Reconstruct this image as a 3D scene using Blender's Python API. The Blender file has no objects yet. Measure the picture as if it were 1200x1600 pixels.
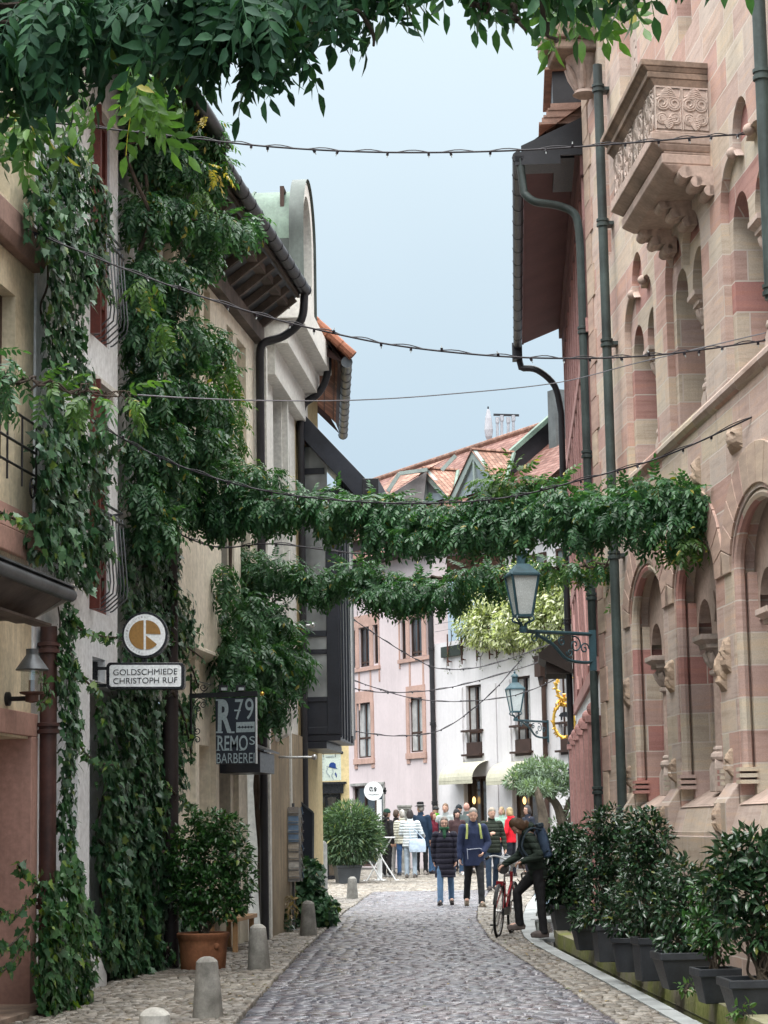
import bpy, bmesh, math, random
import numpy as np
from mathutils import Vector, Matrix
from mathutils.geometry import tessellate_polygon
random.seed(7)
RNG = np.random.default_rng(11)
sc = bpy.context.scene
COL = sc.collection
R = math.radians
PI = math.pi
# ------------------------------------------------------------------ camera model
FPX, CX, CY = 3300.0, 600.0, 800.0
CAMZ = 1.5
PITCH = math.atan(492 / FPX)
ROLL = R(1.0)
_f = np.array([0, math.cos(PITCH), math.sin(PITCH)])
_u0 = np.array([0, -math.sin(PITCH), math.cos(PITCH)])
_r0 = np.array([1.0, 0, 0])
_r = math.cos(ROLL) * _r0 - math.sin(ROLL) * _u0
_u = math.sin(ROLL) * _r0 + math.cos(ROLL) * _u0
CAMP = np.array([0, 0, CAMZ])
def ray(x, y):
	return _f * FPX + _r * (x - CX) + _u * (CY - y)
def at_d(x, y, d):
	v = ray(x, y)
	return CAMP + v * (d / v[1])
def at_z(x, y, z=0.0):
	v = ray(x, y)
	return CAMP + v * ((z - CAMZ) / v[2])
def proj(p):
	q = np.asarray(p, float) - CAMP
	k = FPX / q.dot(_f)
	return CX + q.dot(_r) * k, CY - q.dot(_u) * k
def make_camera():
	cd = bpy.data.cameras.new('camera')
	co = bpy.data.objects.new('camera', cd)
	COL.objects.link(co)
	cd.sensor_fit = 'VERTICAL'
	cd.sensor_height = 36
	cd.sensor_width = 27
	cd.lens = FPX * 36 / 1600
	cd.clip_start = 0.1
	cd.clip_end = 900
	m = Matrix((( _r[0], _u[0], -_f[0], 0), (_r[1], _u[1], -_f[1], 0), (_r[2], _u[2], -_f[2], CAMZ), (0, 0, 0, 1)))
	co.matrix_world = m
	sc.camera = co
# ------------------------------------------------------------------ facade frames
class Fac:
	"""a vertical plane: s runs along it away from the camera, z up, o out towards the street"""
	def __init__(self, p0, p1, n=None):
		self.p0 = np.array([p0[0], p0[1], 0.0])
		e = np.array([p1[0] - p0[0], p1[1] - p0[1], 0.0])
		self.L = float(np.linalg.norm(e))
		self.u = e / self.L
		c = np.array([-self.u[1], self.u[0], 0.0])
		mid = (self.p0 + np.array([p1[0], p1[1], 0.0])) / 2
		if n is None:
			tgt = np.array([0.6, mid[1] - 8, 0]) - mid
		else:
			tgt = np.array([n[0], n[1], 0.0])
		self.n = c if c.dot(tgt) > 0 else -c
	def pt(self, s, z, o=0.0):
		p = self.p0 + self.u * s + self.n * o
		return np.array([p[0], p[1], z])
	def px(self, x, y, o=0.0):
		v = ray(x, y)
		q = self.p0 + self.n * o - CAMP
		t = q.dot(self.n) / v.dot(self.n)
		P = CAMP + v * t
		return float((P - self.p0).dot(self.u)), float(P[2])
	def P(self, x, y, o=0.0):
		s, z = self.px(x, y, o)
		return self.pt(s, z, o)
	def s_at(self, d):
		return float((d - self.p0[1]) / self.u[1])
# ------------------------------------------------------------------ mesh builder
class MB:
	def __init__(self):
		self.v = []
		self.f = []
		self.mi = []
		self.m = 0
	def add(self, vs, fs):
		b = len(self.v)
		self.v.extend([tuple(float(c) for c in p) for p in vs])
		for f in fs:
			self.f.append(tuple(b + i for i in f))
			self.mi.append(self.m)
		return self
	def poly(self, *pts):
		return self.add(pts, [tuple(range(len(pts)))])
	def box(self, c, ax, ay, az):
		c = np.asarray(c, float)
		ax, ay, az = (np.asarray(a, float) for a in (ax, ay, az))
		vs = [c + i * ax + j * ay + k * az for k in (-1, 1) for j in (-1, 1) for i in (-1, 1)]
		return self.add(vs, [(0, 2, 3, 1), (4, 5, 7, 6), (0, 1, 5, 4), (2, 6, 7, 3), (0, 4, 6, 2), (1, 3, 7, 5)])
	def abox(self, x0, x1, y0, y1, z0, z1):
		return self.box(((x0 + x1) / 2, (y0 + y1) / 2, (z0 + z1) / 2), ((x1 - x0) / 2, 0, 0), (0, (y1 - y0) / 2, 0), (0, 0, (z1 - z0) / 2))
	def fbox(self, F, s0, s1, z0, z1, o0, o1):
		c = F.pt((s0 + s1) / 2, (z0 + z1) / 2, (o0 + o1) / 2)
		return self.box(c, F.u * (s1 - s0) / 2, F.n * (o1 - o0) / 2, (0, 0, (z1 - z0) / 2))
	def bar(self, a, b, w, h=None, up=(0, 0, 1)):
		"""rectangular bar from a to b"""
		a, b = np.asarray(a, float), np.asarray(b, float)
		h = w if h is None else h
		d = b - a
		L = np.linalg.norm(d)
		d = d / L
		up = np.asarray(up, float)
		if abs(d.dot(up)) > .98:
			up = np.array([1.0, 0, 0]) if abs(d[0]) < .9 else np.array([0, 1.0, 0])
		sd = np.cross(d, up)
		sd /= np.linalg.norm(sd)
		up = np.cross(sd, d)
		return self.box((a + b) / 2, d * L / 2, sd * w / 2, up * h / 2)
	def tube(self, pts, r, n=8, cap=True, closed=False, flat=None):
		pts = [np.asarray(p, float) for p in pts]
		m = len(pts)
		rs = r if hasattr(r, '__len__') else [r] * m
		rings = []
		prev = None
		for i, p in enumerate(pts):
			if closed:
				t = pts[(i + 1) % m] - pts[i - 1]
			else:
				t = pts[min(i + 1, m - 1)] - pts[max(i - 1, 0)]
			t = t / (np.linalg.norm(t) + 1e-9)
			if prev is None:
				a = np.array([0, 0, 1.0]) if abs(t[2]) < .9 else np.array([1.0, 0, 0])
			else:
				a = prev
			x = np.cross(t, a)
			x /= np.linalg.norm(x) + 1e-9
			yv = np.cross(x, t)
			prev = yv
			ring = []
			for k in range(n):
				an = 2 * PI * k / n
				ring.append(p + rs[i] * (math.cos(an) * x + math.sin(an) * yv))
			rings.append(ring)
		vs = [q for g in rings for q in g]
		fs = []
		for i in range(m if closed else m - 1):
			j = (i + 1) % m
			for k in range(n):
				k2 = (k + 1) % n
				fs.append((i * n + k, i * n + k2, j * n + k2, j * n + k))
		if cap and not closed:
			fs.append(tuple(reversed(range(n))))
			fs.append(tuple((m - 1) * n + k for k in range(n)))
		return self.add(vs, fs)
	def lathe(self, c, prof, n=16, cap=True, axis=None):
		"""prof: list of (radius, height)"""
		c = np.asarray(c, float)
		if axis is None:
			X, Y, Z = np.array([1.0, 0, 0]), np.array([0, 1.0, 0]), np.array([0, 0, 1.0])
		else:
			Z = np.asarray(axis, float)
			Z = Z / np.linalg.norm(Z)
			X = np.cross(Z, [0.3, 0.2, 1.0] if abs(Z[2]) < .9 else [1.0, 0, 0])
			X /= np.linalg.norm(X)
			Y = np.cross(Z, X)
		vs = []
		for r, h in prof:
			for k in range(n):
				an = 2 * PI * k / n
				vs.append(c + X * r * math.cos(an) + Y * r * math.sin(an) + Z * h)
		fs = []
		for i in range(len(prof) - 1):
			for k in range(n):
				k2 = (k + 1) % n
				fs.append((i * n + k, i * n + k2, (i + 1) * n + k2, (i + 1) * n + k))
		if cap:
			fs.append(tuple(reversed(range(n))))
			fs.append(tuple((len(prof) - 1) * n + k for k in range(n)))
		return self.add(vs, fs)
	def ell(self, c, rx, ry, rz, nu=12, nv=8, M=None):
		c = np.asarray(c, float)
		vs, fs = [], []
		for j in range(nv + 1):
			th = PI * j / nv
			for i in range(nu):
				ph = 2 * PI * i / nu
				p = np.array([rx * math.sin(th) * math.cos(ph), ry * math.sin(th) * math.sin(ph), rz * math.cos(th)])
				if M is not None:
					p = M @ p
				vs.append(c + p)
		for j in range(nv):
			for i in range(nu):
				i2 = (i + 1) % nu
				fs.append((j * nu + i, (j + 1) * nu + i, (j + 1) * nu + i2, j * nu + i2))
		return self.add(vs, fs)
	def prism(self, pts, vec):
		"""polygon pts extruded along vec"""
		n = len(pts)
		pts = [np.asarray(p, float) for p in pts]
		vec = np.asarray(vec, float)
		vs = pts + [p + vec for p in pts]
		fs = [tuple(reversed(range(n))), tuple(n + i for i in range(n))]
		for i in range(n):
			j = (i + 1) % n
			fs.append((i, j, n + j, n + i))
		return self.add(vs, fs)
	def build(self, name, mats, parent=None, F=None, smooth=False, bevel=0, base=None, sub=0):
		me = bpy.data.meshes.new(name)
		off = np.zeros(3)
		if parent is not None:
			off = np.array(parent.matrix_world.translation) if parent.get('_b') is None else np.array(parent['_b'])
		elif base is not None:
			off = np.asarray(base, float)
		V = np.array(self.v, float)
		me.from_pydata((V - off).tolist(), [], self.f)
		mats = mats if isinstance(mats, (list, tuple)) else [mats]
		for m in mats:
			me.materials.append(m)
		if len(mats) > 1:
			me.polygons.foreach_set('material_index', self.mi)
		if F is not None:
			uvl = me.uv_layers.new(name='UVMap')
			nl = len(me.loops)
			li = np.empty(nl, np.int32)
			me.loops.foreach_get('vertex_index', li)
			S = (V - F.p0) @ F.u
			O = (V - F.p0) @ F.n
			Z = V[:, 2]
			nor = np.empty(len(me.polygons) * 3)
			me.polygons.foreach_get('normal', nor)
			nor = nor.reshape(-1, 3)
			tot = np.empty(len(me.polygons), np.int32)
			me.polygons.foreach_get('loop_total', tot)
			hz = np.repeat(np.abs(nor[:, 2]) > .75, tot)
			uv = np.stack([S[li] + np.where(hz, 0, O[li]), np.where(hz, O[li], Z[li])], 1)
			uvl.data.foreach_set('uv', uv.ravel())
		if smooth:
			me.polygons.foreach_set('use_smooth', [True] * len(me.polygons))
		me.update()
		me.validate()
		if smooth:
			me.set_sharp_from_angle(angle=R(38))
		o = bpy.data.objects.new(name, me)
		COL.objects.link(o)
		if parent is not None:
			o.parent = parent
			o['_b'] = [float(c) for c in off]
		elif base is not None:
			o.location = [float(c) for c in base]
			o['_b'] = [float(c) for c in base]
		else:
			o['_b'] = [0.0, 0.0, 0.0]
		if bevel:
			b = o.modifiers.new('bevel', 'BEVEL')
			b.width = bevel
			b.segments = 2
			b.limit_method = 'ANGLE'
			b.angle_limit = R(40)
		if sub:
			b = o.modifiers.new('sub', 'SUBSURF')
			b.levels = sub
			b.render_levels = sub
		return o
def thing(name, label, cat, loc=(0, 0, 0), group=None, kind=None):
	o = bpy.data.objects.new(name, None)
	o.empty_display_size = .2
	COL.objects.link(o)
	o.location = [float(c) for c in loc]
	o['_b'] = [float(c) for c in loc]
	return tag(o, label, cat, group, kind)
def tag(o, label=None, cat=None, group=None, kind=None):
	if label:
		o['label'] = label
	if cat:
		o['category'] = cat
	if group:
		o['group'] = group
	if kind:
		o['kind'] = kind
	return o
def unit(v):
	v = np.asarray(v, float)
	return v / (np.linalg.norm(v, axis=-1, keepdims=True) + 1e-9)
def lerp(a, b, t):
	return np.asarray(a, float) * (1 - t) + np.asarray(b, float) * t
def catmull(pts, n=8):
	pts = [np.asarray(p, float) for p in pts]
	out = []
	for i in range(len(pts) - 1):
		p0 = pts[max(i - 1, 0)]
		p1, p2 = pts[i], pts[i + 1]
		p3 = pts[min(i + 2, len(pts) - 1)]
		for k in range(n):
			t = k / n
			out.append(.5 * (2 * p1 + (p2 - p0) * t + (2 * p0 - 5 * p1 + 4 * p2 - p3) * t * t + (3 * p1 - p0 - 3 * p2 + p3) * t ** 3))
	out.append(pts[-1])
	return out
def arc(c, r, a0, a1, n, X, Y):
	return [np.asarray(c, float) + r * (math.cos(a0 + (a1 - a0) * i / n) * np.asarray(X, float) + math.sin(a0 + (a1 - a0) * i / n) * np.asarray(Y, float)) for i in range(n + 1)]
def spiral(c, r0, r1, a0, turns, X, Y, n=28):
	out = []
	for i in range(n + 1):
		t = i / n
		r = r0 + (r1 - r0) * t
		a = a0 + turns * 2 * PI * t
		out.append(np.asarray(c, float) + r * (math.cos(a) * np.asarray(X, float) + math.sin(a) * np.asarray(Y, float)))
	return out
def text_mesh(body, F, s_c, z_c, o, w, h, mat, parent, name='lettering', depth=.006, flip=True, bold=0.0, X=None, c=None, shear=0, Zv=None):
	"""lettering as a mesh fitted in a w x h box; X: reading direction, or the facade's own"""
	cu = bpy.data.curves.new('tmp', 'FONT')
	cu.body = body
	cu.size = 1
	cu.align_x = 'CENTER'
	cu.offset = bold
	cu.space_line = .95
	ob = bpy.data.objects.new('tmp', cu)
	COL.objects.link(ob)
	dg = bpy.context.evaluated_depsgraph_get()
	dg.update()
	me = bpy.data.meshes.new_from_object(ob.evaluated_get(dg))
	bpy.data.objects.remove(ob)
	V = np.empty(len(me.vertices) * 3)
	me.vertices.foreach_get('co', V)
	V = V.reshape(-1, 3)
	lo, hi = V.min(0), V.max(0)
	fx = w / (hi[0] - lo[0])
	fz = h / (hi[1] - lo[1])
	A = (V[:, 0] - (lo[0] + hi[0]) / 2) * fx
	B = (V[:, 1] - (lo[1] + hi[1]) / 2) * fz
	if X is None:
		X = F.u
		nrm = F.n
		c = F.pt(s_c, z_c, o)
	else:
		X = np.asarray(X, float)
		nrm = np.zeros(3)
		c = np.asarray(c, float)
	Zv = np.array([0, 0, 1.0]) if Zv is None else np.asarray(Zv, float)
	W = c + A[:, None] * X + B[:, None] * Zv
	mb = MB()
	mb.add(W, [tuple(p.vertices) for p in me.polygons])
	bpy.data.meshes.remove(me)
	return mb.build(name, mat, parent)
# ------------------------------------------------------------------ materials
class NB:
	def __init__(self, mat):
		mat.use_nodes = True
		self.nt = mat.node_tree
		self.nt.nodes.clear()
		self.out = self.nt.nodes.new('ShaderNodeOutputMaterial')
	def n(self, typ, ins=None, **props):
		nd = self.nt.nodes.new(typ)
		for k, v in props.items():
			setattr(nd, k, v)
		for k, v in (ins or {}).items():
			self.set(nd, k, v)
		return nd
	def set(self, nd, k, v):
		sk = nd.inputs[k]
		if isinstance(v, bpy.types.NodeSocket):
			self.nt.links.new(v, sk)
		elif isinstance(v, (tuple, list)) and len(v) == 3 and sk.type == 'RGBA':
			sk.default_value = (*v, 1)
		else:
			sk.default_value = v
	def mix(self, a, b, f, mode='MIX'):
		nd = self.n('ShaderNodeMix', data_type='RGBA', blend_type=mode)
		self.set(nd, 0, f)
		self.set(nd, 6, a)
		self.set(nd, 7, b)
		return nd.outputs[2]
	def math(self, op, a, b=0.0, c=0.0, clamp=False):
		nd = self.n('ShaderNodeMath', operation=op, use_clamp=clamp)
		self.set(nd, 0, a)
		self.set(nd, 1, b)
		self.set(nd, 2, c)
		return nd.outputs[0]
	def pos(self):
		return self.n('ShaderNodeNewGeometry').outputs['Position']
	def uv(self):
		return self.n('ShaderNodeUVMap').outputs[0]
	def scaled(self, v, s, loc=(0, 0, 0)):
		m = self.n('ShaderNodeMapping', {'Vector': v})
		m.inputs['Scale'].default_value = s
		m.inputs['Location'].default_value = loc
		return m.outputs[0]
	def noise(self, v, scale, detail=4, rough=.55, out=0):
		nd = self.n('ShaderNodeTexNoise', {'Vector': v, 'Scale': scale, 'Detail': detail, 'Roughness': rough})
		return nd.outputs[out]
	def ramp(self, f, stops, interp='LINEAR'):
		nd = self.n('ShaderNodeValToRGB', {'Fac': f})
		cr = nd.color_ramp
		cr.interpolation = interp
		while len(cr.elements) > 1:
			cr.elements.remove(cr.elements[0])
		for i, (p, c) in enumerate(stops):
			c = (c, c, c) if not isinstance(c, (tuple, list)) else c
			e = cr.elements[0] if i == 0 else cr.elements.new(p)
			e.position = p
			e.color = (*c, 1)
		return nd.outputs[0]
	def bump(self, h, strength=.3, dist=.01, normal=None):
		nd = self.n('ShaderNodeBump', {'Height': h, 'Strength': strength, 'Distance': dist})
		if normal is not None:
			self.set(nd, 'Normal', normal)
		return nd.outputs[0]
	def bsdf(self, col, rough=.7, spec=.3, metal=0, normal=None, **kw):
		b = self.n('ShaderNodeBsdfPrincipled', {'Base Color': col, 'Roughness': rough, 'Metallic': metal, 'Specular IOR Level': spec})
		if normal is not None:
			self.set(b, 'Normal', normal)
		for k, v in kw.items():
			self.set(b, k.replace('_', ' '), v)
		return b.outputs[0]
	def finish(self, sh):
		self.nt.links.new(sh, self.out.inputs[0])
_mats = {}
def mat_new(name):
	m = bpy.data.materials.new(name)
	return m, NB(m)
def mk(name, col, rough=.75, var=.18, scale=2.0, bump=.15, bscale=60, streak=0.0, grime=0.0, spec=.3, metal=0.0, bdist=.004, tint=None, fine=.12):
	"""weathered paint / plaster / metal: two scales of mottling, rain streaks, dirt near the ground"""
	if name in _mats:
		return _mats[name]
	m, b = mat_new(name)
	p = b.pos()
	n1 = b.noise(p, scale, 5, .6)
	n2 = b.noise(p, scale * 14, 3, .6)
	lo = tuple(c * (1 - var * 1.6) for c in col)
	hi = tuple(min(1, c * (1 + var)) for c in (tint or col))
	c = b.ramp(n1, [(.3, lo), (.7, hi)])
	c = b.mix(c, b.ramp(n2, [(.25, 1 - fine * 2), (.75, 1 + fine)]), 1.0, 'MULTIPLY')
	if streak:
		s = b.noise(b.scaled(p, (7, 7, .35)), 1.6, 5, .65)
		s2 = b.noise(b.scaled(p, (1, 1, 1)), .8, 3)
		f = b.math('MULTIPLY', b.ramp(s, [(.45, 0), (.72, 1)]), b.ramp(s2, [(.35, .15), (.65, 1)]))
		c = b.mix(c, tuple(x * .38 for x in col), b.math('MULTIPLY', f, streak))
	if grime:
		z = b.n('ShaderNodeSeparateXYZ', {'Vector': p}).outputs[2]
		g = b.math('ADD', z, b.math('MULTIPLY', n1, .9))
		f = b.ramp(b.math('MULTIPLY', g, .5), [(.25, 1), (.6, 0)])
		c = b.mix(c, tuple(x * .4 for x in (col[0], col[1] * .98, col[2] * .9)), b.math('MULTIPLY', f, grime))
	nr = b.bump(b.noise(p, bscale, 5, .65), bump, bdist)
	rg = b.ramp(n2, [(.2, max(0, rough - .12)), (.8, min(1, rough + .1))])
	b.finish(b.bsdf(c, rg, spec, metal, nr))
	_mats[name] = m
	return m
def mk_leaf(name, dark, light, yellow=None, rough=.42, trans=.3, spec=.4, yf=.04, clump=1.6):
	if name in _mats:
		return _mats[name]
	m, b = mat_new(name)
	g = b.n('ShaderNodeNewGeometry')
	rnd = g.outputs['Random Per Island']
	cl = b.noise(g.outputs['Position'], clump, 3, .6)
	f = b.math('ADD', b.math('MULTIPLY', rnd, .65), b.math('MULTIPLY', b.ramp(cl, [(.3, 0), (.7, 1)]), .35))
	c = b.ramp(f, [(0, tuple(x * .55 for x in dark)), (.35, dark), (.8, light), (1, tuple(min(1, x * 1.25) for x in light))])
	if yellow:
		r2 = b.n('ShaderNodeTexWhiteNoise', {'W': rnd}, noise_dimensions='1D').outputs[0]
		c = b.mix(c, yellow, b.math('GREATER_THAN', r2, 1 - yf))
	vein = b.noise(g.outputs['Position'], 45, 2)
	c = b.mix(c, b.ramp(vein, [(.3, .8), (.7, 1.12)]), 1.0, 'MULTIPLY')
	pr = b.bsdf(c, rough, spec)
	tc = b.mix(c, (.9, 1.0, .25), .35, 'MULTIPLY')
	tc = b.mix(tc, (1.9, 2.1, 1.0), 1.0, 'MULTIPLY')
	tr = b.n('ShaderNodeBsdfTranslucent', {'Color': tc}).outputs[0]
	mx = b.n('ShaderNodeMixShader', {0: trans, 1: pr, 2: tr})
	b.finish(mx.outputs[0])
	_mats[name] = m
	return m
def mk_glass(name, tint=(.03, .035, .04), rough=.06, var=.5):
	if name in _mats:
		return _mats[name]
	m, b = mat_new(name)
	p = b.pos()
	n = b.noise(p, 1.4, 3)
	c = b.ramp(n, [(.35, tuple(x * (1 - var) for x in tint)), (.7, tuple(x * (1 + var) for x in tint))])
	nr = b.bump(b.noise(p, 2.2, 2), .08, .05)
	b.finish(b.bsdf(c, rough, .9, 0, nr))
	_mats[name] = m
	return m
PAL_STONE = [(0, (.40, .27, .21)), (.12, (.46, .37, .27)), (.24, (.37, .20, .15)), (.36, (.47, .40, .32)), (.47, (.43, .31, .26)),
			 (.58, (.48, .37, .25)), (.68, (.40, .24, .19)), (.78, (.44, .37, .32)), (.88, (.49, .38, .32)), (.95, (.36, .19, .14))]
def mk_stone(name, bw, rh, pal=PAL_STONE, rough_tex=.5, gain=1.0, mortar=(.55, .5, .45), msz=.007, off=.5, sat=1.0):
	if name in _mats:
		return _mats[name]
	m, b = mat_new(name)
	uv = b.uv()
	p = b.pos()
	wob = b.noise(p, 3.0, 2, .5, 1)
	v = b.n('ShaderNodeVectorMath', {0: uv, 1: b.scaled(wob, (.012, .012, 0))}, operation='ADD').outputs[0]
	br = b.n('ShaderNodeTexBrick', {'Vector': v, 'Color1': (0, 0, 0), 'Color2': (1, 1, 1), 'Mortar': (.5, .5, .5), 'Scale': 1.0,
									'Mortar Size': msz, 'Mortar Smooth': .15, 'Bias': 0.0, 'Brick Width': bw, 'Row Height': rh}, offset=off, squash=1.35, squash_frequency=3)
	idx = b.n('ShaderNodeSeparateColor', {0: br.outputs['Color']}).outputs[0]
	c = b.ramp(idx, [(q, tuple(x * gain for x in k)) for q, k in pal], 'CONSTANT')
	sv = b.n('ShaderNodeCombineXYZ', {0: b.math('MULTIPLY', b.n('ShaderNodeSeparateXYZ', {0: v}).outputs[0], .8),
									  1: b.math('MULTIPLY', b.n('ShaderNodeSeparateXYZ', {0: v}).outputs[1], 9.0), 2: b.math('MULTIPLY', idx, 37.0)}).outputs[0]
	st = b.noise(sv, 1.6, 4, .6)
	c = b.mix(c, b.ramp(st, [(.25, (.72, .66, .62)), (.5, (1, 1, 1)), (.75, (1.14, 1.02, .86))]), .85, 'MULTIPLY')
	pt = b.noise(p, 1.1, 4, .6)
	c = b.mix(c, b.ramp(pt, [(.3, (.82, .80, .80)), (.7, (1.1, 1.08, 1.05))]), 1.0, 'MULTIPLY')
	gr = b.noise(p, 90, 3, .7)
	c = b.mix(c, b.ramp(gr, [(.25, .82), (.75, 1.12)]), 1.0, 'MULTIPLY')
	z = b.n('ShaderNodeSeparateXYZ', {'Vector': p}).outputs[2]
	fz = b.ramp(b.math('MULTIPLY', b.math('ADD', z, b.math('MULTIPLY', pt, 1.4)), .25), [(.2, .75), (.65, 0)])
	sk = b.noise(b.scaled(p, (5, 5, .5)), 1.3, 5, .65)
	c = b.mix(c, (.13, .105, .09), b.math('MULTIPLY', b.math('MULTIPLY', b.ramp(sk, [(.5, 0), (.75, 1)]), b.ramp(pt, [(.4, .1), (.65, 1)])), .45))
	c = b.mix(c, (.2, .17, .14), b.math('MULTIPLY', fz, .35))
	c = b.mix(c, mortar, b.math('MULTIPLY', br.outputs['Fac'], .8))
	h = b.math('SUBTRACT', b.math('MULTIPLY', b.noise(p, 26, 5, .7), rough_tex), b.math('MULTIPLY', br.outputs['Fac'], .9))
	nr = b.bump(h, .55, .012)
	b.finish(b.bsdf(c, .85, .2, 0, nr))
	_mats[name] = m
	return m
def mk_blocks(name, pal=PAL_STONE, gain=1.0):
	"""stone whose colour changes from one cut block (mesh island) to the next"""
	if name in _mats:
		return _mats[name]
	m, b = mat_new(name)
	g = b.n('ShaderNodeNewGeometry')
	p = g.outputs['Position']
	c = b.ramp(g.outputs['Random Per Island'], [(q, tuple(x * gain for x in k)) for q, k in pal], 'CONSTANT')
	c = b.mix(c, b.ramp(b.noise(b.scaled(p, (1, 1, 6)), 2.0, 4), [(.3, (.8, .76, .74)), (.7, (1.12, 1.06, .98))]), 1.0, 'MULTIPLY')
	c = b.mix(c, b.ramp(b.noise(p, 80, 3, .7), [(.25, .84), (.75, 1.1)]), 1.0, 'MULTIPLY')
	nr = b.bump(b.noise(p, 40, 5, .7), .3, .006)
	b.finish(b.bsdf(c, .85, .2, 0, nr))
	_mats[name] = m
	return m
def mk_cobble(name, pal, rough=(.25, .6), wet=.5, gain=1.0):
	if name in _mats:
		return _mats[name]
	m, b = mat_new(name)
	g = b.n('ShaderNodeNewGeometry')
	p = g.outputs['Position']
	c = b.ramp(g.outputs['Random Per Island'], [(i / len(pal), tuple(x * gain for x in k)) for i, k in enumerate(pal)], 'CONSTANT')
	big = b.noise(p, .45, 4, .6)
	c = b.mix(c, b.ramp(big, [(.3, (.72, .72, .74)), (.7, (1.15, 1.13, 1.1))]), 1.0, 'MULTIPLY')
	c = b.mix(c, b.ramp(b.noise(p, 60, 3, .7), [(.25, .75), (.75, 1.2)]), 1.0, 'MULTIPLY')
	c = b.mix(c, b.ramp(b.noise(p, 3.2, 3, .6), [(.32, (.74, .74, .75)), (.68, (1.2, 1.19, 1.19))]), 1.0, 'MULTIPLY')
	w = b.ramp(b.noise(p, 1.3, 4, .65), [(.35, rough[1]), (.65, rough[0])])
	nr = b.bump(b.noise(p, 45, 4, .7), .35, .006)
	b.finish(b.bsdf(c, w, wet, 0, nr))
	_mats[name] = m
	return m
def mk_tiles(name, c1, c2, tw=.18, th=.16):
	if name in _mats:
		return _mats[name]
	m, b = mat_new(name)
	uv = b.uv()
	p = b.pos()
	br = b.n('ShaderNodeTexBrick', {'Vector': uv, 'Color1': (0, 0, 0), 'Color2': (1, 1, 1), 'Mortar': (.5, .5, .5), 'Scale': 1.0,
									'Mortar Size': .008, 'Mortar Smooth': .2, 'Bias': 0.0, 'Brick Width': tw, 'Row Height': th})
	idx = b.n('ShaderNodeSeparateColor', {0: br.outputs['Color']}).outputs[0]
	c = b.ramp(idx, [(0, tuple(x * .7 for x in c1)), (.5, c1), (1, c2)])
	c = b.mix(c, b.ramp(b.noise(p, .5, 4, .6), [(.3, (.85, .86, .86)), (.7, (1.1, 1.08, 1.08))]), 1.0, 'MULTIPLY')
	y = b.n('ShaderNodeSeparateXYZ', {0: uv}).outputs[1]
	saw = b.math('FRACT', b.math('DIVIDE', y, th))
	c = b.mix(c, (.02, .012, .01), b.math('MULTIPLY', br.outputs['Fac'], .75))
	c = b.mix(c, b.ramp(saw, [(0, .55), (.25, 1.0), (1, 1.1)]), 1.0, 'MULTIPLY')
	nr = b.bump(b.math('SUBTRACT', b.math('MULTIPLY', saw, -.8), br.outputs['Fac']), .8, .02)
	b.finish(b.bsdf(c, .75, .25, 0, nr))
	_mats[name] = m
	return m
def mk_cloth(name, col, quilt=0, rough=.85, var=.2, sheen=.2):
	if name in _mats:
		return _mats[name]
	m, b = mat_new(name)
	p = b.pos()
	n1 = b.noise(p, 7, 4, .6)
	c = b.ramp(n1, [(.3, tuple(x * (1 - var) for x in col)), (.7, tuple(x * (1 + var) for x in col))])
	h = b.math('MULTIPLY', b.noise(b.scaled(p, (1, 1, .6)), 14, 4, .6), 1.2)
	if quilt:
		z = b.n('ShaderNodeSeparateXYZ', {0: p}).outputs[2]
		w = b.math('ABSOLUTE', b.math('SINE', b.math('ADD', b.math('MULTIPLY', z, PI / quilt), b.math('MULTIPLY', n1, .6))))
		h = b.math('ADD', h, b.math('MULTIPLY', b.math('POWER', w, .5), 1.6))
		c = b.mix(c, tuple(x * .45 for x in col), b.ramp(w, [(0, .8), (.3, 0)]))
	nr = b.bump(h, .7, .018)
	b.finish(b.bsdf(c, rough, .25, 0, nr))
	_mats[name] = m
	return m
cream = mk('cream_plaster', (.76, .70, .57), .9, .10, .9, .25, 50, streak=.35, grime=.5, tint=(.79, .73, .61))
cream_old = mk('old_cream_plaster', (.66, .57, .40), .9, .14, 1.3, .3, 40, streak=.6, grime=.5, tint=(.72, .63, .46))
yellow_pl = mk('yellow_plaster', (.60, .48, .26), .9, .10, 1.0, .25, 50, streak=.3, grime=.3)
white_pl = mk('white_plaster', (.79, .81, .83), .9, .04, 1.1, .06, 50, streak=.22, grime=.35)
white_trim = mk('white_trim', (.70, .69, .64), .85, .06, 1.2, .15, 50, streak=.2)
pink_pl = mk('pale_pink_plaster', (.58, .505, .515), .9, .05, .7, .05, 20, fine=.03, streak=.18, grime=.5)
paper_pl = mk('chalk_plaster', (.63, .615, .63), .9, .04, .7, .05, 20, fine=.03, streak=.18, grime=.3)
pink_trim = mk('rose_stone', (.47, .31, .26), .85, .12, 2.0, .2, 60, streak=.2)
rose_paint = mk('rose_paint', (.47, .285, .235), .8, .12, 1.5, .2, 60, streak=.35, grime=.35)
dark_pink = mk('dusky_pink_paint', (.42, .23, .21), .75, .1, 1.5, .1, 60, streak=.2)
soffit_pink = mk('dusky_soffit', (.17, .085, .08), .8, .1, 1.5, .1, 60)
stone_plain = mk('smooth_sandstone', (0.440, 0.347, 0.292), .85, .18, 1.6, .3, 40, streak=.3, tint=(0.490, 0.367, 0.313))
stone_pale = mk('pale_sandstone', (0.490, 0.418, 0.362), .85, .14, 1.8, .35, 40, streak=.25, tint=(0.519, 0.408, 0.357))
stone_dark = mk('weathered_sandstone', (.21, .16, .125), .9, .3, 2.5, .4, 35, streak=.5, tint=(.30, .22, .17))
stone_grey = mk('grey_granite', (.26, .26, .25), .85, .2, 5.0, .5, 70, tint=(.34, .34, .32))
kerb_slab = mk('kerb_slab', (.27, .29, .29), .6, .2, 2.0, .3, 50, tint=(.33, .35, .35), spec=.4)
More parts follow.
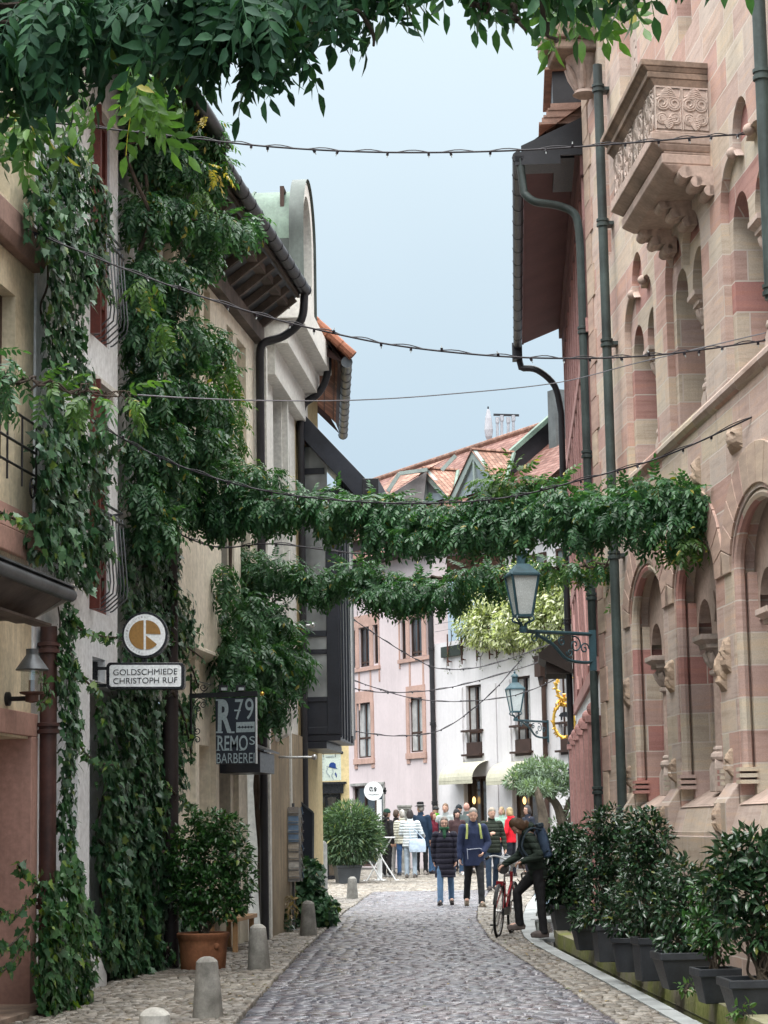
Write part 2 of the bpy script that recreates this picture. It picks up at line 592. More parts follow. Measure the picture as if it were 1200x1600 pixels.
wood_grey = mk('weathered_wood', (.085, .07, .06), .8, .25, 2.0, .4, 30, streak=.5, tint=(.14, .115, .10))
wood_dark = mk('dark_wood', (.035, .026, .022), .7, .25, 2.0, .3, 30, streak=.4)
wood_light = mk('bench_wood', (.40, .24, .12), .6, .15, 3.0, .2, 50, streak=.3)
wood_red = mk('red_window_paint', (.135, .034, .025), .45, .2, 3.0, .2, 50, streak=.4, spec=.4)
brown_frame = mk('brown_window_frame', (.055, .03, .022), .5, .2, 3.0, .15, 50)
metal_dark = mk('dark_metal', (.022, .022, .026), .45, .25, 3.0, .1, 50, spec=.4)
metal_bay = mk('blue_black_metal', (.028, .031, .042), .38, .2, 2.0, .06, 30, spec=.5)
metal_zinc = mk('zinc', (.10, .11, .12), .42, .3, 2.0, .1, 30, spec=.5, metal=.35, streak=.3)
copper_green = mk('green_copper', (.11, .165, .13), .6, .22, 1.2, .15, 30, streak=.5, tint=(.15, .215, .17))
pipe_green = mk('painted_green_pipe', (.032, .042, .042), .5, .3, 1.8, .12, 40, tint=(.048, .068, .064), spec=.4, streak=.4)
iron_teal = mk('teal_iron', (.03, .075, .095), .45, .2, 6.0, .1, 50, spec=.4)
iron_black = mk('black_iron', (.012, .012, .014), .5, .2, 6.0, .1, 50, spec=.4)
steel = mk('brushed_steel', (.55, .55, .54), .3, .1, 6.0, .05, 60, spec=.5, metal=.8)
white_metal = mk('white_metal', (.75, .76, .76), .45, .05, 5.0, .05, 60)
terracotta = mk('terracotta', (.24, .095, .045), .8, .3, 3.0, .2, 40, streak=.5, tint=(.33, .14, .07))
plastic_pot = mk('anthracite_pot', (.032, .036, .042), .5, .25, 4.0, .15, 50, spec=.35, streak=.3)
concrete = mk('concrete', (.25, .24, .22), .9, .3, 5.0, .5, 60, streak=.4, grime=.5, tint=(.34, .33, .30))
soil = mk('soil', (.03, .022, .016), 1, .4, 8, 1, 40, bdist=.02)
bark = mk('bark', (.10, .08, .06), .95, .3, 6, .8, 40, bdist=.01)
vine_wood = mk('vine_wood', (.07, .052, .04), .95, .3, 6, .8, 40, bdist=.01)
sign_white = mk('sign_white', (.80, .83, .84), .4, .03, 3, .02, 30, spec=.4)
sign_black = mk('sign_black', (.010, .010, .013), .3, .1, 3, .02, 30, spec=.5)
sign_navy = mk('sign_navy', (.012, .016, .028), .4, .15, 3, .05, 30, spec=.4)
sign_grey = mk('sign_lettering', (.36, .43, .45), .5, .08, 3, .03, 30)
sign_gold = mk('ochre_print', (.30, .165, .05), .5, .06, 3, .02, 30)
gold = mk('gold_leaf', (.70, .42, .08), .32, .2, 8, .2, 50, metal=.8)
ink_blue = mk('blue_ink', (.02, .06, .24), .5, .08, 3, .02, 30)
cable = mk('cable', (.014, .011, .016), .5, .1, 3, .02, 30)
wire = mk('steel_wire', (.18, .18, .20), .5, .1, 3, .02, 30)
glass_dark = mk_glass('window_glass')
glass_pale = mk_glass('window_glass_reflecting', (.16, .19, .20), .05, .35)
glass_milk = mk('lantern_glass', (.55, .60, .60), .25, .08, 6, .05, 40, spec=.6)
curtain = mk('curtain', (.42, .42, .42), .9, .2, 4, .1, 30, streak=.5)
skin_m = mk('skin', (.50, .30, .22), .55, .08, 8, .05, 60, tint=(.56, .34, .26), spec=.35)
rubber = mk('rubber', (.012, .012, .012), .7, .2, 6, .1, 60)
bike_red = mk('red_bike_paint', (.26, .012, .018), .25, .08, 6, .02, 60, spec=.5)
STONE = mk_stone('sandstone_ashlar', .66, .287, pal=[(0, (0.450, 0.357, 0.308)), (.14, (0.461, 0.397, 0.321)), (.28, (0.421, 0.286, 0.247)), (.38, (0.471, 0.418, 0.352)), (.5, (0.450, 0.367, 0.330)), (.62, (0.471, 0.397, 0.329)), (.72, (0.440, 0.336, 0.298)), (.82, (0.450, 0.387, 0.346)), (.92, (0.421, 0.286, 0.255))], gain=1.2)
STONE_PLINTH = mk_stone('sandstone_plinth', 1.05, .342, pal=[(0, (0.392, 0.316, 0.275)), (.2, (0.421, 0.357, 0.298)), (.4, (0.363, 0.286, 0.261)), (.6, (0.411, 0.336, 0.301)), (.8, (0.382, 0.316, 0.267))], rough_tex=.4, gain=1.15)
STONE_SMOOTH = mk_stone('sandstone_jamb', .9, .287, rough_tex=.22, pal=[(0, (0.398, 0.236, 0.212)), (.18, (0.455, 0.398, 0.329)), (.36, (0.412, 0.294, 0.261)), (.52, (0.470, 0.413, 0.343)), (.66, (0.385, 0.205, 0.187)), (.8, (0.440, 0.339, 0.311)), (.92, (0.485, 0.443, 0.367))], gain=1.12)
BLOCKS = mk_blocks('sandstone_blocks', [(0, (0.450, 0.367, 0.309)), (.3, (0.461, 0.347, 0.301)), (.55, (0.421, 0.305, 0.271)), (.75, (0.480, 0.397, 0.330))])
TILES = mk_tiles('red_clay_tiles', (.19, .09, .072), (.25, .145, .12), .2, .2)
TILES_BROWN = mk_tiles('brown_clay_tiles', (.26, .14, .10), (.34, .2, .15))
PURPLE = mk_cobble('porphyry_setts', [(.145, .145, .165), (.17, .165, .185), (.115, .115, .135), (.165, .148, .16), (.14, .148, .17), (.20, .20, .215), (.125, .115, .125)], (.18, .40), .6, .9)
BEIGE = mk_cobble('limestone_setts', [(.25, .225, .185), (.20, .18, .148), (.30, .275, .235), (.16, .145, .12), (.26, .245, .215), (.35, .325, .285), (.21, .18, .145)], (.3, .65), .45, .82)
JOINT = mk('joint_sand', (.055, .05, .045), .95, .3, 4, .4, 60)
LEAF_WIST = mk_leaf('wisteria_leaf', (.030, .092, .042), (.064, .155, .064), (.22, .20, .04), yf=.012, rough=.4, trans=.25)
LEAF_WIST_DARK = mk_leaf('shaded_wisteria_leaf', (.015, .050, .028), (.034, .094, .042), (.08, .12, .02), yf=.01, rough=.62, trans=.16, spec=.18)  # wisteria leaf colour darkened to paint in the shade under the canopy
LEAF_WIST_PALE = mk_leaf('young_wisteria_leaf', (.045, .105, .028), (.09, .175, .045), (.30, .26, .06), yf=.04, rough=.45, trans=.3)
LEAF_IVY = mk_leaf('ivy_leaf', (.028, .085, .042), (.062, .148, .062), (.10, .16, .03), yf=.05, rough=.46, trans=.12, spec=.5)
LEAF_IVY_LIGHT = mk_leaf('light_ivy_leaf', (.030, .090, .038), (.070, .165, .06), (.14, .22, .04), yf=.10, rough=.36, trans=.18, spec=.5)
LEAF_LAUREL = mk_leaf('laurel_leaf', (.016, .046, .022), (.034, .078, .032), (.12, .14, .03), yf=.04, rough=.28, trans=.1, spec=.6)
LEAF_BOX = mk_leaf('glossy_leaf', (.020, .070, .018), (.045, .125, .03), (.12, .17, .03), yf=.03, rough=.33, trans=.15, spec=.5)
LEAF_OLEA = mk_leaf('oleander_leaf', (.06, .11, .06), (.12, .19, .10), (.3, .3, .12), yf=.03, rough=.5, trans=.2)
LEAF_OLIVE = mk_leaf('olive_leaf', (.11, .16, .11), (.20, .27, .19), None, rough=.55, trans=.2, clump=2.5)
LEAF_VARI = mk_leaf('variegated_leaf', (.17, .20, .09), (.50, .52, .34), (.68, .68, .56), yf=.25, rough=.5, trans=.3, clump=1.2)
# ------------------------------------------------------------------ world, sun, camera
def make_world():
	w = bpy.data.worlds.new('World')
	sc.world = w
	w.use_nodes = True
	nt = w.node_tree
	nt.nodes.clear()
	out = nt.nodes.new('ShaderNodeOutputWorld')
	bg = nt.nodes.new('ShaderNodeBackground')
	bg.inputs['Strength'].default_value = 0.1
	sky = nt.nodes.new('ShaderNodeTexSky')
	sky.sky_type = 'NISHITA'
	sky.sun_disc = False
	sky.sun_elevation = SUN_EL
	sky.sun_rotation = SUN_AZ
	sky.air_density = 1.0
	sky.dust_density = 2.0
	tc = nt.nodes.new('ShaderNodeTexCoord')
	sep = nt.nodes.new('ShaderNodeSeparateXYZ')
	nt.links.new(tc.outputs['Generated'], sep.inputs[0])
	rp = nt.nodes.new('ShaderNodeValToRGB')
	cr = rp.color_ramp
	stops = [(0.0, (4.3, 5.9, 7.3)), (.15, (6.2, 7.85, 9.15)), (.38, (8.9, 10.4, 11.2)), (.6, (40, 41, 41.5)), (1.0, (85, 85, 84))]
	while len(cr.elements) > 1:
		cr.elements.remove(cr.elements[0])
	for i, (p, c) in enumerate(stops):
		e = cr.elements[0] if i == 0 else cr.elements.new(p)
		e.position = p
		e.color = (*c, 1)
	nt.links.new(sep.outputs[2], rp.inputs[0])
	ns = nt.nodes.new('ShaderNodeTexNoise')
	ns.inputs['Scale'].default_value = 2.2
	ns.inputs['Detail'].default_value = 4
	nt.links.new(tc.outputs['Generated'], ns.inputs['Vector'])
	nr = nt.nodes.new('ShaderNodeMapRange')
	nr.inputs['From Min'].default_value = .3
	nr.inputs['From Max'].default_value = .7
	nr.inputs['To Min'].default_value = .955
	nr.inputs['To Max'].default_value = 1.045
	nt.links.new(ns.outputs[0], nr.inputs[0])
	mul = nt.nodes.new('ShaderNodeVectorMath')
	mul.operation = 'SCALE'
	nt.links.new(rp.outputs[0], mul.inputs[0])
	nt.links.new(nr.outputs[0], mul.inputs['Scale'])
	mx = nt.nodes.new('ShaderNodeMix')
	mx.data_type = 'RGBA'
	mx.inputs[0].default_value = .90
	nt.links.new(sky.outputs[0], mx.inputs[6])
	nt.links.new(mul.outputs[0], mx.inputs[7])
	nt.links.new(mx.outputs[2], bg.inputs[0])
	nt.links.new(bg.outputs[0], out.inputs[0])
SUN_EL, SUN_AZ = R(58), R(200)
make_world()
sl = bpy.data.lights.new('sun', 'SUN')
sl.energy = 2.0
sl.angle = R(25)
sl.color = (1, .97, .93)
so = bpy.data.objects.new('sun', sl)
COL.objects.link(so)
_sd = Vector((math.sin(SUN_AZ) * math.cos(SUN_EL), math.cos(SUN_AZ) * math.cos(SUN_EL), math.sin(SUN_EL)))
so.rotation_euler = _sd.to_track_quat('Z', 'Y').to_euler()
make_camera()
sc.render.resolution_x, sc.render.resolution_y = 768, 1024
sc.view_settings.view_transform = 'Standard'
sc.view_settings.look = 'None'
sc.view_settings.exposure = 0
sc.view_settings.gamma = 1
try:
	sc.cycles.max_bounces = 7
	sc.cycles.diffuse_bounces = 4
	sc.cycles.transparent_max_bounces = 8
	sc.cycles.use_denoising = True
except Exception:
	pass
# ------------------------------------------------------------------ ground
def gz(y):
	return 0.0 if y < 42 else min(.22, (y - 42) * .0125)
Rf = Fac((3.795, 8), (2.643, 26.1), n=(-1, 0))                 # sandstone building
Lf = Fac((-4.584, 6), (-1.765, 29.3), n=(1, 0))                # left row of houses
Mf = Fac((-1.74, 29.35), (-1.14, 36.6), n=(1, 0))              # left houses beyond the downpipe
Hf = Fac((2.64, 26.1), (3.28, 36.9), n=(-1, 0))                # half-timbered house on the right
Pk0 = np.array([1.48, 65.0])
Pdir = np.array([-.465, .885])
Pf = Fac(Pk0 - Pdir * 9.5, Pk0 + Pdir * 8.5, n=(-.885, -.465))  # pale houses closing the street
PS0 = 9.5                                                       # s of the downpipe between white and pink
def stone_field(name, spec, mat, seed, hgt=.026, gap=.012):
	"""spec: iterable of (x, y, w, l, rot) stones; domed setts with real gaps"""
	rg = np.random.default_rng(seed)
	S = np.array(list(spec), float)
	n = len(S)
	x, y, w, l, a = S.T
	z = np.vectorize(gz)(y)
	hx = np.array([-1, 1, 1, -1])
	hy = np.array([-1, -1, 1, 1])
	tilt = rg.normal(0, .0022, (n, 2))
	dz = rg.normal(0, .0025, n)
	V = np.empty((n, 12, 3))
	for ring, (k, h) in enumerate(((1.0, -.02), (.95, hgt * .72), (.80, hgt))):
		for i in range(4):
			jx = rg.normal(0, .03, n)
			jy = rg.normal(0, .03, n)
			lx = hx[i] * (w / 2 - gap / 2) * k + jx * w * .35 * (ring < 2)
			ly = hy[i] * (l / 2 - gap / 2) * k + jy * l * .35 * (ring < 2)
			V[:, ring * 4 + i, 0] = x + lx * np.cos(a) - ly * np.sin(a)
			V[:, ring * 4 + i, 1] = y + lx * np.sin(a) + ly * np.cos(a)
			V[:, ring * 4 + i, 2] = z + h + (dz + tilt[:, 0] * hx[i] + tilt[:, 1] * hy[i]) * (ring > 0)
	base = []
	for r_ in range(2):
		for i in range(4):
			j = (i + 1) % 4
			base.append((r_ * 4 + i, r_ * 4 + j, r_ * 4 + 4 + j, r_ * 4 + 4 + i))
	base.append((8, 9, 10, 11))
	Fc = (np.arange(n)[:, None, None] * 12 + np.array(base)[None]).reshape(-1, 4)
	me = bpy.data.meshes.new(name)
	me.vertices.add(n * 12)
	me.vertices.foreach_set('co', V.ravel())
	me.loops.add(len(Fc) * 4)
	me.loops.foreach_set('vertex_index', Fc.ravel().astype(np.int32))
	me.polygons.add(len(Fc))
	me.polygons.foreach_set('loop_start', np.arange(0, len(Fc) * 4, 4, dtype=np.int32))
	me.materials.append(mat)
	me.update(calc_edges=True)
	o = bpy.data.objects.new(name, me)
	COL.objects.link(o)
	tag(o, kind='structure')
	return o
_LE = np.array([(4, -1.36), (16.9, -1.22), (24.8, -1.12), (38.6, -.82), (44, -.58), (47.3, -.40)])
_RE = np.array([(4, 1.98), (16.3, 1.67), (20.4, 1.56), (25.4, 1.39), (28.2, 1.30), (34, 1.36), (40, 1.62), (47.3, 2.2)])
_SL = np.array([(4, 2.36), (16.2, 2.11), (20.3, 1.99), (26.7, 1.76), (28.5, 1.76), (30.2, 1.83), (32.5, 1.96), (34.7, 2.12), (39.5, 2.5), (46, 3.1)])
_CH = np.array([(4, 2.52), (16.2, 2.26), (20.3, 2.14), (26.7, 1.93), (28.5, 1.94), (30.2, 2.03), (32.5, 2.17), (34.7, 2.33), (39.5, 2.72), (46, 3.3)])
_KB = np.array([(4, 2.68), (16.2, 2.43), (20.3, 2.28), (26.7, 2.06), (28.0, 2.10), (30.2, 2.32), (32.5, 2.50), (34.7, 2.64), (39.5, 3.0), (46, 3.5)])
le = lambda y: float(np.interp(y, _LE[:, 0], _LE[:, 1]))
re_ = lambda y: float(np.interp(y, _RE[:, 0], _RE[:, 1]))
slx = lambda y: float(np.interp(y, _SL[:, 0], _SL[:, 1]))
chx = lambda y: float(np.interp(y, _CH[:, 0], _CH[:, 1]))
kbx = lambda y: float(np.interp(y, _KB[:, 0], _KB[:, 1]))
def leftwall(y):
	return float(np.interp(y, [4, 6, 29.3, 36.6, 36.7, 90], [-4.83, -4.584, -1.765, -1.14, -3.6, -4]))
def build_ground():
	mb = MB()
	g = 400
	ys = [-20, 42, 59.6, g]
	for a, b in zip(ys[:-1], ys[1:]):
		mb.poly((-g, a, gz(a) - .012), (g, a, gz(a) - .012), (g, b, gz(b) - .012), (-g, b, gz(b) - .012))
	mb = MB()
	Y = [-20, 4] + list(np.linspace(4.5, 46, 60)) + [59.6, g]
	for a, b in zip(Y[:-1], Y[1:]):
		za, zb = gz(a) - .012, gz(b) - .012
		if 4 <= a < 45.9:
			mb.poly((-g, a, za), (slx(a), a, za), (slx(b), b, zb), (-g, b, zb))
			mb.poly((kbx(a), a, za), (g, a, za), (g, b, zb), (kbx(b), b, zb))
		else:
			mb.poly((-g, a, za), (g, a, za), (g, b, zb), (-g, b, zb))
	tag(mb.build('ground', JOINT), kind='structure')
	rg = np.random.default_rng(3)
	sp = []
	y = 9.0
	while y < 47.2:
		l = rg.uniform(.095, .115)
		x = le(y) + rg.uniform(0, .06)
		xr = re_(y)
		while x < xr - .05:
			w = rg.uniform(.13, .20)
			if x + w > xr + .03:
				w = xr - x
			bow = .05 * math.sin(3.0 * (x - le(y)) / max(.5, xr - le(y))) + .012 * math.sin(x * 7 + y * 3)
			sp.append((x + w / 2, y + l / 2 + bow, w, l, rg.normal(0, .025)))
			x += w
		y += l
	stone_field('road_setts', sp, PURPLE, 5)
	sp = []
	y = 9.0
	while y < 63.5:
		l = rg.uniform(.075, .105) * (1 if y < 48 else 1.25)
		segs = []
		if y < 47.2:
			segs.append((leftwall(y) - .1, le(y)))
			segs.append((re_(y), slx(y)))
		else:
			segs.append((-3.4, 5.0))
		for x0, x1 in segs:
			x = x0
			while x < x1 - .03:
				w = rg.uniform(.075, .15) * (1 if y < 48 else 1.2)
				if x + w > x1:
					w = x1 - x
				sp.append((x + w / 2, y + l / 2 + .03 * math.sin(x * 5 + y) + rg.normal(0, .006), w, l * rg.uniform(.88, 1.0), rg.normal(0, .06)))
				x += w
		y += l
	stone_field('pavement_setts', sp, BEIGE, 6)
	mb = MB()
	ys = list(np.arange(7.0, 45.5, .92))
	for i, (a, b) in enumerate(zip(ys[:-1], ys[1:])):
		a2 = a + .006
		sub = np.linspace(a2, b, 4)
		for q in range(3):
			a3, b3 = sub[q], sub[q + 1]
			z = .032 + .002 * math.sin(i * 2.3)
			mb.add([(slx(a3), a3, z - .1), (chx(a3), a3, z - .3), (chx(b3), b3, z - .3), (slx(b3), b3, z - .1),
					(slx(a3), a3, z), (chx(a3), a3, z), (chx(b3), b3, z), (slx(b3), b3, z)],
				   [(4, 5, 6, 7), (1, 2, 6, 5), (0, 4, 7, 3)] + ([(0, 1, 5, 4)] if q == 0 else []) + ([(2, 3, 7, 6)] if q == 2 else []))
	tag(mb.build('kerb_slabs', kerb_slab), kind='structure')
	mb = MB()
	w = MB()
	for a, b in zip(ys[:-1], ys[1:]):
		mb.poly((chx(a), a, -.2), (kbx(a) + .05, a, -.2), (kbx(b) + .05, b, -.2), (chx(b), b, -.2))
		w.poly((chx(a), a, -.165), (kbx(a), a, -.165), (kbx(b), b, -.165), (chx(b), b, -.165))
	tag(mb.build('channel_bed', mk('wet_stone', (.05, .05, .045), .4, .3, 4, .4, 40)), kind='structure')
	m, b = mat_new('brook_water')
	nr = b.bump(b.noise(b.pos(), 14, 3), .3, .01)
	b.finish(b.bsdf((.02, .024, .02), .05, .6, 0, nr))
	tag(w.build('water', m), kind='structure')
	m, b = mat_new('mossy_stone')
	p = b.pos()
	nz = b.n('ShaderNodeSeparateXYZ', {0: p}).outputs[2]
	n1 = b.noise(p, 3.0, 5, .65)
	c = b.ramp(n1, [(.3, (.22, .20, .155)), (.7, (.36, .33, .27))])
	mf = b.math('ADD', b.ramp(b.noise(p, 1.2, 4, .6), [(.38, 0), (.58, 1)]), b.ramp(n1, [(.45, 0), (.7, .5)]), clamp=True)
	side = b.math('LESS_THAN', nz, .145)
	c = b.mix(c, b.ramp(b.noise(p, 18, 3), [(.3, (.14, .165, .04)), (.7, (.28, .30, .10))]), b.math('MULTIPLY', mf, b.math('ADD', b.math('MULTIPLY', side, .55), .38)))
	c = b.mix(c, (.02, .022, .014), b.ramp(b.math('ADD', nz, .12), [(0, .8), (.12, 0)]))
	b.finish(b.bsdf(c, .85, .2, 0, b.bump(b.noise(p, 40, 5, .7), .5, .01)))
	mossy = m
	mb = MB()
	for i, (a, bb) in enumerate(zip(ys[:-1], ys[1:])):
		a2 = a + .008
		sub = np.linspace(a2, bb, 4)
		zt = .15 + .006 * math.sin(i * 1.7)
		for q in range(3):
			a3, b3 = sub[q], sub[q + 1]
			mb.add([(kbx(a3), a3, -.22), (kbx(a3) + .17, a3, -.22), (kbx(b3) + .17, b3, -.22), (kbx(b3), b3, -.22),
					(kbx(a3) + .012, a3, zt), (kbx(a3) + .17, a3, zt), (kbx(b3) + .17, b3, zt), (kbx(b3) + .012, b3, zt)],
				   [(4, 5, 6, 7), (0, 4, 7, 3), (1, 2, 6, 5)] + ([(0, 1, 5, 4)] if q == 0 else []) + ([(2, 3, 7, 6)] if q == 2 else []))
	tag(mb.build('terrace_kerb', mossy), kind='structure')
	mb = MB()
	for a, bb in zip(ys[:-1], ys[1:]):
		wa = 5.5
		mb.poly((kbx(a) + .168, a, .138), (wa, a, .138), (wa, bb, .138), (kbx(bb) + .168, bb, .138))
	tag(mb.build('terrace_paving', mk('terrace_paving', (.17, .145, .11), .9, .3, 3, .5, 40, tint=(.25, .22, .17))), kind='structure')
	for (ya, yb) in ((27.6, 29.0), (33.2, 34.3)):
		ym = (ya + yb) / 2
		mb = MB()
		mb.prism([(slx(ya) + .14, ya, .0), (kbx(ya) + .06, ya, .0), (kbx(yb) + .06, yb, .0), (slx(yb) + .14, yb, .0)], (0, 0, .05))
		tag(mb.build('footbridge_slab', kerb_slab, bevel=.008), 'flat grey stone slab bridging the little brook ' + ('under the cyclist' if ya < 30 else 'just behind the cyclist'), 'stone slab', 'slabs over the brook')
build_ground()
# ------------------------------------------------------------------ openings
def arch_pts(sc_, zs, a, h, n=18, e0=0.0, e1=PI):
	"""arch from the +s side over to the -s side"""
	return [(sc_ + a * math.cos(e0 + (e1 - e0) * i / n), zs + h * math.sin(e0 + (e1 - e0) * i / n)) for i in range(n + 1)]
def arched(s, z0, zs, a, h, n=18):
	return [(s - a, z0), (s + a, z0)] + arch_pts(s, zs, a, h, n)
def holed(F, outer, holes, o, depth, mb=None, zback=None):
	"""flat front at offset o with openings whose reveals run back by depth"""
	mb = mb or MB()
	allp = [list(outer)] + [list(h) for h in holes]
	tris = tessellate_polygon([[Vector((p[0], p[1], 0)) for p in q] for q in allp])
	flat = [p for q in allp for p in q]
	vs = [F.pt(p[0], p[1], o) for p in flat]
	fs = []
	for t in tris:
		a, b, c = (vs[i] for i in t)
		nn = np.cross(b - a, c - a)
		if np.linalg.norm(nn) < 1e-9:
			continue
		fs.append(tuple(t) if nn.dot(F.n) > 0 else (t[0], t[2], t[1]))
	mb.add(vs, fs)
	for hi, h in enumerate(holes):
		d = depth[hi] if hasattr(depth, '__len__') else depth
		m = len(h)
		if d <= 0:
			continue
		vs = [F.pt(p[0], p[1], o) for p in h] + [F.pt(p[0], p[1], o - d) for p in h]
		mb.add(vs, [(i, (i + 1) % m, m + (i + 1) % m, m + i) for i in range(m)])
	return mb
def plate(F, pts, o, mb=None):
	mb = mb or MB()
	return mb.poly(*[F.pt(p[0], p[1], o) for p in pts])
def rect(s0, s1, z0, z1):
	return [(s0, z0), (s1, z0), (s1, z1), (s0, z1)]
def window(F, s0, s1, z0, z1, o, parent, fm, gm, nv=1, nh=1, fw=.055, fd=.06, inset=.0, name='window', bars=.03, pane='pane', curt=None):
	"""frame set at offset o with mullions; panes are a sub-part"""
	mb = MB()
	mb.fbox(F, s0, s0 + fw, z0, z1, o - fd, o)
	mb.fbox(F, s1 - fw, s1, z0, z1, o - fd, o)
	mb.fbox(F, s0 + fw, s1 - fw, z0, z0 + fw, o - fd, o - .002)
	mb.fbox(F, s0 + fw, s1 - fw, z1 - fw, z1, o - fd, o - .002)
	for i in range(1, nv):
		s = s0 + (s1 - s0) * i / nv
		mb.fbox(F, s - bars, s + bars, z0 + fw, z1 - fw, o - fd, o - .004)
	zs = nh if hasattr(nh, '__len__') else [i / nh for i in range(1, nh)]
	for t in zs:
		z = z0 + (z1 - z0) * t
		mb.fbox(F, s0 + fw, s1 - fw, z - bars, z + bars, o - fd, o - .006)
	w = mb.build(name, fm, parent, F)
	g = plate(F, rect(s0 + .01, s1 - .01, z0 + .01, z1 - .01), o - fd * .6)
	g.build(pane, gm, w, F)
	if curt:
		c = MB()
		n = 14
		ws = s1 - s0
		for side in curt:
			a0, a1 = (s0 + .03, s0 + ws * .36) if side == 'a' else (s1 - ws * .36, s1 - .03)
			c.tube([F.pt(a0 + (a1 - a0) * i / n, z0 + .05, o - fd * .6 + .004 + .01 * abs(math.sin(i * 1.9))) for i in range(2)], .001, 3)
			for i in range(n):
				ea, eb = a0 + (a1 - a0) * i / n, a0 + (a1 - a0) * (i + 1) / n
				oa = o - fd * .6 + .006 + .018 * (i % 2)
				ob = o - fd * .6 + .006 + .018 * ((i + 1) % 2)
				c.poly(F.pt(ea, z0 + .05, oa), F.pt(eb, z0 + .05, ob), F.pt(eb, z1 - .05, ob), F.pt(ea, z1 - .05, oa))
		c.build('curtain', curtain, w, F)
	return w
def wall_shell(F, s0, s1, z0, z1, thick, o=0.0, mb=None):
	"""top, ends and back of a wall whose front is built elsewhere"""
	mb = mb or MB()
	P = F.pt
	mb.poly(P(s0, z1, o), P(s1, z1, o), P(s1, z1, o - thick), P(s0, z1, o - thick))
	mb.poly(P(s0, z0, o), P(s0, z1, o), P(s0, z1, o - thick), P(s0, z0, o - thick))
	mb.poly(P(s1, z0, o), P(s1, z1, o), P(s1, z1, o - thick), P(s1, z0, o - thick))
	mb.poly(P(s0, z0, o - thick), P(s1, z0, o - thick), P(s1, z1, o - thick), P(s0, z1, o - thick))
	return mb
def pipe(mb, pts, r, collars=()):
	mb.tube(pts, r, 10)
	for c, ax in collars:
		mb.lathe(c, [(r * 1.0, -.05), (r * 1.32, -.045), (r * 1.32, -.012), (r * 1.12, -.008), (r * 1.12, .012), (r * 1.32, .016), (r * 1.32, .045), (r, .05)], 12, False, ax)
def voussoirs(F, c, zs, a, h, t, o0, o1, n=13, mb=None, gap=.006):
	mb = mb or MB()
	for i in range(n):
		e0 = PI * i / n + gap
		e1 = PI * (i + 1) / n - gap
		pts = []
		for k in range(4):
			e = e0 + (e1 - e0) * k / 3
			pts.append((c + a * math.cos(e), zs + h * math.sin(e)))
		for k in range(3, -1, -1):
			e = e0 + (e1 - e0) * k / 3
			pts.append((c + (a + t) * math.cos(e), zs + (h + t) * math.sin(e)))
		mb.prism([F.pt(p[0], p[1], o0) for p in pts], F.n * (o1 - o0))
	return mb
def column(F, s, o, z0, z1, r, parent, mat_, cap_h=.34):
	"""shaft, leafy capital with abacus, and moulded base on a small plinth"""
	c = F.pt(s, 0, o)
	zb = z0 + .42
	zc = z1 - cap_h
	sh = MB()
	sh.lathe(c, [(r, zb), (r * .96, (zb + zc) / 2), (r * .93, zc)], 14, False)
	sh.build('column_shaft', mat_, parent, F, True)
	cp = MB()
	cp.lathe(c, [(r * 1.0, zc - .05), (r * 1.45, zc - .035), (r * 1.45, zc - .005), (r * 1.05, zc + .01), (r * 1.12, zc + .06), (r * 1.75, zc + cap_h * .55), (r * 2.0, zc + cap_h * .62)], 14)
	for i in range(8):
		a = i * PI / 4
		d = np.array([math.cos(a), math.sin(a), 0])
		cp.tube([c + d * r * 1.0 + (0, 0, zc + .03), c + d * r * 1.55 + (0, 0, zc + cap_h * .3), c + d * r * 2.0 + (0, 0, zc + cap_h * .5), c + d * r * 2.25 + (0, 0, zc + cap_h * .42)], [.03, .04, .035, .016], 6)
	w = r * 2.2
	cp.fbox(F, s - w, s + w, zc + cap_h * .62, zc + cap_h * .74, o - w, o + w)
	cp.prism([F.pt(s - w, zc + cap_h * .74, o + w), F.pt(s + w, zc + cap_h * .74, o + w), F.pt(s + w * 1.3, z1 - .05, o + w * 1.35), F.pt(s - w * 1.3, z1 - .05, o + w * 1.35)], -F.n * w * 2)
	cp.fbox(F, s - w * 1.3, s + w * 1.3, z1 - .05, z1, o - w, o + w * 1.37)
	cp.build('capital', stone_pale, parent, F, False, .006)
	bs = MB()
	bs.lathe(c, [(r * 1.6, zb - .12), (r * 1.75, zb - .09), (r * 1.6, zb - .055), (r * 1.25, zb - .04), (r * 1.4, zb - .015), (r * 1.25, zb + .005), (r, zb + .015)], 14)
	bs.prism([F.pt(s - w * .75, z0, o + w * .75), F.pt(s + w * .75, z0, o + w * .75), F.pt(s + w * .75, zb - .2, o + w * .75), F.pt(s + w * .45, zb - .11, o + w * .6), F.pt(s - w * .45, zb - .11, o + w * .6), F.pt(s - w * .75, zb - .2, o + w * .75)], -F.n * w * 1.5)
	bs.build('column_base', stone_pale, parent, F, False, .006)
def boss(mb, F, s, z, o, w, h, seed):
	"""rough carved stone left standing proud of a pier"""
	rg = np.random.default_rng(seed)
	nu, nv = 7, 8
	vs = []
	for j in range(nv + 1):
		for i in range(nu + 1):
			a, b = i / nu * 2 - 1, j / nv * 2 - 1
			bulge = (1 - abs(a) ** 3) * (1 - abs(b) ** 3)
			vs.append(F.pt(s + a * w / 2, z + b * h / 2, o + .075 * bulge * rg.uniform(.55, 1.1) - .004 * (bulge == 0)))
	fs = [(j * (nu + 1) + i, j * (nu + 1) + i + 1, (j + 1) * (nu + 1) + i + 1, (j + 1) * (nu + 1) + i) for j in range(nv) for i in range(nu)]
	mb.add(vs, fs)
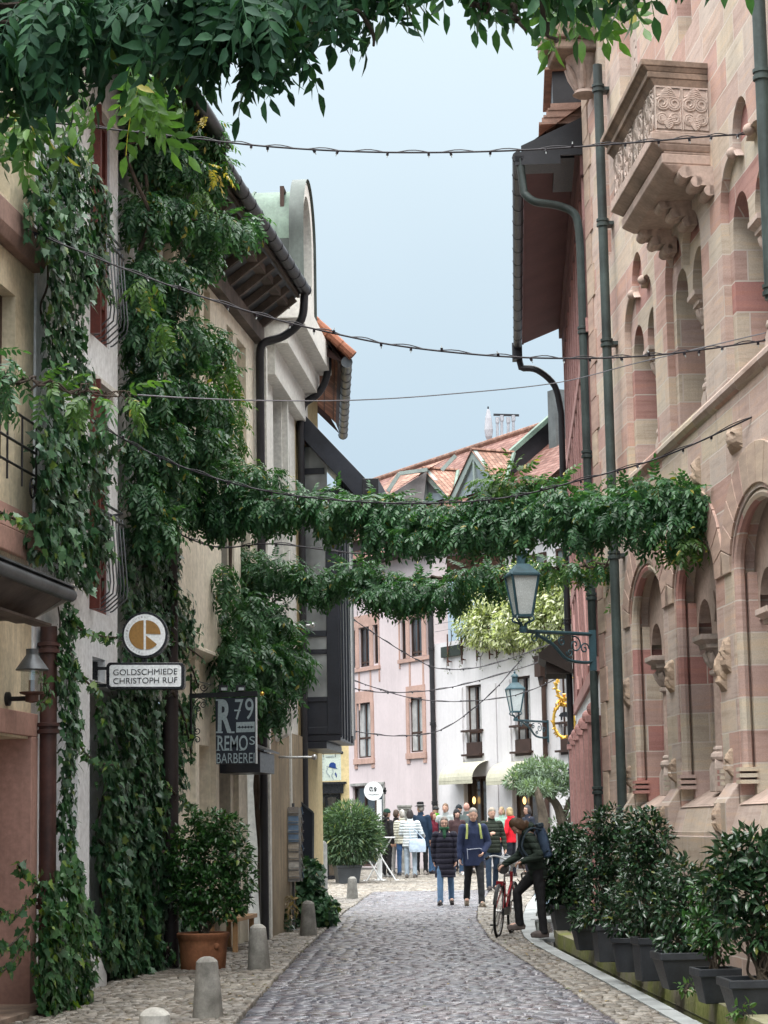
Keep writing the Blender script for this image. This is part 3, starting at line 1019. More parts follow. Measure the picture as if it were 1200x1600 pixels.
def build_stone_house():
	F = Rf
	t = thing('sandstone_building', 'old red and buff sandstone building with round arches, columns and carved balcony', 'building', F.pt(9, 0, 0))
	L_end = 18.12
	zt = 13.2
	zs, ah = 3.69, .61
	cs = [4.72, 7.27, 9.84, 12.46, 15.01]
	A = .97
	holes, depth = [], []
	for c in cs:
		holes.append(arched(c, 1.66, zs, A, ah, 22))
		depth.append(.62)
	up = []
	lob = .43
	for i, c in enumerate(cs):
		cc = c - .03 if i < 4 else c - .16
		up.append(cc)
		if i == 3:
			pts = [(cc - .875, 5.42), (cc + .875, 5.42)] + arch_pts(cc + .435, 6.97, .44, .42, 12) + [(cc - .0, 6.97)] + arch_pts(cc - .435, 6.97, .44, .42, 12)
			pts = [(cc - .875, 5.42), (cc + .875, 5.42)] + arch_pts(cc + .4375, 6.97, .4375, .42, 12) + arch_pts(cc - .4375, 6.97, .4375, .42, 12)[1:]
		else:
			pts = [(cc - .875, 5.42), (cc + .875, 5.42)]
			pts += arch_pts(cc + .445, 6.97, .43, .42, 9, 0, PI * .70)
			pts += arch_pts(cc, 7.46, .30, .31, 12, -PI * .06, PI * 1.06)
			pts += arch_pts(cc - .445, 6.97, .43, .42, 9, PI * .30, PI)
		holes.append(pts)
		depth.append(.09)
	holes.append(rect(11.55, 12.2, 9.15, 12.2))
	depth.append(.5)
	holes.append(arched(14.9, 8.9, 11.4, .55, .5, 12))
	depth.append(.14)
	holes.append(arched(16.6, 8.2, 11.0, .22, .3, 10))
	depth.append(.18)
	wall = holed(F, rect(2, L_end, 0, zt), holes, 0, depth)
	wall_shell(F, 2, L_end, 0, zt, .9, 0, wall)
	wall.build('wall', STONE, t, F)
	for i, c in enumerate(cs):
		sub = [arched(c - .50, 1.9, 3.40, .30, .29, 12), arched(c + .50, 1.9, 3.40, .30, .29, 12)]
		outer = arched(c, 1.66, zs, A, ah, 22)
		tp = MB()
		top = [(c - A, 3.26), (c - .80, 3.26)] + list(reversed(arch_pts(c - .50, 3.40, .30, .29, 12))) + [(c - .20, 3.26), (c + .20, 3.26)] + list(reversed(arch_pts(c + .50, 3.40, .30, .29, 12))) + [(c + .80, 3.26), (c + A, 3.26)] + arch_pts(c, zs, A, ah, 22)
		tri = tessellate_polygon([[Vector((p[0], p[1], 0)) for p in top]])
		for o_ in (-.20, -.42):
			tp.add([F.pt(p[0], p[1], o_) for p in top], [tuple(k) for k in tri])
		inner = top[1:29]
		m = len(inner)
		for k in range(m - 1):
			a, b = inner[k], inner[k + 1]
			tp.poly(F.pt(a[0], a[1], -.2), F.pt(b[0], b[1], -.2), F.pt(b[0], b[1], -.42), F.pt(a[0], a[1], -.42))
		tp.prism([F.pt(c, 3.72, -.195), F.pt(c + .07, 3.56, -.195), F.pt(c, 3.42, -.195), F.pt(c - .07, 3.56, -.195)], F.n * .012)
		tp.build('tympanum', stone_plain, t, F)
		for sg in (1, -1):
			jb = MB()
			e = c + sg * A
			jb.fbox(F, min(e, e - sg * .10), max(e, e - sg * .10), 1.66, zs, -.62, -.12)
			jb.fbox(F, min(e, e - sg * .16), max(e, e - sg * .16), 1.66, zs - .45, -.62, -.3)
			jb.build('jamb', STONE_SMOOTH, t, F)
		rl = MB()
		pts = [F.pt(c + A - .045, 1.95, -.055), F.pt(c + A - .045, zs, -.055)] + [F.pt(p[0], p[1], -.055) for p in arch_pts(c, zs, A - .045, ah - .045, 22)] + [F.pt(c - A + .045, 1.95, -.055)]
		rl.tube(pts, .05, 8)
		for sg in (1, -1):
			for q in range(3):
				rl.fbox(F, c + sg * (A - .045) - .075, c + sg * (A - .045) + .075, 1.93 - q * .055, 1.965 - q * .055, -.13, .035)
		rl.build('roll_moulding', STONE_SMOOTH, t, F, True)
		voussoirs(F, c, zs + .01, A + .03, ah + .03, .36, -.02, .022).build('archivolt', BLOCKS, t, F, False, .006)
		column(F, c, -.22, 1.78, 3.28, .072, t, stone_plain)
		sl_ = MB()
		sl_.prism([F.pt(c - A + .02, 1.64, .03), F.pt(c - A + .02, 1.95, -.5), F.pt(c - A + .02, 1.60, -.5)], F.u * (2 * A - .04))
		sl_.build('sill', stone_plain, t, F)
		window(F, c - .82, c - .02, 1.95, 3.9, -.50, t, metal_dark, glass_dark, 2, 4, .04, .05)
		window(F, c + .02, c + .82, 1.95, 3.9, -.50, t, metal_dark, glass_dark, 2, 4, .04, .05)
		cc = up[i]
		ins = [arched(cc - .42, 5.42, 6.72, .31, .32, 14), arched(cc + .42, 5.42, 6.72, .31, .32, 14)]
		ip = MB()
		ot = rect(cc - .90, cc + .90, 5.40, 7.82)
		merged = [(cc - .73, 5.42), (cc + .73, 5.42)] + arch_pts(cc + .42, 6.72, .31, .32, 14) + [(cc + .11, 6.66), (cc - .11, 6.66)] + arch_pts(cc - .42, 6.72, .31, .32, 14)
		holed(F, ot, [merged], -.075, .46, ip)
		ip.build('window_surround', STONE_SMOOTH, t, F)
		column(F, cc, -.26, 5.40, 6.68, .062, t, stone_plain, .33)
		window(F, cc - .73, cc - .06, 5.44, 7.1, -.5, t, metal_dark, glass_dark, 2, 3, .04, .05)
		window(F, cc + .06, cc + .73, 5.44, 7.1, -.5, t, metal_dark, glass_dark, 2, 3, .04, .05)
		if i != 3:
			for sg in (-1, 1):
				bl = MB()
				bl.ell(F.pt(cc + sg * .325, 7.37, .0), .055, .055, .055, 10, 7)
				bl.build('ball_stop', stone_plain, t, F, True)
	st = MB()
	prof = [(0, 5.24), (.03, 5.26), (.065, 5.30), (.065, 5.34), (.0, 5.41)]
	st.prism([F.pt(2, z, o) for o, z in prof], F.u * (L_end - 2))
	st.build('string_course', STONE, t, F)
	pl = MB()
	prof = [(0, 0), (.13, 0), (.13, 1.36), (.10, 1.365), (.10, 1.40), (.095, 1.41), (.02, 1.64), (0, 1.645)]
	for k in range(len(cs) + 1):
		a = 2 if k == 0 else cs[k - 1] - A - .28 + .5
		b = L_end if k == len(cs) else cs[k] - A + .02
	pl.prism([F.pt(2, z, o) for o, z in prof], F.u * (L_end - 2))
	pl.build('plinth', STONE_PLINTH, t, F)
	for k, c in enumerate(cs):
		pr = MB()
		e = c + A + .305
		pr.prism([F.pt(e - .24, 1.30, 0), F.pt(e - .24, 1.30, .135), F.pt(e - .24, 1.66, .135), F.pt(e - .24, 1.84, .0)], F.u * .48)
		pr.build('pier_foot', STONE_PLINTH, t, F, False, .01)
	sd = 0
	rough = mk_stone('rough_boss', 2, 2, rough_tex=1.2, pal=[(0, (.40, .31, .24)), (.5, (.43, .34, .27))])
	for c in cs:
		e = c + A + .32
		for (z, w, h) in ((2.98, .30, .34), (2.02, .14, .26), (1.52, .15, .30)):
			sd += 1
			bo = MB()
			boss(bo, F, e + .02 * math.sin(sd), z, .0 if z > 1.7 else .13, w, h, sd)
			bo.build('carved_boss', rough, t, F)
	for (x, y, w, h) in ((1150, 683, .5, .28), (1090, 738, .3, .3), (1130, 1048, .3, .4)):
		s, z = F.px(x, y)
		bo = MB()
		boss(bo, F, s, z, .0, w, h, int(x))
		bo.build('carved_boss', rough, t, F)
	build_balcony(F, t)
	window(F, 11.55, 12.2, 9.15, 12.2, -.3, t, metal_dark, glass_dark, 2, 3, .05, .06)
	lt = MB()
	hs = []
	for j in range(22):
		for i in range(4):
			ss = 14.52 + i * .19 + (.095 if j % 2 else 0)
			zz = 9.15 + j * .11
			if abs(ss - 14.9) < .46 and not (zz < 9.9 and ss < 14.55 + (9.9 - zz) * .5):
				hs.append([(ss + .030 * math.cos(q * PI / 3), zz + .026 * math.sin(q * PI / 3)) for q in range(6)])
	holed(F, rect(14.3, 15.5, 8.9, 11.95), hs, -.13, .05, lt)
	lt.build('pierced_slab', stone_pale, t, F)
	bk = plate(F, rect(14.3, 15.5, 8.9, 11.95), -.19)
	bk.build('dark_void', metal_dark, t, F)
	bk = plate(F, rect(16.3, 16.9, 8.1, 11.4), -.175)
	bk.build('blind_panel', rose_paint, t, F)
	cb = MB()
	s0, z0 = F.px(930, 52)
	c = F.pt(17.3, z0, 0)
	cb.fbox(F, 16.9, 17.75, z0 - .08, z0 + .17, -.02, .62)
	cb.fbox(F, 16.95, 17.7, z0 - .22, z0 - .08, -.02, .50)
	cb.build('spout_stone', stone_dark, t, F, False, .03)
	cb = MB()
	cb.lathe(F.pt(17.3, 0, .10), [(.10, z0 - .72), (.16, z0 - .69), (.12, z0 - .64), (.14, z0 - .5), (.22, z0 - .3), (.24, z0 - .22)], 14)
	for i in range(7):
		a = i * PI / 3.5
		d = np.array([math.cos(a), math.sin(a), 0])
		cb.tube([F.pt(17.3, z0 - .62, .1) + d * .11, F.pt(17.3, z0 - .45, .1) + d * .19, F.pt(17.3, z0 - .33, .1) + d * .25], [.03, .045, .02], 6)
	cb.build('corbel_head', stone_plain, t, F, True)
	q = MB()
	z = 1.7
	k = 0
	while z < zt - .1:
		w = .5 if k % 2 else .36
		q.fbox(F, L_end - w, L_end + .012, z + .004, z + .415, -.3, .018)
		z += .42
		k += 1
	q.build('quoin', BLOCKS, t, F, False, .006)
	def pipe_on(x0, y0, x1, y1, name, mat_, r, o, ztop=None, cols=()):
		s_a, z_a = F.px(x0, y0, o)
		s_b, z_b = F.px(x1, y1, o)
		s = (s_a + s_b) / 2
		zt_ = z_a if ztop is None else ztop
		mb = MB()
		pipe(mb, [F.pt(s, .14, o), F.pt(s, zt_, o)], r, [(F.pt(s, z, o), (0, 0, 1)) for z in cols])
		for z in cols:
			mb.fbox(F, s - .02, s + .16, z - .02, z + .02, .0, o)
		return mb.build(name, mat_, t, F, True)
	pipe_on(936, 110, 968, 1200, 'downpipe', pipe_green, .056, .13, z0 - .72, (1.62, 4.55, 7.05, 8.5, 10.15))
	s_, z_ = F.px(1192, 160, .12)
	mb = MB()
	pipe(mb, [F.pt(s_, 5.62, .12), F.pt(s_, zt, .12)], .056, [(F.pt(s_, z, .12), (0, 0, 1)) for z in (5.7, 7.5, 10)])
	mb.fbox(F, s_ - .03, s_ + .03, 7.48, 7.52, 0, .12)
	mb.build('downpipe', pipe_green, t, F, True)
	return t
def scroll_panel(mb, P, w, h, seed):
	"""relief carving: two mirrored spirals with leaf ribs. P(a, b) gives a point on the panel"""
	X = P(1, 0) - P(0, 0)
	X = X / np.linalg.norm(X)
	Z = P(0, 1) - P(0, 0)
	Z = Z / np.linalg.norm(Z)
	rr = .014
	for sg in (-1, 1):
		for (cx_, cz_, r0, tn, a0) in ((.22, .62, .20, 1.7, 0.4), (.24, .28, .13, 1.4, 2.6)):
			c = P(.5, 0) + X * sg * cx_ * w + Z * cz_ * h
			mb.tube(spiral(c, r0 * w * 1.15, .02, a0 if sg > 0 else PI - a0, tn * sg, X, Z, 26), rr, 5)
			mb.tube(spiral(c, r0 * w * 1.5, .05, a0 + .5 if sg > 0 else PI - a0 - .5, tn * .7 * sg, X, Z, 20), rr * .8, 5)
		for k in range(5):
			b0 = P(.5, 0) + Z * h * (.05 + .05 * k)
			mb.tube([b0, b0 + X * sg * w * (.10 + .04 * k) + Z * h * .05, b0 + X * sg * w * (.2 + .05 * k) + Z * h * (.16 - .02 * k)], [rr, rr, .004], 5)
			t0 = P(.5, 0) + Z * h * (.96 - .05 * k)
			mb.tube([t0, t0 + X * sg * w * (.12 + .05 * k) - Z * h * .03, t0 + X * sg * w * (.26 + .04 * k) - Z * h * (.16 - .01 * k)], [rr, rr, .004], 5)
	mb.tube([P(.04, .04), P(.96, .04), P(.96, .96), P(.04, .96)], .01, 4, closed=True)
def build_balcony(F, t):
	d_o = .52
	s_n, z_r = F.px(1021, 95, d_o)
	s_f = F.px(958, 208, d_o)[0]
	s_w = F.px(1103, 70, 0)[0]
	zr = z_r                      # top of the rail at the near corner
	z_bot = F.px(1023, 207, d_o)[1]
	zl = F.px(1035, 372, .2)[1]
	ring = lambda e: [(s_w - e * .3, 0.0), (s_n - e * .5, d_o + e), (s_f + e * .5, d_o + e), (s_f + (s_n - s_w) + e * .3, 0.0)]
	def slab(mb, e0, e1, za, zb):
		a = [F.pt(s, za, o) for s, o in ring(e0)]
		b = [F.pt(s, zb, o) for s, o in ring(e1)]
		mb.add(a + b, [(0, 1, 5, 4), (1, 2, 6, 5), (2, 3, 7, 6), (3, 2, 1, 0), (4, 5, 6, 7)])
	rail = MB()
	slab(rail, .0, .05, zr - .24, zr - .17)
	slab(rail, .07, .07, zr - .17, zr - .11)
	slab(rail, .06, .11, zr - .11, zr - .06)
	slab(rail, .13, .13, zr - .06, zr)
	b = thing_part('balcony', t, F.pt(s_n, zr, 0))
	rail.build('balcony_rail', stone_dark, b, F, False, .008)
	pn = MB()
	slab(pn, .0, .0, z_bot - .02, zr - .235)
	pn.build('parapet', stone_pale, b, F)
	cv = MB()
	rg = ring(.004)
	ends = [(rg[0], rg[1], 2), (rg[1], rg[2], 4)]
	for (a, c, n) in ends:
		for k in range(n):
			t0, t1 = k / n, (k + 1) / n
			p0 = F.pt(a[0] + (c[0] - a[0]) * t0, 0, a[1] + (c[1] - a[1]) * t0)
			p1 = F.pt(a[0] + (c[0] - a[0]) * t1, 0, a[1] + (c[1] - a[1]) * t1)
			hh = zr - .24 - z_bot
			scroll_panel(cv, lambda u, v: p0 + (p1 - p0) * u + np.array([0, 0, z_bot + v * hh]), float(np.linalg.norm(p1 - p0)), hh, k)
	cv.build('scroll_carving', stone_pale, b, F, True)
	bm = MB()
	zz = z_bot
	H = z_bot - zl
	steps = [(.0, .05, 0, .03), (.05, .05, .03, .2), (.04, -.06, .2, .3), (-.07, -.07, .3, .34), (-.05, -.05, .34, .5), (-.05, -.16, .5, .62)]
	for e1, e0, q0, q1 in steps:
		slab(bm, e0, e1, zz - H * q1, zz - H * q0)
	bm.build('base_moulding', stone_plain, b, F, False, .02)
	for s in (s_n + .12, s_n + (s_f - s_n) * .5, s_f - .12):
		cb = MB()
		for (o1, za, zb) in ((.36, .56, .74), (.26, .72, .88), (.14, .86, 1.02)):
			z0_, z1_ = zz - H * zb, zz - H * za
			cb.tube([F.pt(s - .13, (z0_ + z1_) / 2, o1 - .1), F.pt(s + .13, (z0_ + z1_) / 2, o1 - .1)], (z1_ - z0_) * .55, 12)
			cb.fbox(F, s - .13, s + .13, z0_ + .01, z1_ - .003, -.05, o1 - .1)
		cb.build('corbel', stone_plain, b, F, True)
def thing_part(name, parent, loc):
	o = bpy.data.objects.new(name, None)
	o.empty_display_size = .1
	COL.objects.link(o)
	o.parent = parent
	o.location = [float(a - c) for a, c in zip(loc, parent['_b'])]
	o['_b'] = [float(c) for c in loc]
	return o
stone_house = build_stone_house()
def build_timber_house():
	F = Hf
	L = F.L
	t = thing('half_timbered_house', 'narrow white house with dusky pink timbers and wide pink soffit beside the sandstone building', 'house', F.pt(4, 0, 0))
	o_e = .78
	s_a, s_b = .02, F.L
	zg = float(at_d(837, 240, 26.1)[2])
	wall = MB()
	hol = []
	for s in (2.2, 4.6, 7.0, 9.2):
		hol.append(rect(s - .45, s + .45, 6.0, 7.5))
	holed(F, rect(.0, L, 0, zg + .3), hol, 0, .12, wall)
	wall_shell(F, .0, L, 0, zg + .3, .5, 0, wall)
	wall.build('wall', white_pl, t, F)
	for s in (2.2, 4.6, 7.0, 9.2):
		window(F, s - .45, s + .45, 6.0, 7.5, -.05, t, dark_pink, glass_dark, 2, 2)
	tb = MB()
	for s in np.linspace(.25, L - .2, 11):
		tb.fbox(F, s - .09, s + .09, 3.55, zg + .1, 0, .035)
	for z in (3.45, 5.3, 7.75):
		tb.fbox(F, .02, L - .02, z - .09, z + .09, .0, .045)
	for k in range(4):
		a = .5 + k * 2.6
		tb.bar(F.pt(a, 3.6, .02), F.pt(a + 1.5, 5.2, .02), .16, .05, F.n)
	tb.build('timber', dark_pink, t, F)
	for k in range(6):
		ps = MB()
		s = .5 + k * 1.9
		ps.fbox(F, s - .16, s + .16, 0, 2.75, 0, .16)
		ps.fbox(F, s - .2, s + .2, 0, .55, 0, .2)
		ps.fbox(F, s - .19, s + .19, 2.75, 2.83, 0, .19)
		ps.ell(F.pt(s, 2.92, .09), .08, .08, .09, 10, 8)
		ps.build('post', dark_pink, t, F)
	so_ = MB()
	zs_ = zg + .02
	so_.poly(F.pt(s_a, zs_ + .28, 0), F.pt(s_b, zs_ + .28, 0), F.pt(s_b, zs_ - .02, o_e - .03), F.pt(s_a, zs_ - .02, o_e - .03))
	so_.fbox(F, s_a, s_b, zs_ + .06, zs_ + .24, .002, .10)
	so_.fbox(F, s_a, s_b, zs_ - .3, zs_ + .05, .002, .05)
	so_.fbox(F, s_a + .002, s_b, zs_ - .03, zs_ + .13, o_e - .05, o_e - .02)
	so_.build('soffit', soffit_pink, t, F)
	rf = MB()
	P = F.pt
	rf.poly(P(s_a - .0, zg + .10, o_e), P(s_b + .1, zg + .10, o_e), P(s_b + .1, zg + 2.9, -3.2), P(s_a - .0, zg + 2.9, -3.2))
	rf.build('roof', TILES_BROWN, t, F)
	ec = MB()
	ec.prism([P(s_a - .03, zg - .02, o_e + .02), P(s_a - .03, zg + .12, o_e + .02), P(s_a - .03, zg + .50, -.05), P(s_a - .03, zg - .02, -.05)], F.u * .05)
	ec.fbox(F, s_a - .05, s_a + .35, zg - .14, zg - .02, .3, o_e + .1)
	ec.build('eaves_end', metal_dark, t, F)
	g = MB()
	g.tube([P(s_a - .05, zg - .03, o_e + .06), P(s_b + .1, zg - .03, o_e + .06)], .075, 10)
	for s in np.linspace(s_a, s_b, 16):
		g.tube([P(s - .012, zg - .03, o_e + .06), P(s + .012, zg - .03, o_e + .06)], .081, 10)
	g.fbox(F, s_b - .05, s_b + .2, zg - .28, zg + .02, o_e - .02, o_e + .16)
	g.build('gutter', metal_dark, t, F, True)
	dp = MB()
	s1 = .12
	zt_ = F.px(850, 280, o_e)[1]
	pipe(dp, [P(s_a, zg - .05, o_e + .04)] + catmull([P(s_a, zg - .5, o_e + .0), P(s_a, zg - .62, o_e - .14), P(s1, zg - .66, .32), P(s1, zg - .80, .12), P(s1, zg - 1.2, .08)], 5) + [P(s1, .0, .08)], .052,
		 [(P(s1, z, .08), (0, 0, 1)) for z in (1.9, 4.3, 6.1, 7.7)])
	dp.build('downpipe', pipe_green, t, F, True)
	dp = MB()
	s2 = L - .08
	pipe(dp, [P(s_b + .1, zg - .2, o_e + .05)] + catmull([P(s_b + .1, zg - .42, o_e), P(s2, zg - .5, .5), P(s2, zg - .8, .2), P(s2, zg - 1.3, .1)], 5) + [P(s2, .0, .1)], .058, [(P(s2, z, .1), (0, 0, 1)) for z in (2.4, 5, 7)])
	dp.build('downpipe', metal_dark, t, F, True)
	za_, zb_ = float(at_d(898, 150, 26.8)[2]), float(at_d(898, 62, 26.8)[2])
	d = MB()
	d.fbox(F, .5, 2.0, zg + .1, zb_ - .45, -1.6, .36)
	d.build('dormer', metal_dark, t, F)
	d = MB()
	for k in range(5):
		z = zb_ - .5 + k * .13
		o_ = .46 - k * .045
		d.fbox(F, .42 + k * .02, 2.1, z, z + .035, -.6, o_)
		d.fbox(F, .47 + k * .02, 2.05, z + .035, z + .13, -.6, o_ - .05)
	d.build('dormer_roof', mk('brown_clay', (.30, .19, .15), .8, .25, 6, .3, 40), t, F)
	d = MB()
	for k in range(3):
		z = zg + .42 + k * .10
		d.fbox(F, .06 + k * .02, 1.2, z, z + .03, -.2, .56 - k * .06)
		d.fbox(F, .09 + k * .02, 1.2, z + .03, z + .10, -.2, .52 - k * .06)
	d.build('verge_tiles', mk('brown_clay', (.30, .19, .15)), t, F)
	cn = MB()
	s0 = L - .5
	zc = F.px(880, 935, .4)[1]
	cn.prism([P(s0, zc - .35, .05), P(s0, zc + .42, .05), P(s0, zc + .02, .62), P(s0, zc - .06, .62)], F.u * 1.6)
	for k in range(6):
		cn.fbox(F, s0 + .1 + k * .26, s0 + .18 + k * .26, zc - .34 + k * .0, zc - .12, .06, .5)
	cn.build('canopy', wood_dark, t, F)
	return t
timber_house = build_timber_house()
# ------------------------------------------------------------------ left row of houses
def bars_grille(F, s0, s1, z0, z1, o0, parent, n=6, bulge=.22):
	"""window guard whose bars swell outwards at the foot"""
	mb = MB()
	for i in range(n):
		s = s0 + (s1 - s0) * i / (n - 1)
		H = z1 - z0
		pts = [F.pt(s, z1, o0 + .04), F.pt(s, z1 - .05, o0 + bulge * .75)] + [F.pt(s, z0 + H * .24, o0 + bulge), F.pt(s, z0 + H * .14, o0 + bulge * .95), F.pt(s, z0 + .02, o0 + bulge * .3), F.pt(s, z0, o0 + .0)]
		mb.tube(pts, .008, 6)
	mb.tube([F.pt(s0 - .03, z1, o0), F.pt(s0 - .03, z1 + .02, o0 + bulge * .7), F.pt(s1 + .03, z1 + .02, o0 + bulge * .7), F.pt(s1 + .03, z1, o0)], .014, 6)
	mb.tube([F.pt(s0, z1 - .1, o0 + bulge * .8), F.pt(s1, z1 - .1, o0 + bulge * .8)], .012, 6)
	return mb.build('window_guard', metal_zinc, parent, None, True)
def build_corner_house():
	F = Lf
	t = thing('cream_corner_house', 'aged cream plaster house with pink stone door surround and spiked pent roof', 'house', F.pt(9, 0, 0))
	s1 = F.px(52, 600)[0]
	s1b = F.px(60, 1250)[0]
	zt = 10.5
	wall = MB()
	z_w0, z_w1 = F.px(10, 830)[1], F.px(10, 770)[1]
	zd = F.px(30, 1112)[1]
	sd1 = F.px(52, 1200)[0]
	sd0 = sd1 - 2.3
	win_z0 = F.px(15, 505)[1]
	holes = [rect(9.6, s1 - .55, 4.6, 6.1), rect(6.0, 7.8, 4.6, 6.1), rect(sd0, sd1 - .16, .0, zd - .22), rect(9.8, s1 - .75, 6.9, 8.8), rect(6.0, 7.6, 6.9, 8.8)]
	holed(F, rect(2, s1, 0, zt), [h if h[0][1] > .01 else rect(sd0, sd1 - .16, .002, zd - .22) for h in holes], 0, [.2, .2, .45, .2, .2], wall)
	wall_shell(F, 2, s1, 0, zt, .6, 0, wall)
	wall.build('wall', cream_old, t, F)
	for a, b, c, d in ((9.6, s1 - .55, 4.6, 6.1), (6.0, 7.8, 4.6, 6.1), (9.8, s1 - .75, 6.9, 8.8), (6.0, 7.6, 6.9, 8.8)):
		window(F, a, b, c, d, -.12, t, brown_frame, glass_dark, 2, 3)
	for (a, b, c, d) in ((sd0 - .2, sd0, 0, zd - .2), (sd1 - .17, sd1 + .02, 0, zd - .2), (sd0 - .2, sd1 + .02, zd - .2, zd)):
		ds = MB()
		ds.fbox(F, a, b, c, d, -.28, .035)
		ds.build('door_surround', rose_paint, t, F, False, .008)
	dr = MB()
	dr.fbox(F, sd0, sd1 - .17, 0, zd - .2, -.50, -.42)
	for k in range(3):
		a = sd0 + .1 + k * .72
		dr.fbox(F, a, a + .55, .4, zd - .5, -.425, -.405)
	dr.build('door', rose_paint, t, F)
	stp = MB()
	stp.fbox(F, sd0 - .1, sd1 + .06, 0, .07, -.3, .25)
	stp.build('doorstep', stone_dark, t, F)
	z0, z1 = F.px(20, 400)[1], F.px(20, 350)[1]
	b = MB()
	b.prism([F.pt(3, z0, 0), F.pt(3, z0, .10), F.pt(3, z0 + .1, .14), F.pt(3, z1 + .02, .14), F.pt(3, z1 + .1, 0)], F.u * (s1 - 3.05))
	b.build('window_hood', mk('brown_stone', (.26, .17, .14), .85, .2, 2, .3, 40, streak=.5), t, F, False, .01)
	zb1, zb0 = F.px(30, 835)[1], F.px(30, 872)[1]
	b = MB()
	b.fbox(F, 3, F.px(60, 870)[0], zb0, zb1, 0, .05)
	b.prism([F.pt(3, zb1, .0), F.pt(3, zb1, .05), F.pt(3, zb1 + .22, 0)], F.u * (s1 - 3))
	b.build('stone_band', rose_paint, t, F, False, .01)
	g = MB()
	for z in (4.55, 4.75, 5.0):
		g.tube([F.pt(9.2, z, .12), F.pt(s1 - .3, z, .12)], .012, 6)
	for k in range(8):
		s = 9.2 + k * (s1 - 9.5) / 7
		g.tube([F.pt(s, 4.4, .12), F.pt(s, 5.0, .12)], .01, 6)
	g.tube(spiral(F.pt(s1 - .4, 4.42, .12), .1, .03, PI / 2, 1.2, F.u, (0, 0, 1), 14), .01, 6)
	g.build('window_grille', iron_black, t, None, True)
	oe = .62
	se, ze = F.px(104, 936, oe)
	z_up = ze + .24
	r = MB()
	P = F.pt
	r.prism([P(3, ze + .02, oe), P(3, ze + .10, oe), P(3, z_up + .06, .0), P(3, z_up - .22, .0), P(3, ze - .14, .06), P(3, ze - .17, oe - .3)], F.u * (se - 3))
	r.build('pent_roof', wood_grey, t, F)
	g = MB()
	g.tube([P(3, ze + .03, oe + .03), P(se + .02, ze + .03, oe + .03)], .055, 10)
	g.fbox(F, 3, se, ze + .085, ze + .1, oe - .06, oe + .085)
	g.build('gutter', metal_zinc, t, F, True)
	en = MB()
	en.prism([P(se + .002, ze - .17, oe - .32), P(se + .002, ze + .02, oe + .08), P(se + .002, ze + .12, oe + .06), P(se + .002, z_up, .05), P(se + .002, ze - .16, .0)], F.u * .03)
	en.build('end_board', mk('faded_white_board', (.45, .43, .38), .8, .2, 3, .2, 40, streak=.5), t, F)
	bd = MB()
	for k in range(3):
		bd.fbox(F, 3, se - .05, ze - .165 - .03 * k, ze - .145 - .03 * k, .05 + k * .16, .19 + k * .16)
	bd.build('soffit_board', wood_grey, t, F)
	rg = np.random.default_rng(4)
	sp = MB()
	for k in range(1500):
		s = rg.uniform(8, se)
		o = rg.uniform(.12, oe)
		zb = z_up + .06 + (ze + .1 - z_up - .06) * o / oe - .01
		p = P(s, zb, o)
		q = p + rg.normal(0, .028, 3) + np.array([0, 0, rg.uniform(.08, .15)])
		w = F.u * .0025
		sp.poly(p - w, p + w, q)
	tag(sp.build('bird_spikes', metal_dark, t), kind='stuff')
	sp_, _ = F.px(75, 1200, .12)
	d = MB()
	pipe(d, [P(sp_, 0, .12), P(sp_, ze - .1, .12)], .075, [(P(sp_, z, .12), (0, 0, 1)) for z in (.9, 2.4, 3.1)])
	d.build('downpipe', mk('rusty_brown_pipe', (.035, .026, .025), .5, .35, 2.2, .2, 40, streak=.3, tint=(.075, .035, .03)), t, F, True)
	return t
corner_house = build_corner_house()
def wall_lantern():
	F = Lf
	s, z = F.px(50, 1060, .22)
	z0, z1 = F.px(50, 1098, .22)[1], F.px(50, 1014, .22)[1]
	H = z1 - z0
	c = F.pt(s, z0, .22)
	t = thing('wall_lantern', 'zinc wall lantern with conical hood and clear glass cylinder by the pink doorway', 'lantern', c)
	m = MB()
	m.lathe(c, [(.02, H * .0), (.055, H * .02), (.055, H * .14), (.10, H * .17), (.105, H * .20)], 14)
	m.build('lantern_base', mk('rusty_metal', (.12, .06, .045), .6, .3, 8, .2, 50), t, None, True)
	m = MB()
	m.lathe(c, [(.09, H * .2), (.09, H * .60)], 14, False)
	gm, b = mat_new('clear_lantern_glass')
	g = b.n('ShaderNodeBsdfGlass', {'Roughness': .05, 'IOR': 1.1, 'Color': (.85, .9, .9)}).outputs[0]
	tr = b.n('ShaderNodeBsdfTransparent', {'Color': (.86, .88, .88)}).outputs[0]
	gl = b.n('ShaderNodeBsdfGlossy', {'Roughness': .1, 'Color': (.8, .85, .85)}).outputs[0]
	b.finish(b.n('ShaderNodeMixShader', {0: .22, 1: tr, 2: gl}).outputs[0])
	m.build('lantern_glass', gm, t, None, True)
	m = MB()
	m.lathe(c, [(.028, H * .2), (.028, H * .42)], 10)
	m.build('lantern_bulb', mk('amber_tube', (.35, .22, .16), .4), t, None, True)
	m = MB()
	m.lathe(c, [(.135, H * .60), (.14, H * .615), (.055, H * .88), (.052, H * .9), (.052, H), (.0, H)], 16)
	m.build('lantern_hood', metal_zinc, t, None, True)
	m = MB()
	m.tube([c + (0, 0, H * .08), F.pt(s, z0 + H * .08, .02)], .02, 8)
	m.lathe(F.pt(s, z0 + H * .08, .0), [(.06, 0), (.06, .03), (.03, .04)], 12, True, F.n)
	m.build('bracket', iron_black, t, None, True)
wall_lantern()
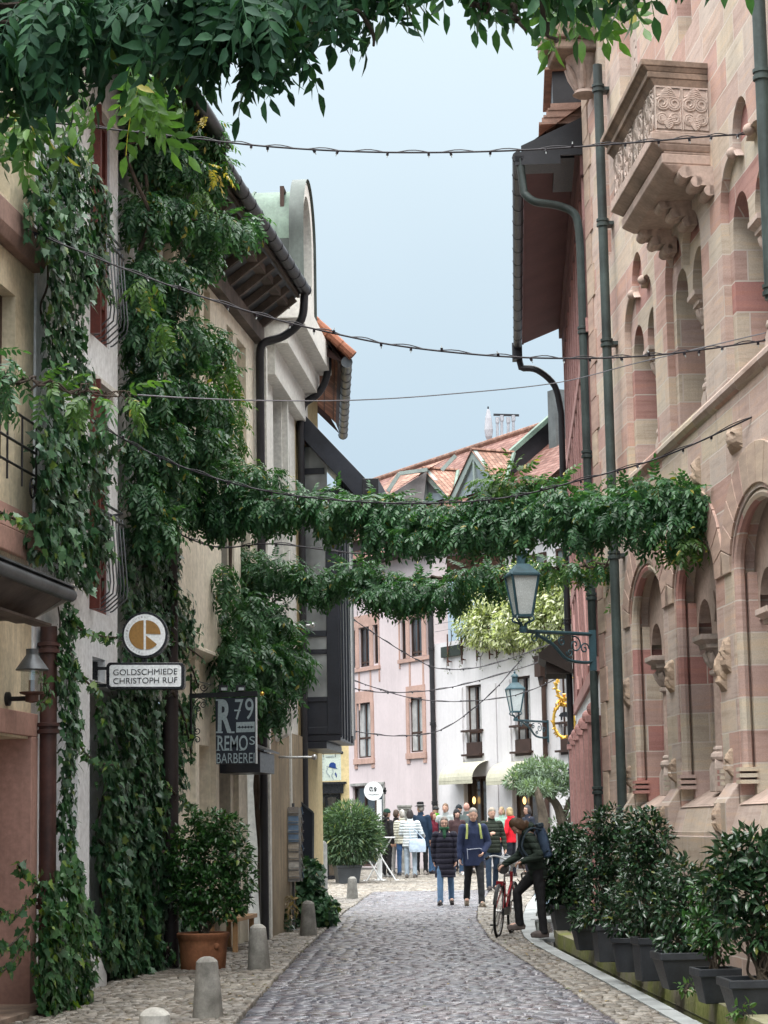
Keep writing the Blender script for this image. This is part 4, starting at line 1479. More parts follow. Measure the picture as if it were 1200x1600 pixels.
def build_white_house():
	F = Lf
	t = thing('white_house', 'narrow white rendered house with tall red framed windows and curved window guards', 'house', F.pt(15, 0, 0))
	P = F.pt
	s0 = F.px(52, 600)[0] + .01
	sb = F.px(181, 600)[0]
	s1 = F.px(268, 1300)[0]
	zs = F.px(160, 1068)[1]
	zt = 10.6
	w1 = (F.px(141, 300)[0], F.px(168, 400)[0])
	zw = [(F.px(160, 540)[1], F.px(160, 190)[1]), (F.px(160, 960)[1], F.px(160, 610)[1])]
	wall = MB()
	hol = [rect(w1[0], w1[1], a, b) for a, b in zw]
	sl2 = (F.px(141, 1100)[0], F.px(161, 1100)[0])
	zsl = (F.px(150, 1064)[1], F.px(150, 1028)[1])
	hol.append(rect(sl2[0], sl2[1], zsl[0], zsl[1]))
	holed(F, rect(s0, sb, zs, zt), hol, 0.02, [.28, .28, .15], wall)
	wall_shell(F, s0, sb, zs, zt, .9, 0.02, wall)
	wall.poly(P(s0, zs, .02), P(sb, zs, .02), P(sb, zs, -.9), P(s0, zs, -.9))
	wall.build('wall', white_pl, t, F)
	b = plate(F, rect(sl2[0], sl2[1], zsl[0], zsl[1]), -.12)
	b.build('vent_panel', stone_grey, t, F)
	for a, b_ in zw:
		window(F, w1[0], w1[1], a, b_, -.005, t, wood_red, glass_pale, 3, (.18, .45, .74), .075, .1, bars=.035)
		sh = MB()
		sh.fbox(F, w1[0] - .06, w1[0] - .01, a, b_, -.1, .12)
		sh.build('shutter_edge', wood_red, t, F)
		ln = MB()
		ln.prism([P(w1[0] - .05, b_, .02), P(w1[0] - .05, b_ + .06, .02), P(w1[0] - .05, b_ + .05, .08), P(w1[0] - .05, b_, .08)], F.u * (w1[1] - w1[0] + .2))
		ln.build('lintel', white_trim, t, F)
		hz = b_ - (b_ - a) * .55
		bars_grille(F, w1[0] + .05, w1[1] + .05, a + .03, hz, -.02, t)
	pw = F.px(137, 1300, .0)[0]
	pil = MB()
	pil.fbox(F, pw - .42, pw, 0, zs, -.4, .02)
	pil.fbox(F, pw - .46, pw + .015, 0, .38, -.42, .06)
	pil.build('pillar', white_pl, t, F, False, .015)
	lw = MB()
	lw.fbox(F, s0, s1 + 1.3, 0, zs, -.75, -.30)
	lw.fbox(F, sb, s1 + .15, zs, zt, -.7, -.12)
	lw.build('lower_wall', white_pl, t, F)
	gb = MB()
	sg, zg_ = F.px(351, 226, .78)
	gb.tube([P(s0, zg_, .78), P(sg, zg_, .78)], .085, 12)
	gb.build('gutter', metal_dark, t, F, True)
	ev = MB()
	ev.prism([P(s0, zg_ + .02, .72), P(s0, zg_ + .14, .72), P(s0, zg_ + 2.6, -2.2), P(s0, zg_ + .5, -2.2), P(s0, zg_ + .3, -.12), P(s0, zg_ + .2, .0)], F.u * (sg - s0))
	ev.build('eaves', wood_grey, t, F)
	ft = MB()
	ft.prism([P(F.px(137, 1500)[0] + .02, 0, -.28), P(F.px(172, 1500)[0], 0, -.28), P(F.px(172, 1500)[0], .12, -.28), P(F.px(160, 1500)[0], .34, -.28), P(F.px(137, 1500)[0] + .02, .36, -.28)], F.n * .25)
	ft.build('buttress', white_pl, t, F, False, .01)
	return t
white_house = build_white_house()
def eave_bracket_roof(F, s0, s1, z_in, z_out, o_out, t, n=16):
	"""boarded eaves with rafters, fascia and a half-round gutter"""
	P = F.pt
	m = MB()
	m.poly(P(s0, z_in + .24, 0), P(s1, z_in + .24, 0), P(s1, z_out + .08, o_out), P(s0, z_out + .08, o_out))
	m.build('eaves_boarding', mk('slate_board', (.055, .065, .075), .6, .35, 2.5, .1, 40, streak=.4, tint=(.10, .11, .12)), t, F)
	for k in range(n):
		s = s0 + .12 + (s1 - s0 - .24) * k / (n - 1)
		r = MB()
		r.bar(P(s, z_in + .16, .02), P(s, z_out + .02, o_out - .03), .07, .10, F.u if False else (0, 0, 1))
		r.build('rafter', wood_grey, t)
	b = MB()
	b.fbox(F, s0, s1 + .01, z_in - .02, z_in + .2, .0, .13)
	b.build('wall_beam', wood_grey, t, F)
	b = MB()
	b.bar(P(s0, z_out - .02, o_out * .70), P(s1 + .02, z_out - .02, o_out * .70), .13, .15)
	b.build('outer_beam', wood_grey, t, F)
	b = MB()
	b.fbox(F, s0, s1 + .03, z_out + .06, z_out + .22, o_out - .02, o_out + .02)
	b.build('fascia', wood_grey, t, F)
	g = MB()
	zc, oc = z_out + .16, o_out + .10
	g.tube([P(s0, zc, oc), P(s1 + .03, zc, oc)], .085, 12)
	for s in np.linspace(s0, s1, 14):
		g.tube([P(s - .012, zc, oc), P(s + .012, zc, oc)], .092, 12)
	g.build('gutter', metal_dark, t, F, True)
def build_cream_townhouse():
	F = Lf
	P = F.pt
	t = thing('cream_townhouse', 'tall cream townhouse with slot windows and grey timber eaves behind the hanging barber sign', 'house', F.pt(20, 0, 0))
	s0 = F.px(274, 1300)[0]
	s1 = F.px(398, 700)[0]
	zt = F.px(395, 536)[1] + .05
	zo = F.px(300, 1012)[1]
	so = F.px(338, 980)[0]
	wall = MB()
	hol = []
	for (xa, ya, xb, yb) in ((296, 425, 312, 640), (319, 452, 328, 600), (355, 512, 364, 620), (371, 536, 384, 735)):
		sa, za = F.px(xa, yb)
		sb, zb = F.px(xb, ya + (xb - xa) * .6)
		hol.append(rect(sa, sb, za, zb))
	hol.append(rect(so + .35, so + 1.2, 4.3, 5.9))
	hol.append(rect(s1 - 1.1, s1 - .4, 4.3, 5.7))
	holed(F, rect(s0, s1, zo, zt), hol, 0, [.10, .10, .10, .10, .1, .1], wall)
	wall_shell(F, s0, s1, zo, zt, .6, 0, wall)
	wall.poly(P(s0, zo, 0), P(s1, zo, 0), P(s1, zo, -.6), P(s0, zo, -.6))
	wall.build('wall', cream, t, F)
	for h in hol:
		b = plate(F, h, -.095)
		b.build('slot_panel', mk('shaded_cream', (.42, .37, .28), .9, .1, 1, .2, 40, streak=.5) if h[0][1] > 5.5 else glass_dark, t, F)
	b = MB()
	b.prism([P(s0, zo - .10, -.16), P(s0, zo - .02, .0), P(s0, zo - .0, .03), P(s0, zo + .03, .03), P(s0, zo + .05, 0), P(s0, zo, -.16)], F.u * (so - s0))
	b.build('ledge', cream, t, F)
	gw = MB()
	d0, d1 = F.px(325, 1300)[0], F.px(345, 1300)[0]
	e0, e1 = F.px(352, 1300)[0], F.px(377, 1300)[0]
	zd = F.px(345, 1166)[1]
	holed(F, rect(s0, s1, 0, zo), [rect(d0, d1, .02, zd), rect(e0, e1, .02, zd - .05)], -.14, [.25, .4], gw)
	gw.build('ground_floor_wall', cream, t, F)
	for (a, b_, o, m_) in ((d0, d1, -.36, cream), (e0, e1, -.5, wood_dark)):
		b = plate(F, rect(a - .05, b_ + .05, 0, zd + .02), o)
		b.build('recess_panel' if m_ is cream else 'door', m_, t, F)
	for x in (318, 349, 384):
		s = F.px(x, 1300)[0]
		b = MB()
		b.fbox(F, s - .1, s + .1, 0, zo - .1, -.2, -.07)
		b.build('pilaster', cream, t, F)
	b = MB()
	sp = F.px(267, 1200, .06)[0]
	pipe(b, [P(sp, .0, .06), P(sp, 6.2, .06)], .085)
	b.build('downpipe', mk('brown_pipe', (.03, .022, .022), .6, .3, 3, .2, 40), t, F, True)
	zin = zt
	o_out = .62
	s_e, z_e = F.px(486, 468, o_out + .1)
	zout = z_e - .16
	eave_bracket_roof(F, s0 - .9, s1 + .12, zin, zout, o_out, t, 11)
	r = MB()
	r.prism([P(s0 - .9, zout + .22, o_out + .02), P(s0 - .9, zout + 3.0, -2.8), P(s0 - .9, zt + .01, -2.8), P(s0 - .9, zt + .26, -.05)], F.u * (s1 - s0 + 1.02))
	r.build('roof', wood_grey, t, F)
	r = MB()
	r.poly(P(s0 - .9, zout + .24, o_out + .04), P(s1 + .12, zout + .24, o_out + .04), P(s1 + .12, zout + 3.03, -2.8), P(s0 - .9, zout + 3.03, -2.8))
	r.build('tile_field', TILES_BROWN, t, F)
	b = MB()
	s2 = F.px(409, 900, .09)[0]
	pipe(b, catmull([P(s1 + .05, zout + .08, o_out + .10), P(s1 + .06, zout - .28, o_out + .05), P(s1 + .07, zout - .5, o_out - .2), P(s2, zin - .05, .14), P(s2, zin - .25, .09)], 5) + [P(s2, 0, .09)], .06)
	b.build('downpipe', metal_dark, t, F, True)
	sA, zA = F.px(408, 1210, .25)
	zB = F.px(400, 1163, .25)[1]
	b = MB()
	b.fbox(F, sA - 1.0, sA + .05, zA, zB - .12, -.1, .42)
	for k in range(4):
		b.fbox(F, sA + .04, sA + .055, zA, zB - .12, .02 + k * .11, .03 + k * .11)
	b.build('entrance_hood', metal_bay, t, F, False, .01)
	b = MB()
	b.prism([P(sA - 1.05, zB - .12, .48), P(sA + .1, zB - .12, .48), P(sA + .1, zB + .12, -.1), P(sA - 1.05, zB + .12, -.1)], (0, 0, .02))
	b.build('hood_roof', metal_zinc, t, F)
	return t
cream_townhouse = build_cream_townhouse()
def build_white_townhouse():
	F = Mf
	P = F.pt
	t = thing('white_townhouse', 'off-white townhouse with stepped cornice and round-headed copper dormer', 'house', F.pt(2, 0, 0))
	s0, s1 = 0.0, F.px(463, 900)[0]
	zt = 8.6
	wall = MB()
	a0, a1 = F.px(427, 700)[0], F.px(440, 700)[0]
	zo1 = F.px(440, 582)[1]
	c0, c1 = F.px(446, 800)[0], F.px(453, 800)[0]
	za = F.px(446, 680)[1]
	hol = [rect(a0, a1, 5.0, zo1), arched((c0 + c1) / 2, 4.6, za - .35, (c1 - c0) / 2, .35, 8), rect(a0, a1, 3.1, 4.4)]
	holed(F, rect(s0, s1, 0, zt), hol, 0, [.35, .3, .3], wall)
	wall_shell(F, s0, s1, 0, zt, .7, 0, wall)
	wall.build('wall', white_trim, t, F)
	for h, z1 in ((hol[0], zo1), (hol[2], 4.4)):
		window(F, a0, a1, h[0][1], z1, -.22, t, brown_frame, glass_pale, 1, 3)
	window(F, c0, c1, 4.6, za - .05, -.2, t, brown_frame, glass_pale, 1, 3)
	for (s, w) in ((s0 + .16, .07), (a1 + .1, .05)):
		b = MB()
		b.fbox(F, s - w, s + w, 0, zt - .3, 0, .09)
		b.build('pilaster', white_trim, t, F)
	b = MB()
	zf = F.px(432, 1140)[1]
	b.fbox(F, s0 + .3, s1 + .6, 0, zf, .0, .06)
	b.build('shop_front', mk('stained_render', (.34, .27, .18), .9, .2, 1.2, .3, 40, streak=.9, grime=.6), t, F)
	b = MB()
	zq = F.px(432, 1100)[1]
	b.prism([P(s0 + .9, zf - .2, .05), P(s0 + .9, zf + .75, .05), P(s0 + .9, zf + .7, .2), P(s0 + .9, zf + .3, .34), P(s0 + .9, zf - .1, .24)], F.u * .25)
	b.build('blade_sign', white_trim, t, F, False, .02)
	steps = [(470, 560, .20), (488, 520, .40), (512, 500, .62)]
	zc0 = F.px(437, 600, .12)[1]
	zlev = [zc0 - .02, zc0 + .42, zc0 + .78, zc0 + 1.2]
	s_c0 = .55
	c = MB()
	for k, o in enumerate((.16, .36, .56)):
		c.fbox(F, s_c0 - .06 * k, s1 + .45, zlev[k], zlev[k + 1] - .001 * k, -.3, o)
	c.build('cornice', white_trim, t, F, False, .006)
	zb = zlev[-1]
	sd0 = F.px(471, 400, .48)[0]
	sd1 = sd0 + 1.55
	zt_d = F.px(478, 284, .48)[1]
	hw = (sd1 - sd0) / 2
	cs_ = (sd0 + sd1) / 2
	zsp = zt_d - .95
	fr = MB()
	outer = [(sd0, zb), (sd1, zb)] + arch_pts(cs_, zsp, hw, zt_d - zsp, 18)
	hole = arched(cs_, zb + .4, zsp, hw - .22, zt_d - zsp - .22, 16)
	holed(F, outer, [hole], .48, .32, fr)
	fr.build('dormer_front', white_trim, t, F)
	window(F, cs_ - hw + .2, cs_ + hw - .2, zb + .4, zt_d - .2, .2, t, brown_frame, glass_dark, 2, 3)
	ar = arch_pts(cs_, zsp, hw + .04, zt_d - zsp + .04, 18)
	full = [(sd1 + .04, zb)] + ar + [(sd0 - .04, zb)]
	def barrel(o0, o1, ofs, mat_, nm, pts):
		m = MB()
		pa = [P(p[0], p[1], o0) for p in pts]
		pb = [P(p[0], p[1], o1) for p in pts]
		n = len(pts)
		m.add(pa + pb, [(i, i + 1, n + i + 1, n + i) for i in range(n - 1)])
		return m.build(nm, mat_, t, F, True)
	barrel(.52, .30, 0, mk('dormer_zinc', (.085, .105, .095), .55, .3, 1.5, .1, 30, streak=.6), 'dormer_cheek', full)
	ar2 = arch_pts(cs_, zsp - .12, hw - .06, zt_d - zsp - .02, 18)
	barrel(.30, -3.2, 0, copper_green, 'dormer_roof', ar2)
	ck = MB()
	ck.fbox(F, sd0 + .06, sd1 - .06, zb - .4, zsp - .1, -3.2, .30)
	ck.build('dormer_side', mk('dormer_zinc', (.13, .15, .14)), t, F)
	rm = MB()
	rm.tube([P(p[0], p[1], -.3) for p in arch_pts(cs_, zsp - .12, hw - .05, zt_d - zsp - .01, 14)], .02, 6)
	rm.build('roof_seam', copper_green, t, F, True)
	r = MB()
	r.prism([P(-.3, zt + .3, .1), P(s1 + .4, zt + .3, .1), P(s1 + .4, zt + 2.6, -2.6), P(-.3, zt + 2.6, -2.6)], (0, 0, .06))
	r.build('roof', TILES_BROWN, t, F)
	for (x, y) in ((432, 977), (434, 1183)):
		s, z = F.px(x, y, .05)
		p0 = F.pt(s, z, .0)
		e = at_d(488 if y < 1000 else 491, y, F.pt(s, z, .05)[1])
		m = MB()
		m.tube([p0, e], .018, 8)
		m.ell(e, .04, .04, .04, 10, 8)
		m.build('steel_rod', steel, t, None, True)
	return t
white_townhouse = build_white_townhouse()
def build_bay_house():
	F = Mf
	P = F.pt
	t = thing('yellow_bay_house', 'yellow plaster house with blue-black metal bay window and orange tiled eaves', 'house', F.pt(5, 0, 0))
	s0 = F.px(463, 900)[0] + .01
	s1 = F.L
	zt = F.px(480, 560)[1]
	w = MB()
	w.fbox(F, s0, s1, 0, zt, -.6, .0)
	w.build('wall', yellow_pl, t, F)
	b = MB()
	sp = s0 + .12
	zsw = F.px(470, 632, .1)[1]
	pipe(b, catmull([P(sp, zsw + 1.0, .55), P(sp, zsw + .5, .52), P(sp, zsw + .2, .38), P(sp, zsw + .02, .14), P(sp, zsw - .25, .08)], 5) + [P(sp, 0, .08)], .06)
	b.build('downpipe', metal_dark, t, F, True)
	ga = at_d(542, 566, 33.0)
	gb = at_d(536, 682, 39.3)
	gb[2] = ga[2]
	g = MB()
	g.tube([ga, gb], .085, 12)
	dirg = unit(gb - ga)
	for k in range(12):
		q = ga + (gb - ga) * k / 11
		g.tube([q - dirg * .012, q + dirg * .012], .093, 12)
	g.build('gutter', metal_zinc, t, None, True)
	e = MB()
	ia, ib = P(s0 - .2, zt + .1, -.0), P(s1 + 2.5, zt + .1, -.3)
	e.poly(ga + (-.06, 0, .02), gb + (-.06, 0, .02), ib + (0, 0, .55), ia + (0, 0, .55))
	e.build('soffit', mk('brown_soffit', (.06, .032, .028), .8, .3, 3, .2, 40), t)
	r = MB()
	n = 15
	up = np.array([-2.6, 0, 2.6])
	r.poly(ga + (.0, -.05, .10), gb + (0, 0, .10), gb + up, ga + up)
	r.build('roof', mk_tiles('orange_tiles', (.26, .10, .055), (.33, .15, .09)), t, Fac((ga[0], ga[1]), (gb[0], gb[1]), n=(1, 0)))
	for k in range(9):
		p = ga + (up - (0, 0, .1)) * (k * .075) + (0, -.06, .13)
		v = MB()
		v.tube([p + (.10, 0, -.04), p + (-.14, 0, .2)], [.085, .07], 8)
		v.build('verge_tile', mk('orange_clay', (.30, .12, .07), .8, .2, 4, .2, 50), t, None, True)
	gq = MB()
	gq.poly(ga + (-.05, .02, .0), ga + up * .55 + (0, .02, -.03), ia + (0, .05, .1), ia + (0, .05, -.3))
	gq.build('gable_end', mk('brown_soffit', (.06, .032, .028)), t)
	gq = MB()
	gq.poly(gb + (-.05, -.02, .0), gb + up * .55 + (0, -.02, -.03), ib + (0, -.05, .1))
	gq.build('gable_end', mk('brown_soffit', (.06, .032, .028)), t)
	zb = F.px(512, 1150, .35)[1]
	sb0 = s0 + .42
	sb1 = sb0 + 2.3
	ob = F.px(546, 1100, .8)
	ob = .80
	zr0 = float(at_d(487, 640, P(sb0, 0, 0)[1])[2])
	zr1 = float(at_d(596, 752, P(sb0, 0, .9)[1])[2])
	bay = thing_part('bay_window', t, P(sb0, zb, .4))
	f = MB()
	f.fbox(F, sb0, sb0 + .06, zb, zr0 - .2, .0, .10)
	f.fbox(F, sb0, sb0 + .06, zb, zr1 - .1, .42, .62)
	for (za, zc_) in ((zb, zb + .12), (zb + .52, zb + .60), (zb + 1.28, zb + 1.36), (zb + 1.56, zb + 1.66)):
		f.fbox(F, sb0 + .003, sb0 + .057, za, zc_, .10, .42)
	f.fbox(F, sb0 + .003, sb0 + .057, zb + 4.2, zb + 4.3, .10, .42)
	f.fbox(F, sb0 + .07, sb1, zb, zr1 + .1, .60, .64)
	f.build('bay_frame', metal_bay, bay, F, False, .008)
	gl = MB()
	gl.fbox(F, sb0 + .03, sb0 + .035, zb + .6, zr1 + .6, .08, .46)
	gl.build('bay_glass', mk_glass('bay_glass', (.25, .27, .27), .04, .5), bay, F)
	pn = MB()
	pn.fbox(F, sb0 + .02, sb0 + .04, zb + .02, zb + .56, .08, .44)
	pn.build('bay_panel', metal_bay, bay, F)
	for k in range(5):
		m = MB()
		o_ = .64 + k * .035
		m.fbox(F, sb0 + .04 + k * .09, sb0 + .075 + k * .09, zb - .05 - .02 * k, zr1 + .1, o_ - .03, o_)
		m.build('bay_fin', metal_bay, bay, F)
	m = MB()
	m.fbox(F, sb0 + .34, sb0 + .36, zb - .02, zr1 - .1, .77, .80)
	m.build('white_strip', white_metal, bay, F)
	m = MB()
	m.fbox(F, sb0 + .02, sb1, zb - .10, zb - .0, .02, .62)
	m.fbox(F, sb0 + .02, sb1, zb - .22, zb - .11, .02, .40)
	m.build('bay_foot', metal_bay, bay, F)
	rf = MB()
	z_i = zr0
	oi, oo = .02, 1.12
	za_i, za_o = zr0, zr1
	for (d, th, ds) in ((0, .42, 0), (.10, .26, -.09), (.18, .16, -.16)):
		rf.prism([P(sb0 - .25 - ds * .6 + d * .5, za_i - d, oi), P(sb0 - .25 - ds * .6 + d * .5, za_o - d, oo - d * .5), P(sb0 - .25 - ds * .6 + d * .5, za_o - th - d * .4, oo - d * .5 - .04), P(sb0 - .25 - ds * .6 + d * .5, za_i - th - d * .4, oi)], F.u * 2.8)
	rf.build('bay_roof', metal_bay, bay, F, False, .006)
	m = MB()
	m.fbox(F, sb0 - .3, sb0 + 2.7, zr1 - .34, zr1 + .0, oo - .06, oo + .2)
	m.build('bay_gutter', metal_dark, bay, F, False, .01)
	return t
bay_house = build_bay_house()
# ------------------------------------------------------------------ houses closing the street
def build_pink_house():
	F = Pf
	P = F.pt
	t = thing('pink_house', 'pale pink three storey house with rose stone window frames at the end of the street', 'house', P(13, 0, 0))
	s0, s1 = PS0, F.L
	zt = F.px(640, 868)[1]
	lo = [((559, 1098, 581, 1184), 'lower'), ((641, 1090, 662, 1175), 'lower')]
	up = [((562, 980, 578, 1042), 'upper'), ((641, 965, 660, 1026), 'upper')]
	side = [(549, 985, 556, 1044), (584, 976, 591, 1037), (627, 970, 635, 1030), (667, 962, 674, 1024)]
	hol = []
	rects = []
	for (xa, ya, xb, yb), k in lo + up:
		xm = (xa + xb) / 2
		sa, sb = F.px(xa, yb)[0], F.px(xb, yb)[0]
		zb, za = F.px(xm, yb)[1], F.px(xm, ya)[1]
		rects.append((min(sa, sb), max(sa, sb), zb, za, k))
	for (xa, ya, xb, yb) in side:
		xm = (xa + xb) / 2
		sa, sb = F.px(xa, yb)[0], F.px(xb, yb)[0]
		rects.append((min(sa, sb), max(sa, sb), F.px(xm, yb)[1], F.px(xm, ya)[1], 'side'))
	dA, dB = sorted((F.px(552, 1300)[0], F.px(600, 1300)[0]))
	dz = F.px(575, 1228)[1]
	for r in rects:
		hol.append(rect(r[0], r[1], r[2], r[3]))
	hol.append(rect(dA, dB, .25, dz))
	wall = holed(F, rect(s0, s1, 0, zt), hol, 0, .14)
	wall_shell(F, s0, s1, 0, zt, .5, 0, wall)
	wall.build('wall', pink_pl, t, F)
	for i, r in enumerate(rects):
		w = window(F, r[0], r[1], r[2], r[3], -.06, t, brown_frame, glass_dark if r[4] != 'lower' else glass_pale, 1 if r[4] == 'side' else 2, 1 if r[4] == 'side' else ((.36,) if r[4] == 'lower' else (.12,)), .05, .06, curt='ab' if r[4] == 'lower' else None)
	for r in rects:
		if r[4] == 'side':
			continue
		a, b, c, d = r[:4]
		m = MB()
		e = .18
		if r[4] == 'upper':
			sides = [q for q in rects if q[4] == 'side' and abs((q[0] + q[1]) / 2 - (a + b) / 2) < 1.2]
			lo_s = min([a] + [q[0] for q in sides]) - .06
			hi_s = max([b] + [q[1] for q in sides]) + .06
			m.fbox(F, lo_s - .06, lo_s, c - .55, d + .42, .001, .03)
			m.fbox(F, hi_s, hi_s + .06, c - .3, d + .42, .001, .03)
			m.fbox(F, lo_s, hi_s, d + .01, d + .40, .001, .025)
			m.fbox(F, lo_s - .1, hi_s + .1, c - .14, c - .02, .001, .06)
			for q in sides:
				x0, x1 = (q[1], a) if q[1] <= a + .05 else (b, q[0])
				m.fbox(F, x0 + .01, x1 - .01, c, d + .01, .001, .022)
			for x in (a - .04, b + .04):
				m.fbox(F, x - .05, x + .05, c - 1.4, c - .14, .001, .018)
		else:
			m.fbox(F, a - e - .02, a, c - .35, d + .02, .001, .03)
			m.fbox(F, b, b + e + .02, c - .35, d + .02, .001, .03)
			m.fbox(F, a - e, b + e, d, d + .38, .001, .026)
			m.fbox(F, a - e - .04, b + e + .04, c - .2, c - .02, .001, .06)
		m.build('window_surround', pink_trim, t, F)
	window(F, dA, dB, .25, dz, -.08, t, brown_frame, glass_dark, 3, (.62,), .06, .08, name='shop_window')
	sp = MB()
	sp.fbox(F, dA - .12, dA, .2, dz + .1, .001, .03)
	sp.fbox(F, dA - .12, dB + .12, dz + .02, dz + .1, .001, .04)
	sp.build('shop_frame', stone_grey, t, F)
	m = MB()
	pipe(m, [P(s0 + .05, .2, .08), P(s0 + .05, F.px(683, 945)[1], .08)] , .075, [(P(s0 + .05, z, .08), (0, 0, 1)) for z in (2.2, 4.6, 6.9)])
	m.build('downpipe', metal_dark, t, F, True)
	ev = MB()
	ev.fbox(F, s0 - .2, s1 + .3, zt - .02, zt + .16, -.4, .45)
	ev.build('eaves', wood_dark, t, F)
	dm = MB()
	sA, sB = sorted((F.px(545, 870)[0], F.px(600, 870)[0]))
	dm.fbox(F, sA, sB, zt + .1, zt + .95, -1.2, .0)
	dm.build('dormer', brown_frame, t, F)
	dm = MB()
	dm.prism([P(sA - .3, zt + .93, .35), P(sA - .3, zt + 1.03, .35), P(sA - .3, zt + 1.7, -1.4), P(sA - .3, zt + 1.6, -1.4)], F.u * (sB - sA + .6))
	dm.build('dormer_roof', TILES, t, F)
	return t, zt
pink_house, PZT = build_pink_house()
def build_pale_house():
	F = Pf
	P = F.pt
	t = thing('pale_terrace_house', 'chalk white house with tall brown windows, cream awnings and a planted roof terrace', 'house', P(4, 0, 0))
	s0, s1 = -1.5, PS0 - .01
	zt = F.px(700, 1008)[1] + .1
	rects = []
	for (xa, ya, xb, yb) in ((730, 1070, 754, 1182), (806, 1056, 831, 1178), (877, 1046, 900, 1176)):
		sa, sb = sorted((F.px(xa, yb)[0], F.px(xb, yb)[0]))
		xm = (xa + xb) / 2
		rects.append((sa, sb, F.px(xm, yb)[1], F.px(xm, ya)[1]))
	shops = []
	for (xa, xb) in ((726, 766), (802, 842)):
		sa, sb = sorted((F.px(xa, 1300)[0], F.px(xb, 1300)[0]))
		shops.append((sa, sb, .25, F.px((xa + xb) / 2, 1213)[1]))
	hol = [rect(*r) for r in rects] + [rect(*r) for r in shops]
	wall = holed(F, rect(s0, s1, 0, zt), hol, 0, .22)
	wall_shell(F, s0, s1, 0, zt, .4, 0, wall)
	wall.build('wall', paper_pl, t, F)
	for r in rects:
		w = window(F, *r, -.1, t, brown_frame, glass_dark, 2, (.34,), .06, .07, curt='ab')
		m = MB()
		for z in (r[2] + .05, r[2] + (r[3] - r[2]) * .36):
			m.fbox(F, r[0] - .09, r[1] + .09, z - .03, z + .03, .0, .16)
		m.fbox(F, r[0] + .02, r[1] - .02, r[2] - .05, r[2] + .42, -.04, .03)
		m.build('sill_box', brown_frame, w, F)
	for (xa, ya, xb, yb) in ((704, 1075, 725, 1210), (760, 1068, 778, 1205), (780, 1062, 800, 1200)):
		sa, sb = sorted((F.px(xa, 1150)[0], F.px(xb, 1150)[0]))
		z0, z1 = F.px((xa + xb) / 2, yb)[1], F.px((xa + xb) / 2, ya)[1]
		m = MB()
		m.fbox(F, sa, sb, .3, z1, .001, .05)
		m.build('wall_panel', paper_pl, t, F)
	lamp_m, b = mat_new('warm_bulb')
	b.finish(b.n('ShaderNodeEmission', {'Color': (1, .62, .22), 'Strength': 3.0}).outputs[0])
	for i, r in enumerate(shops):
		w = window(F, *r, -.14, t, brown_frame, mk_glass('shop_glass', (.07, .05, .035), .08, .6), 2, (.48,), .07, .08, name='shop_window')
		m = MB()
		z = r[2] + (r[3] - r[2]) * .74
		m.ell(P((r[0] + r[1]) / 2 + (.32 if i == 0 else .2), z, -.10), .05, .05, .11, 10, 8)
		m.build('pendant_lamp', lamp_m, w, None, True)
		z0 = r[3] - .12
		a, bb = r[0] - .08, r[1] + .42
		m = MB()
		prof = [(.0 + .62 * math.sin(q * PI / 16) , z0 + .56 * math.cos(q * PI / 16)) for q in range(9)]
		pa = [P(a, z, o) for o, z in prof]
		pb = [P(bb, z, o) for o, z in prof]
		n = len(prof)
		m.add(pa + pb, [(k, k + 1, n + k + 1, n + k) for k in range(n - 1)])
		m.add([P(bb, z0, 0)] + pb, [tuple(range(n + 1))])
		m.fbox(F, a, bb, z0 - .1, z0, .60, .615)
		m.build('awning', mk('cream_canvas', (.48, .47, .37), .8, .08, 2, .1, 40, streak=.3), t, F)
	zr = F.px(760, 1000)[1]
	for x, y in ((700, 1040), (722, 1037), (745, 1032), (765, 1029), (776, 1026), (797, 1022), (818, 1018), (840, 1014), (852, 1010), (876, 1005)):
		s, z = F.px(x, y, .12)
		m = MB()
		m.tube([P(s, z - .02, .12), P(s, z + .95, .12)], .024, 6)
		for q in (.12, .5):
			m.tube([P(s, z + q, .0), P(s, z + q, .14)], .02, 6)
			m.fbox(F, s - .05, s + .05, z + q - .02, z + q + .03, .08, .12)
		m.build('rail_post', mk('rust_brown', (.10, .045, .035), .6, .2, 4), t, None)
	m = MB()
	for q in (.55, .8):
		m.tube([P(s0, zr + q * .9, .12), P(s1 - .3, zr + q * .9, .12)], .008, 5)
	m.build('rail_wire', wire, t)
	s, zh = F.px(848, 1045, .1)
	m = MB()
	m.fbox(F, s - .16, s + .16, zh - .22, zh + .28, .0, .28)
	m.fbox(F, s - .19, s + .19, zh + .28, zh + .36, .0, .3)
	m.prism([P(s - .16, zh - .22, .02), P(s + .16, zh - .22, .02), P(s + .06, zh - .5, .02), P(s - .06, zh - .5, .02)], F.n * .16)
	m.tube([P(s, .2, .09), P(s, zh - .4, .09)], .07, 10)
	m.build('hopper_pipe', brown_frame, t, F)
	sb_ = -2.6
	zt2 = PZT + .1
	m = MB()
	m.fbox(F, s0, s1, zt - .9, zt2 + .6, sb_ - .4, sb_)
	m.build('upper_wall', paper_pl, t, F)
	m = MB()
	m.poly(P(s0, zt - .9, sb_), P(s1, zt - .9, sb_), P(s1, zt - .9, 0), P(s0, zt - .9, 0))
	m.build('terrace_floor', stone_grey, t, F)
	for (a, b_) in ((1.0, 3.2), (4.0, 6.4), (7.0, 9.0)):
		window(F, a, b_, zt - .5, zt2 - .35, sb_ + .06, t, brown_frame, glass_pale, 3, 1, .07, .08)
	m = MB()
	m.fbox(F, s0 - .2, s1 + .1, zt2 + .55, zt2 + .7, sb_ - .3, sb_ + .5)
	m.build('eaves', wood_dark, t, F)
	return t, zt
pale_house, TZT = build_pale_house()
